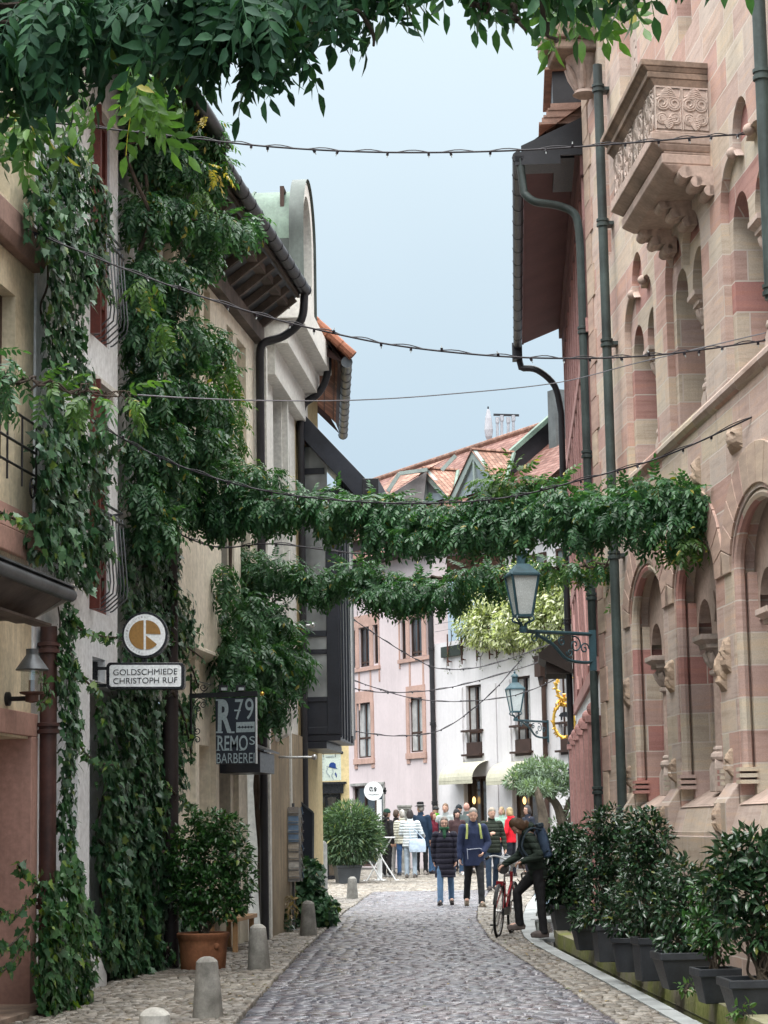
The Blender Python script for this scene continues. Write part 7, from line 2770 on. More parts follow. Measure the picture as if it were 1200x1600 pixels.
# ------------------------------------------------------------------ lamps
def lantern(name, label, cap, s, wall_end, scale, glass_mat, group, hood=True):
	"""four-sided tapering street lantern standing on the tip of a scrolled bracket. cap: bracket tip; wall_end: at the wall"""
	t = thing(name, label, 'street lamp', wall_end, group)
	c = np.asarray(cap, float)
	h = .46 * scale
	b0, b1 = .085 * scale, .155 * scale
	zb = c[2] + .17 * scale
	m = MB()
	ya = R(12)
	ax = np.array([math.cos(ya), math.sin(ya), 0])
	ay = np.array([-math.sin(ya), math.cos(ya), 0])
	C = lambda i, r, z: c * (1, 1, 0) + ax * r * (1 if i in (0, 3) else -1) + ay * r * (1 if i in (0, 1) else -1) + (0, 0, z)
	for i in range(4):
		m.bar(C(i, b0, zb), C(i, b1, zb + h), .022 * scale)
		m.bar(C(i, b1, zb + h), C((i + 1) % 4, b1, zb + h), .03 * scale)
		m.bar(C(i, b0, zb), C((i + 1) % 4, b0, zb), .03 * scale)
	m.build('lantern_frame', iron_teal, t)
	m = MB()
	for i in range(4):
		m.poly(C(i, b0 * .97, zb), C((i + 1) % 4, b0 * .97, zb), C((i + 1) % 4, b1 * .97, zb + h), C(i, b1 * .97, zb + h))
	m.build('lantern_glass', glass_mat, t)
	m = MB()
	z = zb + h
	top = [C(i, b1 * 1.12, z) for i in range(4)]
	mid = [C(i, b1 * .42, z + .13 * scale) for i in range(4)]
	m.add(top + mid, [(0, 1, 5, 4), (1, 2, 6, 5), (2, 3, 7, 6), (3, 0, 4, 7), (4, 5, 6, 7), (3, 2, 1, 0)])
	m.lathe(c * (1, 1, 0) + (0, 0, z + .12 * scale), [(.06 * scale, 0), (.06 * scale, .12 * scale), (.08 * scale, .13 * scale), (.06 * scale, .17 * scale), (.015 * scale, .2 * scale), (.025 * scale, .23 * scale), (0, .26 * scale)], 10)
	m.build('lantern_hood', iron_teal, t)
	m = MB()
	for i in range(4):
		m.tube(catmull([C(i, b0, zb), C(i, b0 * 1.15, zb - .05 * scale), C(i, .03 * scale, zb - .09 * scale), C(i, .03, zb - .15 * scale)], 4), .012 * scale, 5)
	m.lathe(c * (1, 1, 0) + (0, 0, c[2]), [(.05 * scale, -.02), (.05 * scale, .03 * scale), (.025 * scale, .06 * scale)], 10)
	m.build('lantern_foot', iron_teal, t, None, True)
	w = np.asarray(wall_end, float)
	D = w - c
	D[2] = 0
	L = np.linalg.norm(D)
	D = D / L
	Zv = np.array([0, 0, 1.0])
	m = MB()
	m.tube([c - D * .03, w * (1, 1, 0) + (0, 0, c[2])], .022 * scale, 8)
	m.tube(catmull([c + D * .18 * L - Zv * .03, c + D * .42 * L - Zv * .14 * scale, c + D * .62 * L - Zv * .30 * scale, c + D * .9 * L - Zv * .33 * scale, c + D * L - Zv * .30 * scale], 6), .02 * scale, 6)
	m.bar(c + D * L - Zv * .42 * scale, c + D * L + Zv * .05, .05 * scale, .08 * scale)
	m.build('bracket_arm', iron_teal, t, None, True)
	m = MB()
	for (u, v, r, a0, tn) in ((.16, -.07, .055, 1.5, 1.3), (.36, -.06, .045, 0, -1.2), (.55, -.10, .06, 1, 1.3), (.74, -.13, .10, 2, -1.5), (.88, -.17, .07, 0, 1.3), (.66, -.22, .05, 3, 1.2)):
		m = MB()
		m.tube(spiral(c + D * u * L + Zv * v * scale, r * scale, .012, a0, tn, D, Zv, 20), .009 * scale, 5)
		m.build('scroll', iron_teal, t, None, True)
	return t
d1 = 25.6
lamp_tip = at_d(818, 986, 25.0)
lamp_wall = at_d(925, 985, d1)
lamp_wall[2] = lamp_tip[2]
lantern('street_lantern', 'large teal street lantern on a scrolled bracket beside the sandstone building', lamp_tip, 1, lamp_wall, 1.05, glass_milk, 'bracket street lanterns')
s_, z_ = Pf.px(856, 1128, .0)
wl = Pf.pt(s_, z_, .02)
tip = at_d(806, 1128, wl[1] - 1.3)
tip[2] = wl[2]
lantern('street_lantern', 'small distant street lantern mounted on the chalk white house', tip, 1, wl, 1.35, glass_milk, 'bracket street lanterns')
# ------------------------------------------------------------------ bollards
def bollard(x, y_base, label):
	b = at_z(x, y_base, 0.0)
	rg = random.Random(x)
	h = .50
	t = MB()
	n = 20
	rr = .125
	t.lathe(b, [(rr * 1.0, -.02), (rr * .99, .02), (rr * .85, h * .5), (rr * .70, h * .915), (rr * .66, h * .925), (rr * .60, h * .945), (rr * .42, h * .98), (rr * .2, h * .997), (.001, h)], 28)
	o = t.build('stone_bollard', concrete, None, None, True, .004, b)
	o.rotation_euler = (rg.uniform(-.02, .02), rg.uniform(-.02, .02), rg.uniform(0, 3))
	tag(o, label, 'bollard', 'stone bollards along the left pavement')
bollard(325, 1594, 'stone bollard in the left foreground, standing in front of the terracotta pot')
bollard(405, 1518, 'stone bollard beside the wooden bench, second of the row')
bollard(482, 1464, 'stone bollard right in front of the low ivy mound')
bollard(550.5, 1408, 'farthest stone bollard, in front of the big oleander tub')
bollard(242, 1714, 'stone bollard of which only the rounded top shows at the bottom edge')
# ------------------------------------------------------------------ potted plants
def shrub_leaves(t, c, blobs, tmpl, mat_, per, size, seed, **kw):
	rg = np.random.default_rng(seed)
	L = blob_leaves([(np.asarray(c) + np.array(b[0]), b[1]) for b in blobs], per, rg, kw.get('inner', .35), kw.get('down', .05), kw.get('out', .9), kw.get('up', .7), kw.get('jit', .5), size)
	leaf_object('foliage', tmpl, *L, mat_, t, rg)
def square_pot(t, c, wt, wb, h, rot, mat_, dx=1.0, rim=.03):
	X = np.array([math.cos(rot), math.sin(rot), 0])
	Y = np.array([-math.sin(rot), math.cos(rot), 0])
	c = np.asarray(c, float)
	def ring(w, z):
		return [c + X * w * dx * sx / 2 + Y * w * sy / 2 + (0, 0, z) for sx, sy in ((1, 1), (-1, 1), (-1, -1), (1, -1))]
	m = MB()
	lv = [ring(wb, 0), ring(wt, h - .06), ring(wt + rim, h - .06), ring(wt + rim, h), ring(wt - .03, h), ring(wt - .04, h - .05)]
	vs = [p for r in lv for p in r]
	fs = []
	for i in range(len(lv) - 1):
		for k in range(4):
			k2 = (k + 1) % 4
			fs.append((i * 4 + k, i * 4 + k2, i * 4 + 4 + k2, i * 4 + 4 + k))
	fs.append((3, 2, 1, 0))
	m.add(vs, fs)
	m.build('pot', mat_, t, None, False, .012)
	m = MB()
	m.poly(*ring(wt - .03, h - .035))
	m.build('soil', soil, t)
def round_pot(t, c, prof, mat_, hs, rs):
	m = MB()
	m.lathe(c, prof, 28)
	m.build('pot', mat_, t, None, True, .004)
	m = MB()
	m.lathe(c, [(rs, hs), (rs, hs + .004)], 20)
	m.build('soil', soil, t)
def twigs(t, c, z0, tips, r, seed, mat_=bark):
	rg = np.random.default_rng(seed)
	st = []
	for q in tips:
		a = np.asarray(c, float) + (rg.normal(0, .03), rg.normal(0, .03), z0)
		st.append(wander(a, np.asarray(c, float) + np.array(q), rg, 5, .03))
	stems('stem', st, r, r * .4, mat_, t, 6)
def laurel(label, x, y_base, pot, blobs, seed, leaf=LEAF_LAUREL, size=(.055, .10), per=520, tips=None, tmpl=None, zb=.145):
	c = at_z(x, y_base, zb)
	t = thing('potted_laurel', label, 'potted shrub', c, 'potted laurels on the terrace')
	kind, wt, wb, h, rot, dx = pot
	cc = c + np.array([0, wb / 2 * .7, 0])
	if kind == 's':
		square_pot(t, cc, wt, wb, h, rot, plastic_pot, dx)
	else:
		round_pot(t, cc, [(wb / 2, 0), (wt / 2, h - .05), (wt / 2 + .02, h - .045), (wt / 2 + .02, h), (wt / 2 - .02, h), (wt / 2 - .03, h - .05)], plastic_pot, h - .045, wt / 2 - .02)
	k = cc[1] / FPX
	bl = []
	for (bx, by, rx, rz) in blobs:
		p = at_d(bx, by, cc[1])
		bl.append((p - cc, (rx * k * 1.12, max(.18, rx * k), rz * k * 1.12)))
	shrub_leaves(t, cc, bl, tmpl or T_OVAL, leaf, per * 1.6, (size[0] * .82, size[1] * .82), seed)
	rg = random.Random(seed)
	tp = [np.array(b[0]) for b in bl]
	twigs(t, cc, h - .05, [np.array(q) * (1, 1, .95) for q in tp] + [np.array(q) * (.5, .5, .75) + (0, 0, .1) for q in tp], .012, seed)
	return t
laurel('bushy laurel in a tapered grey pot, farthest of the row, behind the cyclist', 885, 1454, ('s', .36, .27, .33, .1, 1.0), [(878, 1335, 36, 34), (868, 1370, 30, 34), (900, 1360, 34, 36), (880, 1395, 36, 26), (905, 1400, 26, 24), (890, 1310, 22, 18)], 101, size=(.08, .13), per=430)
laurel('small grey pot of spiky young laurel, lowest plant of the row', 915, 1485, ('s', .24, .16, .27, .15, 1.0), [(912, 1438, 18, 12), (920, 1428, 16, 14)], 102, size=(.09, .13), per=300)
laurel('tall dark laurel in an upright square grey pot just right of the smallest pot', 953, 1503, ('s', .27, .24, .365, .12, 1.0), [(940, 1300, 30, 34), (955, 1285, 26, 26), (930, 1340, 32, 34), (965, 1330, 32, 36), (940, 1385, 34, 34), (970, 1380, 30, 34), (945, 1425, 32, 24)], 103, per=470)
laurel('laurel in a rounded grey pot half hidden between two upright square pots', 985, 1519, ('r', .31, .23, .31, 0, 1.0), [(985, 1400, 30, 34), (975, 1440, 28, 26), (1000, 1440, 26, 26)], 104, per=430)
laurel('tallest laurel of the row, in an upright square grey pot with a small tag', 1021, 1533, ('s', .27, .24, .37, .14, 1.0), [(1005, 1290, 26, 26), (1020, 1310, 30, 32), (995, 1325, 28, 32), (1010, 1360, 36, 36), (1035, 1370, 32, 36), (1010, 1410, 36, 34), (1030, 1440, 34, 26)], 105, per=470)
laurel('broad laurel in a wide tapered trough, third from the front', 1072, 1546, ('s', .38, .27, .30, .1, 1.15), [(1060, 1370, 30, 28), (1085, 1390, 34, 34), (1050, 1420, 34, 34), (1080, 1440, 36, 34), (1060, 1465, 36, 24), (1095, 1470, 24, 22)], 106, per=430)
laurel('yellowish laurel in a small black pot, second from the front', 1122, 1568, ('s', .30, .22, .26, .1, 1.0), [(1105, 1400, 28, 30), (1125, 1420, 26, 30), (1100, 1445, 28, 26), (1120, 1470, 30, 24)], 107, leaf=LEAF_BOX, per=380)
laurel('front laurel with bare twisted branches in a long black trough', 1200, 1586, ('s', .44, .36, .25, .05, 1.25), [(1140, 1340, 32, 28), (1170, 1325, 36, 26), (1200, 1350, 40, 40), (1150, 1390, 36, 34), (1120, 1380, 24, 24), (1190, 1400, 40, 36), (1215, 1450, 34, 34), (1140, 1440, 24, 20), (1180, 1465, 20, 14), (1240, 1360, 34, 40)], 108, per=300, size=(.08, .135))
c = at_z(315, 1519, 0.0) + np.array([0, .2, 0])
t = thing('potted_shrub', 'bright green glossy shrub in a terracotta tub next to the wooden bench', 'potted shrub', c)
round_pot(t, c, [(.225, 0), (.24, .02), (.262, .28), (.268, .34), (.285, .36), (.288, .40), (.27, .41), (.25, .40), (.24, .36)], terracotta, .37, .245)
k = c[1] / FPX
m = MB()
m.ell(c + np.array([.16, -.21, .27]), .035, .02, .035)
m.build('lion_boss', terracotta, t, None, True)
bl = []
for bx, by, rx, rz in ((330, 1290, 34, 26), (355, 1300, 34, 28), (300, 1310, 34, 26), (290, 1345, 34, 30), (330, 1340, 42, 36), (365, 1340, 34, 34), (375, 1375, 28, 28), (330, 1385, 44, 34), (290, 1395, 30, 34), (305, 1425, 32, 24), (350, 1415, 36, 26), (372, 1405, 22, 18), (300, 1275, 8, 18)):
	p = at_d(bx, by, c[1])
	bl.append((p - c, (rx * k, rx * k, rz * k)))
shrub_leaves(t, c, bl, T_BOX, LEAF_BOX, 620, (.05, .085), 111)
twigs(t, c, .36, [b[0] for b in bl], .011, 112)
yb = 1376
c = at_d(543, yb, 52.5)
c[2] = gz(52.5)
t = thing('potted_oleander', 'large round grey-green oleander in a dark tub at the edge of the square', 'potted shrub', c)
k = c[1] / FPX
square_pot(t, c, .60, .48, .46, .2, mk('grey_tub', (.07, .075, .08), .6, .2, 3, .1, 40))
bl = []
for bx, by, rx, rz in ((545, 1280, 34, 26), (520, 1295, 26, 28), (570, 1295, 26, 28), (545, 1305, 42, 34), (515, 1320, 24, 26), (578, 1318, 22, 24), (545, 1330, 36, 20)):
	p = at_d(bx, by, c[1])
	bl.append((p - c, (rx * k, rx * k, rz * k)))
shrub_leaves(t, c, bl, T_OLEA, LEAF_OLEA, 420, (.12, .2), 121, inner=.5, out=1.1, up=.2, jit=.4)
twigs(t, c, .42, [np.array(b[0]) for b in bl], .016, 122)
c = at_d(489, 1440, 32.6) * np.array([1, 1, 0])
t = thing('ivy_mound', 'low dark ivy mound heaped over a trough behind a stone bollard', 'ivy', c)
k = c[1] / FPX
bl = [(np.array([0, 0, .18]), (.36, .4, .26)), (np.array([-.12, 0, .48]), (.30, .34, .3)), (np.array([-.06, 0, .80]), (.24, .28, .26)), (np.array([-.18, .2, .6]), (.26, .3, .4)), (np.array([.14, -.1, .28]), (.24, .3, .24))]
shrub_leaves(t, c, bl, T_IVY, LEAF_IVY, 330, (.075, .12), 131, down=.8, up=.2, inner=.6)
m = MB()
m.abox(c[0] - .3, c[0] + .22, c[1] - .2, c[1] + .4, 0, .3)
m.build('trough', metal_dark, t, None, False, .01)
c = at_z(432, 1460, 0) + np.array([0, .25, 0])
t = thing('foot_shrub', 'small straggly plant with some brown leaves at the foot of the downpipe', 'plant', c)
shrub_leaves(t, c, [(np.array([-.06, 0, .2]), (.26, .2, .2)), (np.array([.1, 0, .12]), (.2, .2, .14))], T_OVAL, LEAF_LAUREL, 260, (.07, .11), 141)
rg = np.random.default_rng(4)
L = blob_leaves([(c + np.array([.12, 0, .36]), (.18, .15, .22))], 150, rg, .3, .6, .7, .4, .5, (.07, .12))
leaf_object('withered_foliage', T_OVAL, *L, mk_leaf('withered_leaf', (.20, .14, .07), (.30, .21, .11), None), t, rg)
twigs(t, c, 0, [(.1, 0, .45), (-.1, 0, .35), (.15, .05, .3), (0, 0, .4)], .01, 142)
for (x, y, sd) in ((1075, 1552, 1), (1010, 1590, 2)):
	c = at_z(x, y, .15)
	if sd == 2:
		c = at_z(1160, 1590, .15)
	t = thing('weed', 'little green weed growing on the mossy kerb ' + ('between the front pots' if sd == 1 else 'below the front trough'), 'weed', c, 'weeds on the kerb')
	shrub_leaves(t, c, [(np.array([0, 0, .05]), (.10, .06, .05))], T_OVAL, LEAF_WIST_PALE, 500, (.04, .07), 150 + sd)
	twigs(t, c, 0, [(.05, 0, .06), (-.06, 0, .05), (0, 0, .07)], .004, 155 + sd)
# ------------------------------------------------------------------ olive tree
def olive():
	d = 48.0
	c = at_d(868, 1350, d)
	c[2] = gz(d)
	rg = np.random.default_rng(161)
	t = thing('olive_tree', 'silvery olive tree with cloud-shaped crown and forked trunk on the right of the square', 'tree', c)
	q = lambda x, y, dd=0.0: at_d(x, y, d + dd)
	st = [catmull([c + (.1, 0, 0), q(880, 1300), q(876, 1275), q(868, 1255), q(855, 1243), q(845, 1236)], 6),
		  catmull([q(878, 1285), q(886, 1262), q(893, 1245), q(905, 1232)], 6),
		  catmull([q(868, 1256), q(862, 1246), q(860, 1238), q(858, 1225)], 5),
		  catmull([q(884, 1290), q(896, 1272), q(898, 1262)], 5)]
	m = MB()
	for p, r0, r1 in zip(st, (.15, .08, .06, .05), (.05, .03, .03, .02)):
		n = len(p)
		m.tube(p, [r0 + (r1 - r0) * i / (n - 1) for i in range(n)], 8)
	m.build('trunk', bark, t, None, True)
	k = d / FPX
	bl = []
	for x, y, rx, rz in ((845, 1200, 34, 13), (820, 1210, 24, 15), (868, 1207, 26, 14), (805, 1220, 17, 11), (835, 1222, 30, 13), (860, 1228, 26, 10), (880, 1222, 18, 11), (860, 1236, 22, 8), (890, 1232, 16, 12), (893, 1265, 13, 10), (868, 1284, 9, 6), (898, 1220, 14, 12)):
		bl.append((q(x, y, rg.uniform(-.25, .25)), (rx * k, rx * k * .9, rz * k)))
	L = blob_leaves(bl, 330, rg, .35, -.25, .9, .3, .45, (.10, .17))
	leaf_object('foliage', T_OLIVE, *L, LEAF_OLIVE, t, rg)
	t = thing('olive_tree', 'slender leaning olive trunk left of the forked olive tree', 'tree', q(848, 1345))
	b = q(848, 1350, -1.0)
	b[2] = gz(d)
	m = MB()
	p = catmull([b, q(849, 1290, -1), q(846, 1262, -1), q(842, 1245, -1), q(838, 1232, -.8)], 6)
	m.tube(p, [.13 - .06 * i / (len(p) - 1) for i in range(len(p))], 8)
	m.build('trunk', bark, t, None, True)
	bl = [(q(x, y, -.8), (rx * k, rx * k, rz * k)) for x, y, rx, rz in ((838, 1228, 22, 10), (822, 1232, 14, 8), (850, 1236, 14, 7))]
	L = blob_leaves(bl, 260, rg, .35, -.2, .9, .3, .45, (.10, .16))
	leaf_object('foliage', T_OLIVE, *L, LEAF_OLIVE, t, rg)
olive()
# ------------------------------------------------------------------ street furniture on the left
def bench():
	b = at_z(371, 1491, 0)
	t = thing('wooden_bench', 'light wooden bench against the cream house behind the terracotta tub', 'bench', b)
	h = .44
	F = Lf
	s0 = float((np.array(b) - F.p0).dot(F.u))
	o0 = float((np.array(b) - F.p0).dot(F.n))
	for (ds, do) in ((.03, -.03), (1.1, -.03), (.03, -.32), (1.1, -.32)):
		m = MB()
		m.fbox(F, s0 + ds - .03, s0 + ds + .03, 0, h - .05, o0 + do - .03, o0 + do + .03)
		m.build('leg', wood_light, t, F, False, .004)
	m = MB()
	m.fbox(F, s0 - .06, s0 + 1.2, h - .05, h, o0 - .38, o0 + .03)
	m.build('seat', wood_light, t, F, False, .006)
bench()
def card_rack():
	d = 31.6
	q = lambda x, y, dd=0.0: at_d(x, y, d + dd)
	c = q(458, 1380)
	c[2] = 0
	t = thing('postcard_rack', 'grey revolving postcard rack full of faded cards by the yellow house', 'rack', c)
	m = MB()
	m.tube([c, q(458, 1255)], .02, 8)
	m.lathe(c, [(.2, 0), (.2, .025), (.03, .04)], 14)
	m.build('pole', metal_zinc, t, None, True)
	z0, z1 = q(458, 1376)[2], q(458, 1262)[2]
	rg = np.random.default_rng(171)
	cards = [mk('card_a', (.55, .53, .48), .6), mk('card_b', (.22, .20, .18), .6), mk('card_c', (.14, .22, .33), .6), mk('card_d', (.42, .37, .30), .6), mk('card_e', (.34, .34, .35), .6)]
	fr = MB()
	for k in range(4):
		a = R(-90 + 8 + k * 90)
		nrm = np.array([math.cos(a), math.sin(a), 0])
		tx = np.array([-nrm[1], nrm[0], 0])
		cc = c + nrm * .11
		for e in (-1, 1):
			fr.bar(cc * (1, 1, 0) + tx * e * .085 + (0, 0, z0), cc * (1, 1, 0) + tx * e * .085 + (0, 0, z1), .014)
		for j in range(8):
			z = z0 + (z1 - z0) * (j + .1) / 8
			fr.bar(cc * (1, 1, 0) + nrm * .05 + tx * -.085 + (0, 0, z + .05), cc * (1, 1, 0) + nrm * .05 + tx * .085 + (0, 0, z + .05), .008)
			fr.bar(cc * (1, 1, 0) + nrm * .02 + tx * -.085 + (0, 0, z), cc * (1, 1, 0) + nrm * .02 + tx * .085 + (0, 0, z), .008, .05)
			cd = MB()
			p = cc * (1, 1, 0) + nrm * .032 + (0, 0, z + .075)
			cd.box(p, tx * .075, nrm * .004, (np.array([0, 0, .055]) - nrm * .010))
			cd.build('postcard', cards[int(rg.integers(0, 5))], t)
	fr.build('wire_frame', mk('rack_wire', (.36, .36, .35), .5), t)
	t = thing('shop_shutter', 'dark slanted shutter panel against the yellow wall behind the postcard rack', 'shutter', q(480, 1380, 1.5))
	m = MB()
	pts = [q(468, 1384, 1.6), q(489, 1384, 1.6), q(489.5, 1270, 1.6), q(468, 1252, 1.6)]
	m.prism(pts, (0, .05, 0))
	m.build('panel', sign_navy, t)
	m = MB()
	m.bar(q(489, 1384, 1.58), q(489.5, 1270, 1.58), .03, .03)
	m.bar(q(489.5, 1270, 1.58), q(468, 1252, 1.58), .03, .03)
	m.build('edge', metal_zinc, t)
card_rack()
def arrow_post():
	d = 37.5
	q = lambda x, y, dd=0.0: at_d(x, y, d + dd)
	c = q(484, 1400)
	c[2] = 0
	t = thing('finial_post', 'tall grey iron post ending in an arrow-shaped finial beside the yellow house', 'post', c)
	m = MB()
	m.tube([c, q(485, 1172)], .03, 8)
	m.bar(q(478, 1228), q(485, 1228), .03, .03)
	m.build('shaft', metal_zinc, t, None, True)
	m = MB()
	m.prism([q(479.5, 1171, -.02), q(491, 1171, -.02), q(485.3, 1156, -.02)], (0, .04, 0))
	m.build('finial', metal_zinc, t)
	b = q(502, 1400, 2.0)
	b[2] = 0
	t = thing('corner_stone', 'pale rounded corner stone at the end of the yellow house', 'corner stone', b)
	m = MB()
	zt = q(502, 1314, 2.0)[2]
	m.lathe(b, [(.12, 0), (.12, zt - .06), (.09, zt - .01), (.04, zt)], 14)
	m.build('shaft', stone_grey, t, None, True)
arrow_post()
def bistro_table():
	d = 54.0
	q = lambda x, y, dd=0.0: at_d(x, y, d + dd)
	for (xo, lab) in ((0, 'tall white folding bistro table beside the oleander'), (-22, 'white folding bistro table partly hidden by the oleander tub')):
		c = q(592 + xo, 1372)
		c[2] = gz(d)
		t = thing('bistro_table', lab, 'table', c, 'white folding bistro tables')
		zt = q(600, 1308)[2]
		m = MB()
		m.lathe(c * (1, 1, 0) + (.06, 0, zt), [(.36, -.03), (.37, -.02), (.37, 0), (.36, .005)], 24)
		m.build('tabletop', white_metal, t)
		for e in (-1, 1):
			for y in (-.16, .16):
				m = MB()
				a = c * (1, 1, 0) + (.06 - e * .36, y + .02 * e, gz(d) + .02)
				b = c * (1, 1, 0) + (.06 + e * .27, y + .02 * e, zt - .03)
				m.tube([a + (-.09 * e, 0, 0), a, lerp(a, b, .5), b], .017, 8)
				m.build('leg', white_metal, t, None, True)
bistro_table()
def pedestal():
	d = 61.5
	F = Pf
	q = lambda x, y, dd=0.0: at_d(x, y, d + dd)
	c = q(634, 1368)
	c[2] = gz(d)
	t = thing('stone_pillar', 'weathered stone pillar with a moulded cap behind the group of people', 'pillar', c)
	zt = q(634, 1258)[2]
	m = MB()
	m.abox(c[0] - .14, c[0] + .14, c[1] - .14, c[1] + .14, c[2], zt - .22)
	m.build('shaft', stone_grey, t, None, False, .01)
	m = MB()
	m.abox(c[0] - .16, c[0] + .16, c[1] - .16, c[1] + .16, zt - .22, zt - .12)
	m.abox(c[0] - .20, c[0] + .20, c[1] - .2, c[1] + .2, zt - .119, zt - .06)
	m.abox(c[0] - .22, c[0] + .22, c[1] - .22, c[1] + .22, zt - .059, zt)
	m.build('cap', stone_grey, t, None, False, .01)
pedestal()
# ------------------------------------------------------------------ cables and fairy lights over the street
def fairy(label, pts, nb, r=.008, kind='fairy_light_string', cat='string lights', every=None, seed=1):
	rg = np.random.default_rng(seed)
	P = catmull(pts, 14)
	t = thing(kind, label, cat, P[0], 'light strings across the street' if nb else 'wires across the street')
	m = MB()
	m.tube(P, r, 6)
	if nb:
		q = [p + np.array([0, 0, .010 + .012 * math.sin(i * .9)]) for i, p in enumerate(P)]
		m.tube(q, r * .6, 5)
	m.build('cable', cable if nb else wire, t, None, True)
	for i in range(nb):
		u = (i + .5 + rg.uniform(-.3, .3)) / nb * (len(P) - 1)
		k = int(u)
		p = lerp(P[k], P[min(k + 1, len(P) - 1)], u - k)
		up = 1 if rg.random() < .2 else -1
		b = MB()
		dv = np.array([rg.normal(0, .25), rg.normal(0, .25), up])
		dv = dv / np.linalg.norm(dv)
		b.tube([p, p + dv * .028], r * 1.6, 6)
		b.build('bulb_socket', cable, t)
		b = MB()
		b.tube([p + dv * .028, p + dv * .05], [.006, .003], 6)
		b.build('bulb', glass_milk, t)
	return t
dd = 17.6
fairy('topmost string of fairy lights, just under the leafy canopy', [at_d(x, y, dd) for x, y in ((-60, 176), (120, 196), (300, 216), (420, 229), (560, 237), (700, 238), (850, 233), (1000, 222), (1110, 213), (1194, 208))], 22, .008, seed=1)
fairy('sagging string of fairy lights across the middle of the sky', [at_d(x, y, dd) for x, y in ((-60, 310), (0, 340), (130, 395), (270, 448), (400, 490), (500, 516), (620, 540), (770, 556), (900, 560), (1010, 556), (1100, 546), (1196, 532))], 26, .008, seed=2)
fairy('string of fairy lights running up from the wisteria garland to the sandstone wall', [at_d(x, y, d) for x, y, d in ((120, 640, 19), (200, 690, 20), (300, 735, 20), (420, 768, 20), (560, 784, 20), (690, 786, 20), (800, 776, 20), (900, 752, 19.6), (1040, 712, 19), (1200, 640, 17.6))], 26, .0075, seed=3)
fairy('string of fairy lights drooping through the upper garland', [at_d(x, y, d) for x, y, d in ((270, 830, 23), (340, 855, 24), (430, 850, 24), (560, 865, 24), (700, 868, 24), (800, 860, 24), (900, 835, 24), (960, 820, 24))], 12, .009, seed=4)
fairy('thin bare wire stretched level across the sky between the roofs', [at_d(x, y, d) for x, y, d in ((215, 617, 14.6), (300, 622, 15.5), (420, 626, 17), (560, 625, 19), (700, 616, 20), (870, 598, 21), (1000, 566, 20), (1196, 520, 17.6))], 0, .006, 'support_wire', 'wire', seed=5)
for i, (lab, pp) in enumerate((('faint light string dipping low across the pink house front', ((548, 1075), (600, 1082), (680, 1078), (760, 1060), (890, 1020))), ('faint light string rising from the pink house to the terrace', ((548, 965), (600, 1000), (650, 1030), (690, 1045), (760, 1040), (880, 1000))), ('faint light string slung lowest between the pink and white houses', ((548, 1142), (620, 1150), (690, 1140), (760, 1090), (815, 1030))), ('faint light string nearly level before the upper pink windows', ((548, 1062), (640, 1090), (720, 1096), (810, 1085), (893, 1050))))):
	fairy(lab, [at_d(x, y, 47 + 2 * i) for x, y in pp], 9, .012, seed=10 + i)
def fallen_leaves():
	rg = np.random.default_rng(301)
	n = 260
	y = rg.uniform(15.5, 46, n)
	side = rg.random(n)
	x = np.where(side < .55, [le(v) - abs(rg.normal(0, .35)) for v in y], np.where(side < .8, [re_(v) + abs(rg.normal(0, .2)) for v in y], rg.uniform(-1, 1.4, n)))
	P = np.stack([x, y, np.full(n, .032)], 1)
	X = np.stack([rg.normal(0, 1, n), rg.normal(0, 1, n), rg.normal(0, .08, n)], 1)
	Z = np.array([0, 0, 1.0]) + rg.normal(0, .15, (n, 3))
	o = leaf_object('fallen_leaves', T_OVAL, P, X, Z, rg.uniform(.03, .07, n), mk_leaf('dead_leaf', (.16, .11, .04), (.30, .22, .08), (.12, .14, .04), yf=.3, trans=.05), None, rg)
	tag(o, kind='stuff')
fallen_leaves()
# ------------------------------------------------------------------ people
def loft(mb, pts, rad, xa=(1, 0, 0), n=14):
	"""elliptical tube: rad = [(rx, ry)], rx along xa"""
	pts = [np.asarray(p, float) for p in pts]
	m = len(pts)
	vs = []
	for i, p in enumerate(pts):
		t = unit(pts[min(i + 1, m - 1)] - pts[max(i - 1, 0)])
		x = np.asarray(xa, float)
		x = unit(x - t * x.dot(t))
		y = np.cross(t, x)
		for k in range(n):
			a = 2 * PI * k / n
			vs.append(p + x * rad[i][0] * math.cos(a) + y * rad[i][1] * math.sin(a))
	fs = []
	for i in range(m - 1):
		for k in range(n):
			k2 = (k + 1) % n
			fs.append((i * n + k, i * n + k2, (i + 1) * n + k2, (i + 1) * n + k))
	fs.append(tuple(reversed(range(n))))
	fs.append(tuple((m - 1) * n + k for k in range(n)))
	return mb.add(vs, fs)
def limb(mb, a, b, ra, rb, n=12):
	a, b = np.asarray(a, float), np.asarray(b, float)
	mb.ell(a, ra, ra, ra, 10, 8)
	mb.ell(b, rb, rb, rb, 10, 8)
	mb.tube([a, lerp(a, b, .35), b], [ra, ra * .7 + rb * .34, rb], n)
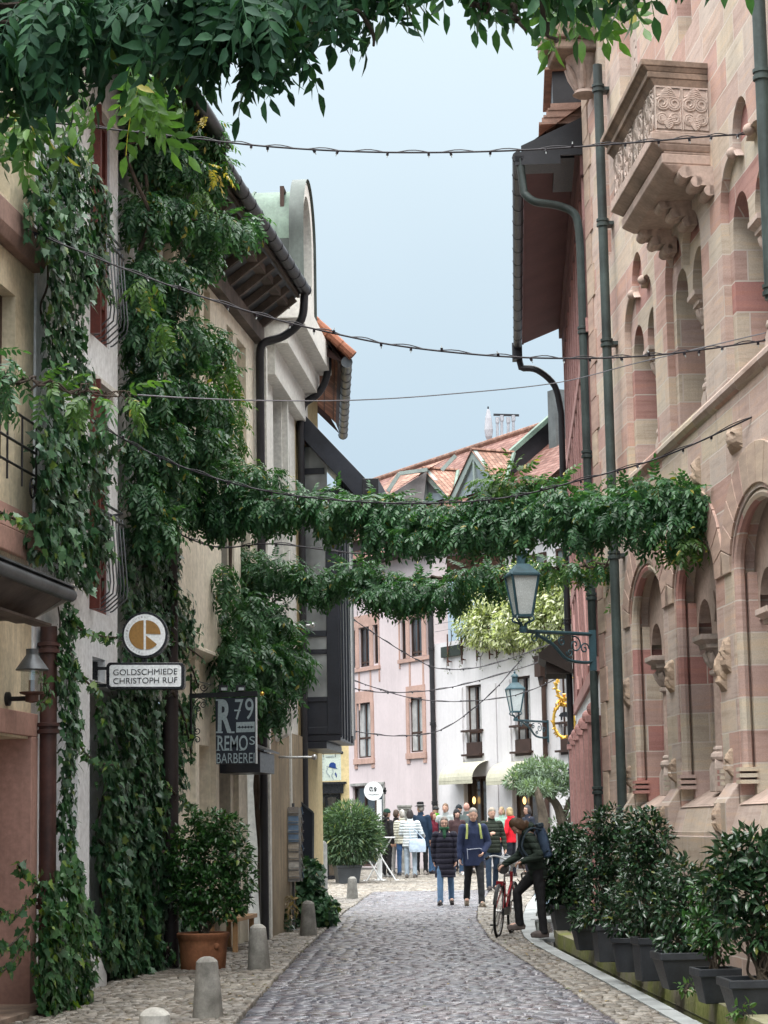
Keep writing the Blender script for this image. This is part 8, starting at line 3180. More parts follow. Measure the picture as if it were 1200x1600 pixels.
def remeshed(mb, name, mat_, parent, T, voxel, wrinkle=0.0, smooth_it=4, seed=0):
	"""fuse overlapping volumes into one continuous skin"""
	me = bpy.data.meshes.new('tmp')
	me.from_pydata(mb.v, [], mb.f)
	o = bpy.data.objects.new('tmp', me)
	COL.objects.link(o)
	m = o.modifiers.new('r', 'REMESH')
	m.mode = 'VOXEL'
	m.voxel_size = voxel
	m = o.modifiers.new('s', 'SMOOTH')
	m.iterations = smooth_it
	m.factor = .5
	dg = bpy.context.evaluated_depsgraph_get()
	dg.update()
	me2 = bpy.data.meshes.new_from_object(o.evaluated_get(dg))
	bpy.data.objects.remove(o)
	bpy.data.meshes.remove(me)
	V = np.empty(len(me2.vertices) * 3)
	me2.vertices.foreach_get('co', V)
	V = V.reshape(-1, 3)
	if wrinkle:
		N = np.empty(len(V) * 3)
		me2.vertices.foreach_get('normal', N)
		N = N.reshape(-1, 3)
		rg = np.random.default_rng(seed)
		h = np.zeros(len(V))
		for _ in range(7):
			k = rg.normal(0, 1, 3) * np.array([14, 14, 26])
			h += np.sin(V @ k + rg.uniform(0, 6) + 1.2 * np.sin(V @ (k[[1, 2, 0]] * .4)))
		V = V + N * (h / 7 * wrinkle)[:, None]
	W = V @ T[:3, :3].T + T[:3, 3]
	off = np.array(parent['_b'])
	me2.vertices.foreach_set('co', (W - off).ravel())
	me2.name = name
	me2.materials.clear()
	me2.materials.append(mat_)
	me2.polygons.foreach_set('use_smooth', np.ones(len(me2.polygons), bool))
	me2.update()
	ob = bpy.data.objects.new(name, me2)
	COL.objects.link(ob)
	ob.parent = parent
	ob['_b'] = off.tolist()
	return ob
def hand_geo(mb, wrist, d, palm_n, side, curl=.5, s=1.0):
	"""palm, four unequal bent fingers and a thumb leaving the side of the palm"""
	d = unit(d)
	n = unit(np.asarray(palm_n, float) - d * np.dot(palm_n, d))
	x = np.cross(d, n) * side
	c = np.asarray(wrist, float) + d * .045 * s
	M = np.stack([x, n, d], 1)
	mb.ell(c, .040 * s, .017 * s, .052 * s, 10, 8, M)
	for i, (off, L) in enumerate(((-.028, .062), (-.010, .072), (.010, .068), (.027, .054))):
		p0 = c + d * .038 * s + x * off * s
		a = .25 + curl * .5
		p1 = p0 + (d * math.cos(a) + n * math.sin(a)) * L * .45 * s
		a2 = a + curl
		p2 = p1 + (d * math.cos(a2) + n * math.sin(a2)) * L * .33 * s
		a3 = a2 + curl * .7
		p3 = p2 + (d * math.cos(a3) + n * math.sin(a3)) * L * .27 * s
		mb.tube([p0 - d * .012 * s, p1, p2, p3], [.0105 * s, .0095 * s, .0085 * s, .007 * s], 7)
	t0 = c - d * .02 * s - x * .03 * s
	t1 = t0 + (d * .6 - x * .7 + n * .35) * .036 * s
	t2 = t1 + (d * .9 - x * .15 + n * .45) * .032 * s
	mb.tube([t0, t1, t2], [.013 * s, .011 * s, .008 * s], 7)
HAIR = {}
def hair_mat(c):
	if c not in HAIR:
		HAIR[c] = mk('hair_%d' % len(HAIR), c, .6, .3, 14, .6, 90, spec=.35, fine=.25)
	return HAIR[c]
def person(label, base, face, H=1.74, build=1.0, jacket=(.02, .02, .03), hem=.80, quilt=0, trousers=(.02, .02, .025), shoe=(.05, .04, .035), hair='short', hair_c=(.10, .06, .035), hat=None, hat_c=(.02, .02, .02), scarf=None, stride=0.0, arms=None, head_yaw=0.0, head_pitch=0.0, lean=0.0, near=False, legs=None, flare=1.0, skin=None, group=None, hips=None, collar=True, glasses=False, hood=None):
	k = H / 1.75
	base = np.asarray(base, float)
	t = thing('person', label, 'person', base, group)
	ca, sa = math.cos(face), math.sin(face)
	T = np.eye(4)
	T[:3, :3] = np.array([[ca, -sa, 0], [sa, ca, 0], [0, 0, 1]]) * k
	T[:3, 3] = base
	W = lambda p: T[:3, :3] @ np.asarray(p, float) + T[:3, 3]
	vox = .009 if near else .014
	A = np.array
	hipc = A(hips if hips else (0, 0, .955))
	ld = A([0, math.sin(lean), math.cos(lean)])     # spine direction
	fw = A([0, math.cos(lean), -math.sin(lean)])
	waist = hipc + ld * .14
	chest = hipc + ld * .36
	sh = hipc + ld * .50
	neck = hipc + ld * .555 + fw * .01
	hd = A([0, math.sin(lean + head_pitch), math.cos(lean + head_pitch)])
	hf0 = A([0, math.cos(lean + head_pitch), -math.sin(lean + head_pitch)])
	cy_, sy_ = math.cos(head_yaw), math.sin(head_yaw)
	hx = A([1.0, 0, 0]) * cy_ + hf0 * sy_
	hf = hf0 * cy_ - A([1.0, 0, 0]) * sy_
	hc = neck + hd * .135 + hf * .02
	MH = np.stack([hx, hf, hd], 1)
	feet = []
	L1, L2 = .425, .415
	if legs is None:
		legs = {1: (stride, max(0, -stride) * 1.2 + .06, .02), -1: (-stride, max(0, stride) * 1.2 + .06, .02)}
	knees = {}
	ank = {}
	fdir = {}
	for s in (1, -1):
		a, kb, sp = legs[s][:3]
		h = hipc + A([s * .095, 0, -.02])
		kd = A([s * sp, math.sin(a), -math.cos(a)])
		kn = h + unit(kd) * L1
		a2 = a - kb
		an = kn + unit(A([s * sp * .5, math.sin(a2), -math.cos(a2)])) * L2
		knees[s], ank[s] = kn, an
		pit = legs[s][3] if len(legs[s]) > 3 else min(0.0, a2) * .9
		yaw = legs[s][4] if len(legs[s]) > 4 else s * .12
		fdir[s] = A([math.sin(yaw) * math.cos(pit), math.cos(yaw) * math.cos(pit), math.sin(pit)])
	lo = min(ank[s][2] - .098 + min(0, fdir[s][2]) * .15 for s in (1, -1))
	T[2, 3] += .024 - k * lo
	if arms is None:
		arms = {}
	J = {}
	for s in (1, -1):
		S = sh + A([s * .168 * build, 0, -.045])
		e, hnd = arms.get(s, (None, None))[:2]
		if e is None:
			sw = -s * stride * .5
			e = S + A([s * .06, math.sin(sw) * .28 - .02, -.28])
			hnd = e + A([-s * .015, .06 + math.sin(sw) * .14, -.245])
		J[s] = (S, A(e), A(hnd))
	b = MB()
	loft(b, [hipc - ld * .05, waist, chest, sh, neck], [(.15, .10), (.135, .095), (.15, .105), (.13, .08), (.05, .05)])
	b.tube([neck - hd * .05, hc - hd * .06], .054, 10)
	b.ell(hc + hd * .015, .074, .094, .108, 16, 12, MH)
	b.ell(hc - hd * .055 + hf * .022, .056, .066, .062, 14, 10, MH)
	b.ell(hc - hd * .018 + hf * .094, .013, .022, .022, 8, 6, MH)
	b.tube([hc + hd * .012 + hf * .086, hc - hd * .022 + hf * .108], [.009, .014], 8)
	for s in (1, -1):
		b.ell(hc + hx * s * .074 - hd * .008 - hf * .006, .012, .022, .032, 8, 6, MH)
		b.ell(hc + hx * s * .036 - hd * .03 + hf * .066, .022, .02, .02, 8, 6, MH)
		S, e, h = J[s]
		limb(b, S, e, .046, .038)
		limb(b, e, h, .038, .027)
		dd = unit(h - e)
		hand_geo(b, h, dd, A([-s * .9, .25, 0]) if not (arms.get(s) and len(arms[s]) > 2) else A(arms[s][2]), s, .55 if not near else .6, 1.0)
		kn, an = knees[s], ank[s]
		limb(b, hipc + A([s * .09, 0, -.03]), kn, .082, .054)
		limb(b, kn, an, .054, .036)
		b.ell(an + fdir[s] * .06 - A([0, 0, .035]), .04, .10, .035, 10, 8)
	sm = mk('skin_%d' % (abs(hash(skin)) % 97), skin, .55, .08, 8, .05, 60, spec=.35) if skin else skin_m
	remeshed(b, 'body', sm, t, T, vox, 0, 3)
	fm = MB()
	for s in (1, -1):
		fm.ell(W(hc + hx * s * .031 + hd * .018 + hf * .083), .009 * k, .006 * k, .006 * k, 8, 6)
	fm.build('eyes', mk('eye_dark', (.02, .015, .012), .3), t, None, True)
	fm = MB()
	fm.tube([W(hc + hx * .022 - hd * .058 + hf * .083), W(hc - hd * .06 + hf * .090), W(hc - hx * .022 - hd * .058 + hf * .083)], [.003 * k, .006 * k, .003 * k], 6)
	fm.build('mouth', mk('lip', (.34, .13, .11), .5), t, None, True)
	if glasses:
		fm = MB()
		for s in (1, -1):
			fm.tube([W(hc + hx * (s * .032 + .024 * math.cos(i * PI / 5)) + hd * (.017 + .019 * math.sin(i * PI / 5)) + hf * .096) for i in range(10)], .0028 * k, 5, closed=True)
			fm.tube([W(hc + hx * s * .056 + hd * .018 + hf * .092), W(hc + hx * s * .078 + hd * .014)], .0025 * k, 5)
		fm.build('glasses', iron_black, t)
	tr = MB()
	loft(tr, [hipc + ld * .08, hipc - ld * .02, hipc - ld * .09], [(.152, .112), (.168, .125), (.15, .115)])
	for s in (1, -1):
		kn, an = knees[s], ank[s]
		limb(tr, hipc + A([s * .088, 0, -.05]), kn, .094, .066)
		limb(tr, kn, an + A([0, 0, .0]), .066, .056)
		tr.tube([lerp(kn, an, .6), an + A([0, 0, -.045])], [.056, .064], 12)
	remeshed(tr, 'trousers', mk_cloth('cloth_%02x%02x%02x_0' % tuple(int(min(.99, c) * 255) for c in trousers), trousers), t, T, vox, .006 if near else .008, 3, 3)
	for s in (1, -1):
		m = MB()
		an, f = ank[s], fdir[s]
		upv = A([0, 0, 1.0]) - f * f[2]
		upv = unit(upv)
		x = np.cross(f, upv)
		Mf = np.stack([x, f, upv], 1)
		c = an + f * .055 - upv * .055
		m.ell(c, .050, .142, .056, 12, 8, Mf)
		m.ell(c - f * .06 + upv * .025, .048, .066, .066, 10, 8, Mf)
		m.box(c - upv * .032, x * .042, f * .125, upv * .014)
		remeshed(m, 'shoe', mk('shoe_%02x%02x%02x' % tuple(int(min(.99, c_) * 255) for c_ in shoe), shoe, .6, .2, 8, .2, 50), t, T, .010, 0, 3)
	j = MB()
	zh = hem
	hemp = A([0, hipc[1] - .0, zh])
	w_ = build
	ring = [(.185 * w_ * flare, .135 * w_ * flare), (.178 * w_, .132 * w_), (.172 * w_, .128 * w_), (.176 * w_, .132 * w_), (.142 * w_, .10 * w_), (.08, .074)]
	pts = [hipc - ld * (hipc[2] - zh), hipc + ld * .02, waist, chest, sh - ld * .03, neck - ld * .02]
	loft(j, pts, ring, n=18)
	for s in (1, -1):
		S, e, h = J[s]
		j.ell(S - A([s * .02, 0, .0]), .074 * w_, .078, .072, 12, 9)
		limb(j, S, e, .074 * w_, .060)
		limb(j, e, h - unit(h - e) * .005, .060, .047)
	if collar:
		j.tube([neck - ld * .03, neck + hd * .045], [.085, .074], 14)
	if hood:
		j.ell(neck - hf * .075 - hd * .02, .10, .06, .075, 12, 8)
	remeshed(j, 'jacket', mk_cloth('cloth_%02x%02x%02x_%d' % (*[int(min(.99, c) * 255) for c in jacket], int(quilt * 1000)), jacket, quilt), t, T, vox, .007 if near else .009, 3, 5)
	if scarf:
		m = MB()
		m.tube(arc(neck + hd * .035 + hf * .012, .072, 0, 2 * PI, 16, hx, hf)[:-1], .036, 8, closed=True)
		m.tube([neck + hd * .02 + hf * .075, neck - hd * .10 + hf * .125, neck - hd * .16 + hf * .13], [.04, .04, .025], 8)
		remeshed(m, 'scarf', mk_cloth('scarf_%02x%02x%02x' % tuple(int(min(.99, c) * 255) for c in scarf), scarf, .0), t, T, .010, .006, 3, 2)
	if hair and hair != 'bald':
		m = MB()
		top = hc + hd * .028 - hf * .012
		m.ell(top + hd * .012, .082, .098, .100, 16, 12, MH)
		m.ell(top - hf * .035 - hd * .03, .078, .072, .095, 14, 10, MH)
		if hair in ('bob', 'long'):
			for s in (1, -1):
				m.ell(top + hx * s * .066 - hd * .045 - hf * .01, .030, .062, .085, 10, 8, MH)
			m.ell(top - hf * .05 - hd * .08, .085, .055, .09, 14, 10, MH)
		if hair == 'long':
			m.tube([top - hf * .06 - hd * .08, top - hf * .085 - hd * .26], [.075, .05], 12)
		ob = remeshed(m, 'hair', hair_mat(hair_c), t, T, .010, .006, 2, 4)
		V = np.empty(len(ob.data.vertices) * 3)
		ob.data.vertices.foreach_get('co', V)
		V = V.reshape(-1, 3) + np.array(t['_b'])
		Q = (V - W(hc)) @ (T[:3, :3] / k) / k
		a = Q @ hx
		f = Q @ hf
		u = Q @ hd
		lim = np.where(u < .062, .012 if hair != 'bob' and hair != 'long' else .035, np.where(u < .09, .07, .2))
		lim = np.where((u < .062) & (np.abs(a) < .06), np.minimum(lim, .03), lim)
		over = np.maximum(0, f - lim)
		V2 = V - (T[:3, :3] @ hf)[None] * over[:, None]
		ob.data.vertices.foreach_set('co', (V2 - np.array(t['_b'])).ravel())
		ob.data.update()
	if hat:
		m = MB()
		hm = mk_cloth('hat_%02x%02x%02x' % tuple(int(min(.99, c) * 255) for c in hat_c), hat_c)
		if hat == 'beanie':
			m.ell(hc + hd * .055 - hf * .008, .086, .104, .085, 16, 12, MH)
			m.tube(arc(hc + hd * .04 - hf * .006, .09, 0, 2 * PI, 18, hx, hf)[:-1], .016, 8, closed=True)
		elif hat == 'fedora':
			m.lathe(hc + hd * .055 - hf * .005, [(.09, 0), (.092, .02), (.086, .10), (.055, .118), (.0, .10)], 20, True, hd)
			m.lathe(hc + hd * .06 - hf * .005, [(.088, .0), (.145, -.006), (.15, .006), (.088, .012)], 24, True, hd)
		elif hat == 'cap':
			m.ell(hc + hd * .05 - hf * .004, .084, .102, .078, 16, 12, MH)
			m.ell(hc + hd * .05 + hf * .115, .065, .065, .012, 12, 6, MH)
		remeshed(m, 'hat', hm, t, T, .010, 0, 2)
		if hat == 'fedora':
			m = MB()
			m.lathe(W(hc + hd * .07 - hf * .005), [(.0935 * k, 0), (.0925 * k, .028 * k)], 20, False, unit(T[:3, :3] @ hd))
			m.build('hat_band', mk('band_pale', (.45, .44, .42), .7), t, None, True)
	t['_T'] = [float(x) for x in T.ravel()]
	return t, T, J, dict(hc=hc, neck=neck, sh=sh, chest=chest, waist=waist, W=W, fw=fw, ld=ld, ank=ank, fdir=fdir)
def stand(x, d, y=None):
	p = at_d(x, 1300, d)
	return np.array([p[0], p[1], gz(d)])
PG = 'people standing about in the square'
DN = (.012, .016, .04)
A_ = np.array
def tote(name, label, parent_pt, w, h, dpt, X, mat_, strap_top=None):
	t = thing(name, label, 'bag', parent_pt)
	c = np.asarray(parent_pt, float)
	X = unit(X)
	Y = np.cross(A_([0, 0, 1.0]), X)
	m = MB()
	lv = [(1.0, 1.0, 0), (1.05, 1.1, .3), (1.0, .9, .75), (.92, .5, 1.0)]
	rg_ = []
	for a, b, z in lv:
		rg_.append([c + X * w / 2 * a * sx + Y * dpt / 2 * b * sy - A_([0, 0, h * (1 - z)]) for sx, sy in ((1, 1), (-1, 1), (-1, -1), (1, -1))])
	vs = [p for r in rg_ for p in r]
	fs = [(3, 2, 1, 0), (12, 13, 14, 15)]
	for i in range(3):
		for q in range(4):
			q2 = (q + 1) % 4
			fs.append((i * 4 + q, i * 4 + q2, i * 4 + 4 + q2, i * 4 + 4 + q))
	m.add(vs, fs)
	m.build('bag_body', mat_, t, None, True, .012)
	if strap_top is not None:
		m = MB()
		st = np.asarray(strap_top, float)
		m.tube(catmull([c + X * w * .4, lerp(c + X * w * .3, st, .6), st, lerp(c - X * w * .3, st, .6), c - X * w * .4], 6), .011, 6)
		m.build('strap', mat_, t, None, True)
	return t
def crowd():
	dB = 57.0
	p = at_z(697, 1417, 0)
	t, T, J, d = person('woman in a long black padded coat, green scarf and blue jeans, walking towards the viewer', p, PI - .05, 1.62, 1.06, (.016, .015, .026), .56, .10, (.09, .16, .26), (.03, .022, .02), 'bob', (.16, .13, .11), None, scarf=(.02, .07, .035), stride=.22, near=True, flare=1.10, glasses=True, head_pitch=.10)
	p = at_z(742, 1419, 0)
	t, T, J, d = person('grey-haired man in a navy anorak with yellow-green straps and dark trousers, walking beside the woman', p, PI + .06, 1.79, 1.08, (.020, .029, .068), .74, 0, (.018, .019, .022), (.16, .125, .09), 'short', (.30, .27, .24), None, stride=-.27, near=True, head_pitch=.22,
						arms={1: None or (A_([.24, .02, 1.13]), A_([.255, .08, .88])), -1: (A_([-.27, -.02, 1.14]), A_([-.16, .15, .98]))})
	W = d['W']
	m = MB()
	for s in (1, -1):
		m.tube(catmull([W((s * .11, -.04, 1.475)), W((s * .115, .07, 1.45)), W((s * .12, .125, 1.36)), W((s * .135, .145, 1.22))], 5), .021, 6)
	m.build('rucksack_strap', mk('lime_strap', (.33, .38, .12), .7), t, None, True)
	m = MB()
	m.tube([W((.13, .15, 1.03)), W((-.1, .155, 1.05)), W((-.14, .15, 1.03))], .007, 5)
	m.tube([W((.13, .15, 1.05)), W((.12, .15, .86))], .006, 5)
	m.build('reflective_piping', mk('pale_piping', (.35, .38, .46), .5), t, None, True)
	p = stand(768, 46.5)
	t, T, J, d = person('man in an olive padded jacket behind the couple, carrying a grey paper bag', p, PI + .25, 1.76, 1.06, (.020, .026, .018), .80, .085, (.02, .035, .06), (.04, .03, .03), 'short', (.28, .24, .19), None, stride=.12, head_pitch=.25, arms={-1: (A_([-.27, .0, 1.13]), A_([-.27, .10, .88])), 1: (A_([.25, .05, 1.14]), A_([.12, .26, 1.2]))})
	hnd = d['W'](J[-1][2]) - A_([0, 0, .10])
	tote('paper_bag', 'grey paper carrier bag held by the man in the olive jacket', hnd - A_([0, 0, .06]), .26, .32, .1, (1, .2, 0), mk('grey_paper', (.22, .23, .24), .7), hnd)
	def g(label, x, d, face, H, **kw):
		return person(label, stand(x, d), face, H, group=PG, **kw)
	g('person in a dark green beanie and black hooded jacket at the bistro table', 604, 56.0, -.9, 1.74, jacket=(.014, .014, .016), hem=.86, trousers=(.012, .012, .014), shoe=(.25, .25, .25), hair='short', hair_c=(.05, .035, .03), hat='beanie', hat_c=(.015, .05, .035), hood=True)
	g('person in a black jacket and pale grey trousers, half hidden next to the beanie wearer', 619, 58.2, -.6, 1.70, jacket=(.018, .016, .018), hem=.84, trousers=(.26, .26, .27), shoe=(.5, .48, .46), hair='short', hair_c=(.09, .06, .045))
	g('white-haired person in a cream jacket and blue jeans, left of the pale puffer jacket', 629, 57.0, .15, 1.70, jacket=(.52, .52, .44), hem=.84, quilt=.07, trousers=(.04, .09, .20), shoe=(.05, .06, .08), hair='short', hair_c=(.5, .48, .45))
	t, T, J, d = g('woman in a white and ice-blue puffer jacket and light jeans seen from behind', 641, 55.4, -.12, 1.71, jacket=(.55, .60, .62), hem=.80, quilt=.075, trousers=(.30, .36, .42), shoe=(.14, .12, .11), hair='bob', hair_c=(.035, .03, .03), build=1.12, flare=1.08, arms={1: (A_([.30, .02, 1.15]), A_([.34, .20, 1.07])), -1: (A_([-.27, .05, 1.13]), A_([-.15, .24, 1.1]))})
	tote('shoulder_bag', 'soft light blue shoulder bag hanging from the woman in the white puffer jacket', d['W'](A_([.20, -.17, 1.0])), .42, .34, .14, (1, .1, 0), mk_cloth('bag_blue', (.40, .48, .58)), d['W'](A_([-.06, -.10, 1.46])))
	g('tall man in a dark hat with a pale band and a navy overcoat', 658, 57.4, -.25, 1.86, jacket=(.012, .028, .055), hem=.68, trousers=(.010, .010, .012), shoe=(.3, .27, .25), hair='short', hair_c=(.3, .28, .26), hat='fedora', hat_c=(.012, .012, .014), build=1.08, flare=1.12, head_yaw=.9)
	g('red-haired person in a burgundy jacket and blue jeans', 676, 58.0, -2.2, 1.62, jacket=(.12, .012, .025), hem=.82, trousers=(.08, .17, .32), shoe=(.02, .02, .03), hair='bob', hair_c=(.14, .035, .03))
	g('man in a dark cap with a bright neon green scarf', 681, 60.0, PI + .4, 1.78, jacket=(.03, .05, .08), hem=.84, trousers=(.03, .03, .035), hair='short', hair_c=(.05, .04, .03), hat='cap', hat_c=(.02, .022, .025), scarf=(.16, .55, .06))
	g('tall balding man in a pale grey jacket behind the woman in the black coat', 697, 58.2, PI - .3, 1.84, jacket=(.30, .33, .33), hem=.82, trousers=(.03, .03, .04), hair='short', hair_c=(.22, .14, .09), build=1.06, arms={1: (A_([.34, .08, 1.16]), A_([.50, .14, .98])), -1: (A_([-.25, .02, 1.13]), A_([-.22, .10, .9]))})
	g('smiling woman in a dark hood and a patterned dark jacket', 714, 56.5, PI + .25, 1.70, jacket=(.05, .028, .03), hem=.80, trousers=(.03, .06, .11), shoe=(.55, .55, .55), hair='long', hair_c=(.06, .035, .03), hat='beanie', hat_c=(.025, .025, .028), skin=(.58, .36, .29))
	g('person in a dark slate beanie, mostly hidden behind the smiling woman', 718, 59.6, PI - .2, 1.80, jacket=(.03, .035, .04), hem=.8, trousers=(.02, .02, .03), hair='short', hair_c=(.05, .04, .035), hat='beanie', hat_c=(.02, .026, .032))
	g('bald man in a grey-green jacket seen from the back, behind the man in the anorak', 729, 57.6, -.5, 1.86, jacket=(.08, .10, .10), hem=.8, trousers=(.03, .035, .05), hair='bald', skin=(.50, .27, .22))
	g('fair-haired person in a mint green jacket beside the red jacket', 785, 60.0, PI - .5, 1.72, jacket=(.30, .46, .38), hem=.82, trousers=(.03, .04, .06), hair='bob', hair_c=(.45, .34, .2))
	g('blond person in a bright red hooded jacket and dark trousers', 798, 55.0, 1.1, 1.72, jacket=(.62, .012, .025), hem=.86, trousers=(.012, .014, .022), hair='bob', hair_c=(.40, .29, .15), hood=True, arms={1: (A_([.26, .02, 1.13]), A_([.20, .20, .98])), -1: (A_([-.26, .02, 1.13]), A_([-.2, .18, .96]))})
	g('dark-haired woman in sunglasses and a navy coat standing before the shop door', 826, 56.0, PI - 1.0, 1.76, jacket=(.018, .022, .035), hem=.7, trousers=(.02, .02, .03), hair='bob', hair_c=(.05, .045, .045), glasses=True)
	g('person in a pale jacket glimpsed behind the forked olive tree', 893, 54.0, -1.0, 1.60, jacket=(.5, .52, .52), hem=.8, trousers=(.05, .05, .06), hair='bob', hair_c=(.06, .045, .035), scarf=(.5, .3, .28))
crowd()
def cyclist():
	base = at_z(848, 1467, .05)
	base = A_([base[0] - .02, base[1] + .02, .05])
	f = PI / 2 + .12
	hips = (0, .03, .955)
	lean = .24
	t, T, J, d = person('cyclist in a dark green padded jacket bending over a red bicycle, foot on pedal', base, f, 1.58, .94, (.022, .034, .026), .80, .085, (.012, .013, .018), (.10, .08, .075), 'long', (.085, .045, .022), None, near=True, lean=lean, head_pitch=.72, hips=hips, hood=True,
						legs={1: (.72, .80, .04, -.05, .1), -1: (-.05, .02, .02, -.0, .0)},
						arms={-1: (A_([-.27, .04, 1.14]), A_([-.20, .27, 1.06]), A_([0, .4, -1.0])), 1: (A_([.24, .24, 1.14]), A_([.20, .46, 1.02]), A_([0, .3, -1.0]))})
	W = d['W']
	sp = d['chest'] - d['fw'] * .19 - d['ld'] * .03
	bk = thing('backpack', 'blue-grey roll-top backpack on the back of the cyclist', 'backpack', W(sp))
	m = MB()
	ld, fw = d['ld'], d['fw']
	loft(m, [sp - ld * .22, sp - ld * .20, sp, sp + ld * .18, sp + ld * .22], [(.09, .05), (.13, .075), (.135, .08), (.125, .07), (.105, .045)])
	b = remeshed(m, 'bag_body', mk_cloth('backpack_blue', (.055, .085, .14)), bk, T, .010, .004, 3, 8)
	m = MB()
	m.box(W(sp + ld * .25), (T[:3, :3] @ A_([1.0, 0, 0])) * .13, (T[:3, :3] @ fw) * .045, (T[:3, :3] @ ld) * .03)
	m.build('roll_top', mk_cloth('backpack_top', (.03, .045, .06)), bk, None, False, .01)
	m = MB()
	for s in (1, -1):
		m.tube(catmull([W(sp + ld * .18 + A_([s * .11, 0, 0])), W(d['sh'] + A_([s * .12, 0, .07])), W(d['chest'] + fw * .15 + A_([s * .12, 0, 0])), W(d['waist'] + fw * .08 + A_([s * .16, 0, 0]))], 5), .016, 6)
	m.build('strap', mk_cloth('backpack_top', (.03, .045, .06)), bk, None, True)
	return d
CYC = cyclist()
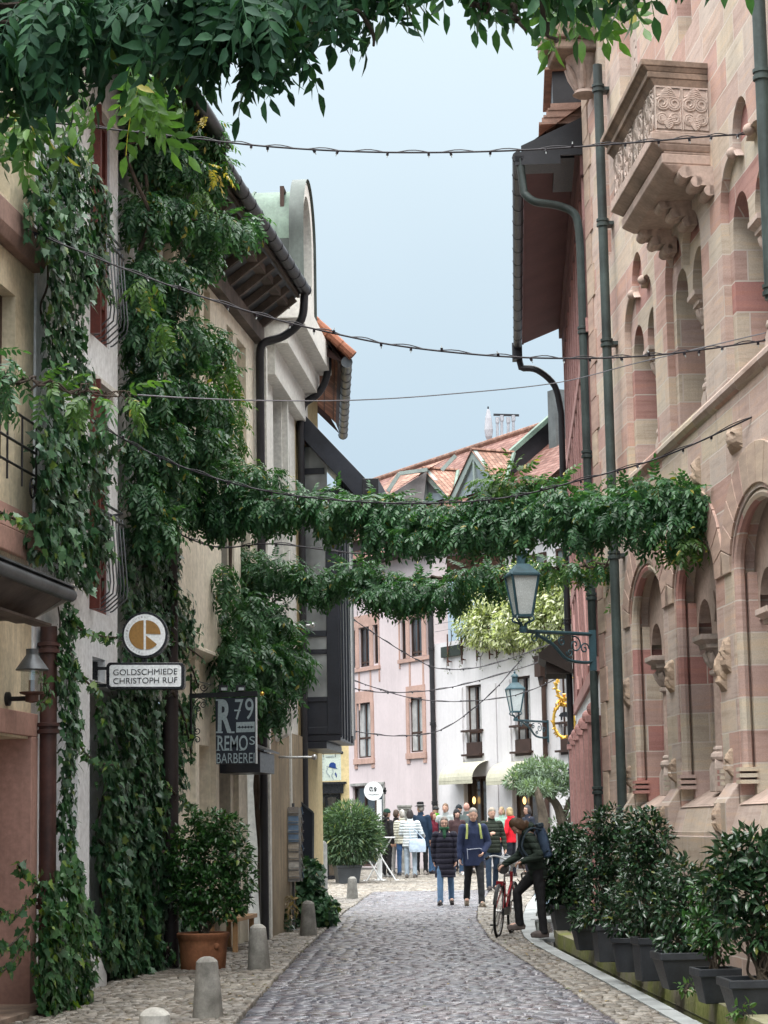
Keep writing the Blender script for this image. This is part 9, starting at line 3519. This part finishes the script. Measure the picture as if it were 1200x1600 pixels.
# ------------------------------------------------------------------ bicycle
def bicycle():
	base = at_z(778, 1467, 0)
	base = A_([base[0], base[1] + .0, 0.03])
	t = thing('bicycle', 'red city bicycle with black tyres and white swept handlebars held by the cyclist', 'bicycle', base)
	yaw = -R(13)
	lean = R(4)
	ca, sa = math.cos(yaw), math.sin(yaw)
	Rm = A_([[ca, -sa, 0], [sa, ca, 0], [0, 0, 1]]) @ A_([[math.cos(lean), 0, math.sin(lean)], [0, 1, 0], [-math.sin(lean), 0, math.cos(lean)]])
	W = lambda x, y, z: Rm @ A_([x, y, z], ) + base
	r = .335
	for (y0, steer) in ((0, 0), (1.06, 0)):
		w = MB()
		c = (0, y0, r)
		w.tube([W(0, y0 + r * math.cos(a), r + r * math.sin(a)) for a in np.linspace(0, 2 * PI, 41)[:-1]], .019, 8, closed=True)
		wh = w.build('wheel', rubber, t, None, True)
		m = MB()
		m.tube([W(0, y0 + (r - .026) * math.cos(a), r + (r - .026) * math.sin(a)) for a in np.linspace(0, 2 * PI, 41)[:-1]], .010, 6, closed=True)
		m.build('rim', steel, wh, None, True)
		m = MB()
		for i in range(28):
			a = 2 * PI * i / 28
			m.tube([W(.02 * (-1) ** i, y0, r), W(0, y0 + (r - .03) * math.cos(a), r + (r - .03) * math.sin(a))], .0014, 4)
		m.tube([W(-.04, y0, r), W(.04, y0, r)], .018, 8)
		m.build('spokes', steel, wh)
		m = MB()
		a0, a1 = (R(0), R(165)) if y0 == 0 else (R(20), R(185))
		n = 16
		for i in range(n):
			A0, A1 = a0 + (a1 - a0) * i / n, a0 + (a1 - a0) * (i + 1) / n
			ro = r + .032
			P = lambda a, x, q: W(x, y0 + q * math.cos(a), r + q * math.sin(a))
			m.poly(P(A0, -.028, ro - .008), P(A1, -.028, ro - .008), P(A1, 0, ro), P(A0, 0, ro))
			m.poly(P(A0, 0, ro), P(A1, 0, ro), P(A1, .028, ro - .008), P(A0, .028, ro - .008))
		m.build('mudguard', iron_black, t)
	bb = (0, .46, .29)
	seat = (0, .30, .80)
	headt, headb = (0, .86, .84), (0, .90, .62)
	m = MB()
	T_ = lambda a, b, rr: m.tube([W(*a), W(*b)], rr, 8)
	T_(bb, (0, .33, .72), .017)
	T_(bb, headb, .019)
	m.tube(catmull([W(0, .36, .55), W(0, .6, .52), W(0, .8, .62), W(0, .885, .70)], 5), .016, 8)
	T_(headt, headb, .021)
	for s in (-1, 1):
		T_((s * .012, .33, .70), (s * .055, 0, r), .010)
		T_((s * .02, .44, .29), (s * .055, 0, r), .011)
		T_((s * .02, .90, .64), (s * .05, 1.06, r), .012)
	m.build('frame', bike_red, t, None, True)
	m = MB()
	m.tube([W(0, .33, .70), W(0, .295, .86)], .013, 8)
	m.tube([W(0, .86, .82), W(0, .845, .98)], .014, 8)
	m.build('seat_post', steel, t, None, True)
	m = MB()
	m.tube([W(0, .14, .885), W(0, .20, .90), W(0, .34, .895), W(0, .46, .89)], [.07, .085, .045, .022], 10)
	m.tube([W(-.04, .16, .86), W(0, .3, .85), W(.04, .16, .86)], .008, 6)
	m.build('saddle', mk('grey_saddle', (.06, .058, .055), .5), t, None, True)
	m = MB()
	for s in (-1, 1):
		m.tube(catmull([W(0, .845, .98), W(s * .10, .86, 1.0), W(s * .22, .80, 1.035), W(s * .29, .68, 1.02), W(s * .30, .58, 1.0)], 6), .013, 8)
	m.build('handlebar', mk('white_bar', (.70, .72, .74), .35), t, None, True)
	for s in (-1, 1):
		m = MB()
		m.tube([W(s * .295, .66, 1.018), W(s * .30, .54, .995)], .019, 8)
		m.build('grip', rubber, t, None, True)
		m = MB()
		m.tube(catmull([W(s * .25, .77, 1.03), W(s * .31, .72, 1.0), W(s * .34, .60, .985)], 4), .006, 5)
		m.build('brake_lever', steel, t, None, True)
	m = MB()
	m.lathe(W(0, .93, .94), [(.02, -.05), (.045, -.02), (.05, .03), (.0, .035)], 12, True, Rm @ A_([0, 1, 0]))
	m.build('headlight', steel, t, None, True)
	m = MB()
	m.tube(catmull([W(.1, .88, .98), W(.19, .92, .80), W(.17, .9, .66), W(.08, .88, .74)], 6), .006, 5)
	m.tube(catmull([W(.2, .84, 1.0), W(.27, .86, .76), W(.2, .85, .60), W(.14, .84, .82)], 6), .011, 5)
	m.build('lock_cable', rubber, t, None, True)
	m = MB()
	m.box(W(0, -.03, .70), Rm @ A_([.045, 0, 0]), Rm @ A_([0, .02, 0]), Rm @ A_([0, 0, .03]))
	m.build('rear_light', bike_red, t)
	m = MB()
	m.box(W(.06, .22, .33), Rm @ A_([.012, 0, 0]), Rm @ A_([0, .24, 0]), Rm @ A_([0, 0, .05]))
	m.build('chain_guard', iron_black, t, None, False, .01)
	m = MB()
	m.tube([W(-.07, .46, .29), W(-.08, .43, .13)], .012, 6)
	m.tube([W(.07, .46, .29), W(.08, .49, .45)], .012, 6)
	m.tube([W(-.08, .46, .29), W(.08, .46, .29)], .02, 8)
	m.build('crank', steel, t, None, True)
	for (x, y, z) in ((-.135, .42, .12), (.135, .50, .46)):
		m = MB()
		m.box(W(x, y, z), Rm @ A_([.05, 0, 0]), Rm @ A_([0, .04, 0]), Rm @ A_([0, 0, .012]))
		m.build('pedal', rubber, t, None, False, .006)
	m = MB()
	m.tube([W(-.03, .1, .32), W(-.10, .06, .03)], .010, 6)
	m.build('kickstand', steel, t, None, True)
bicycle()
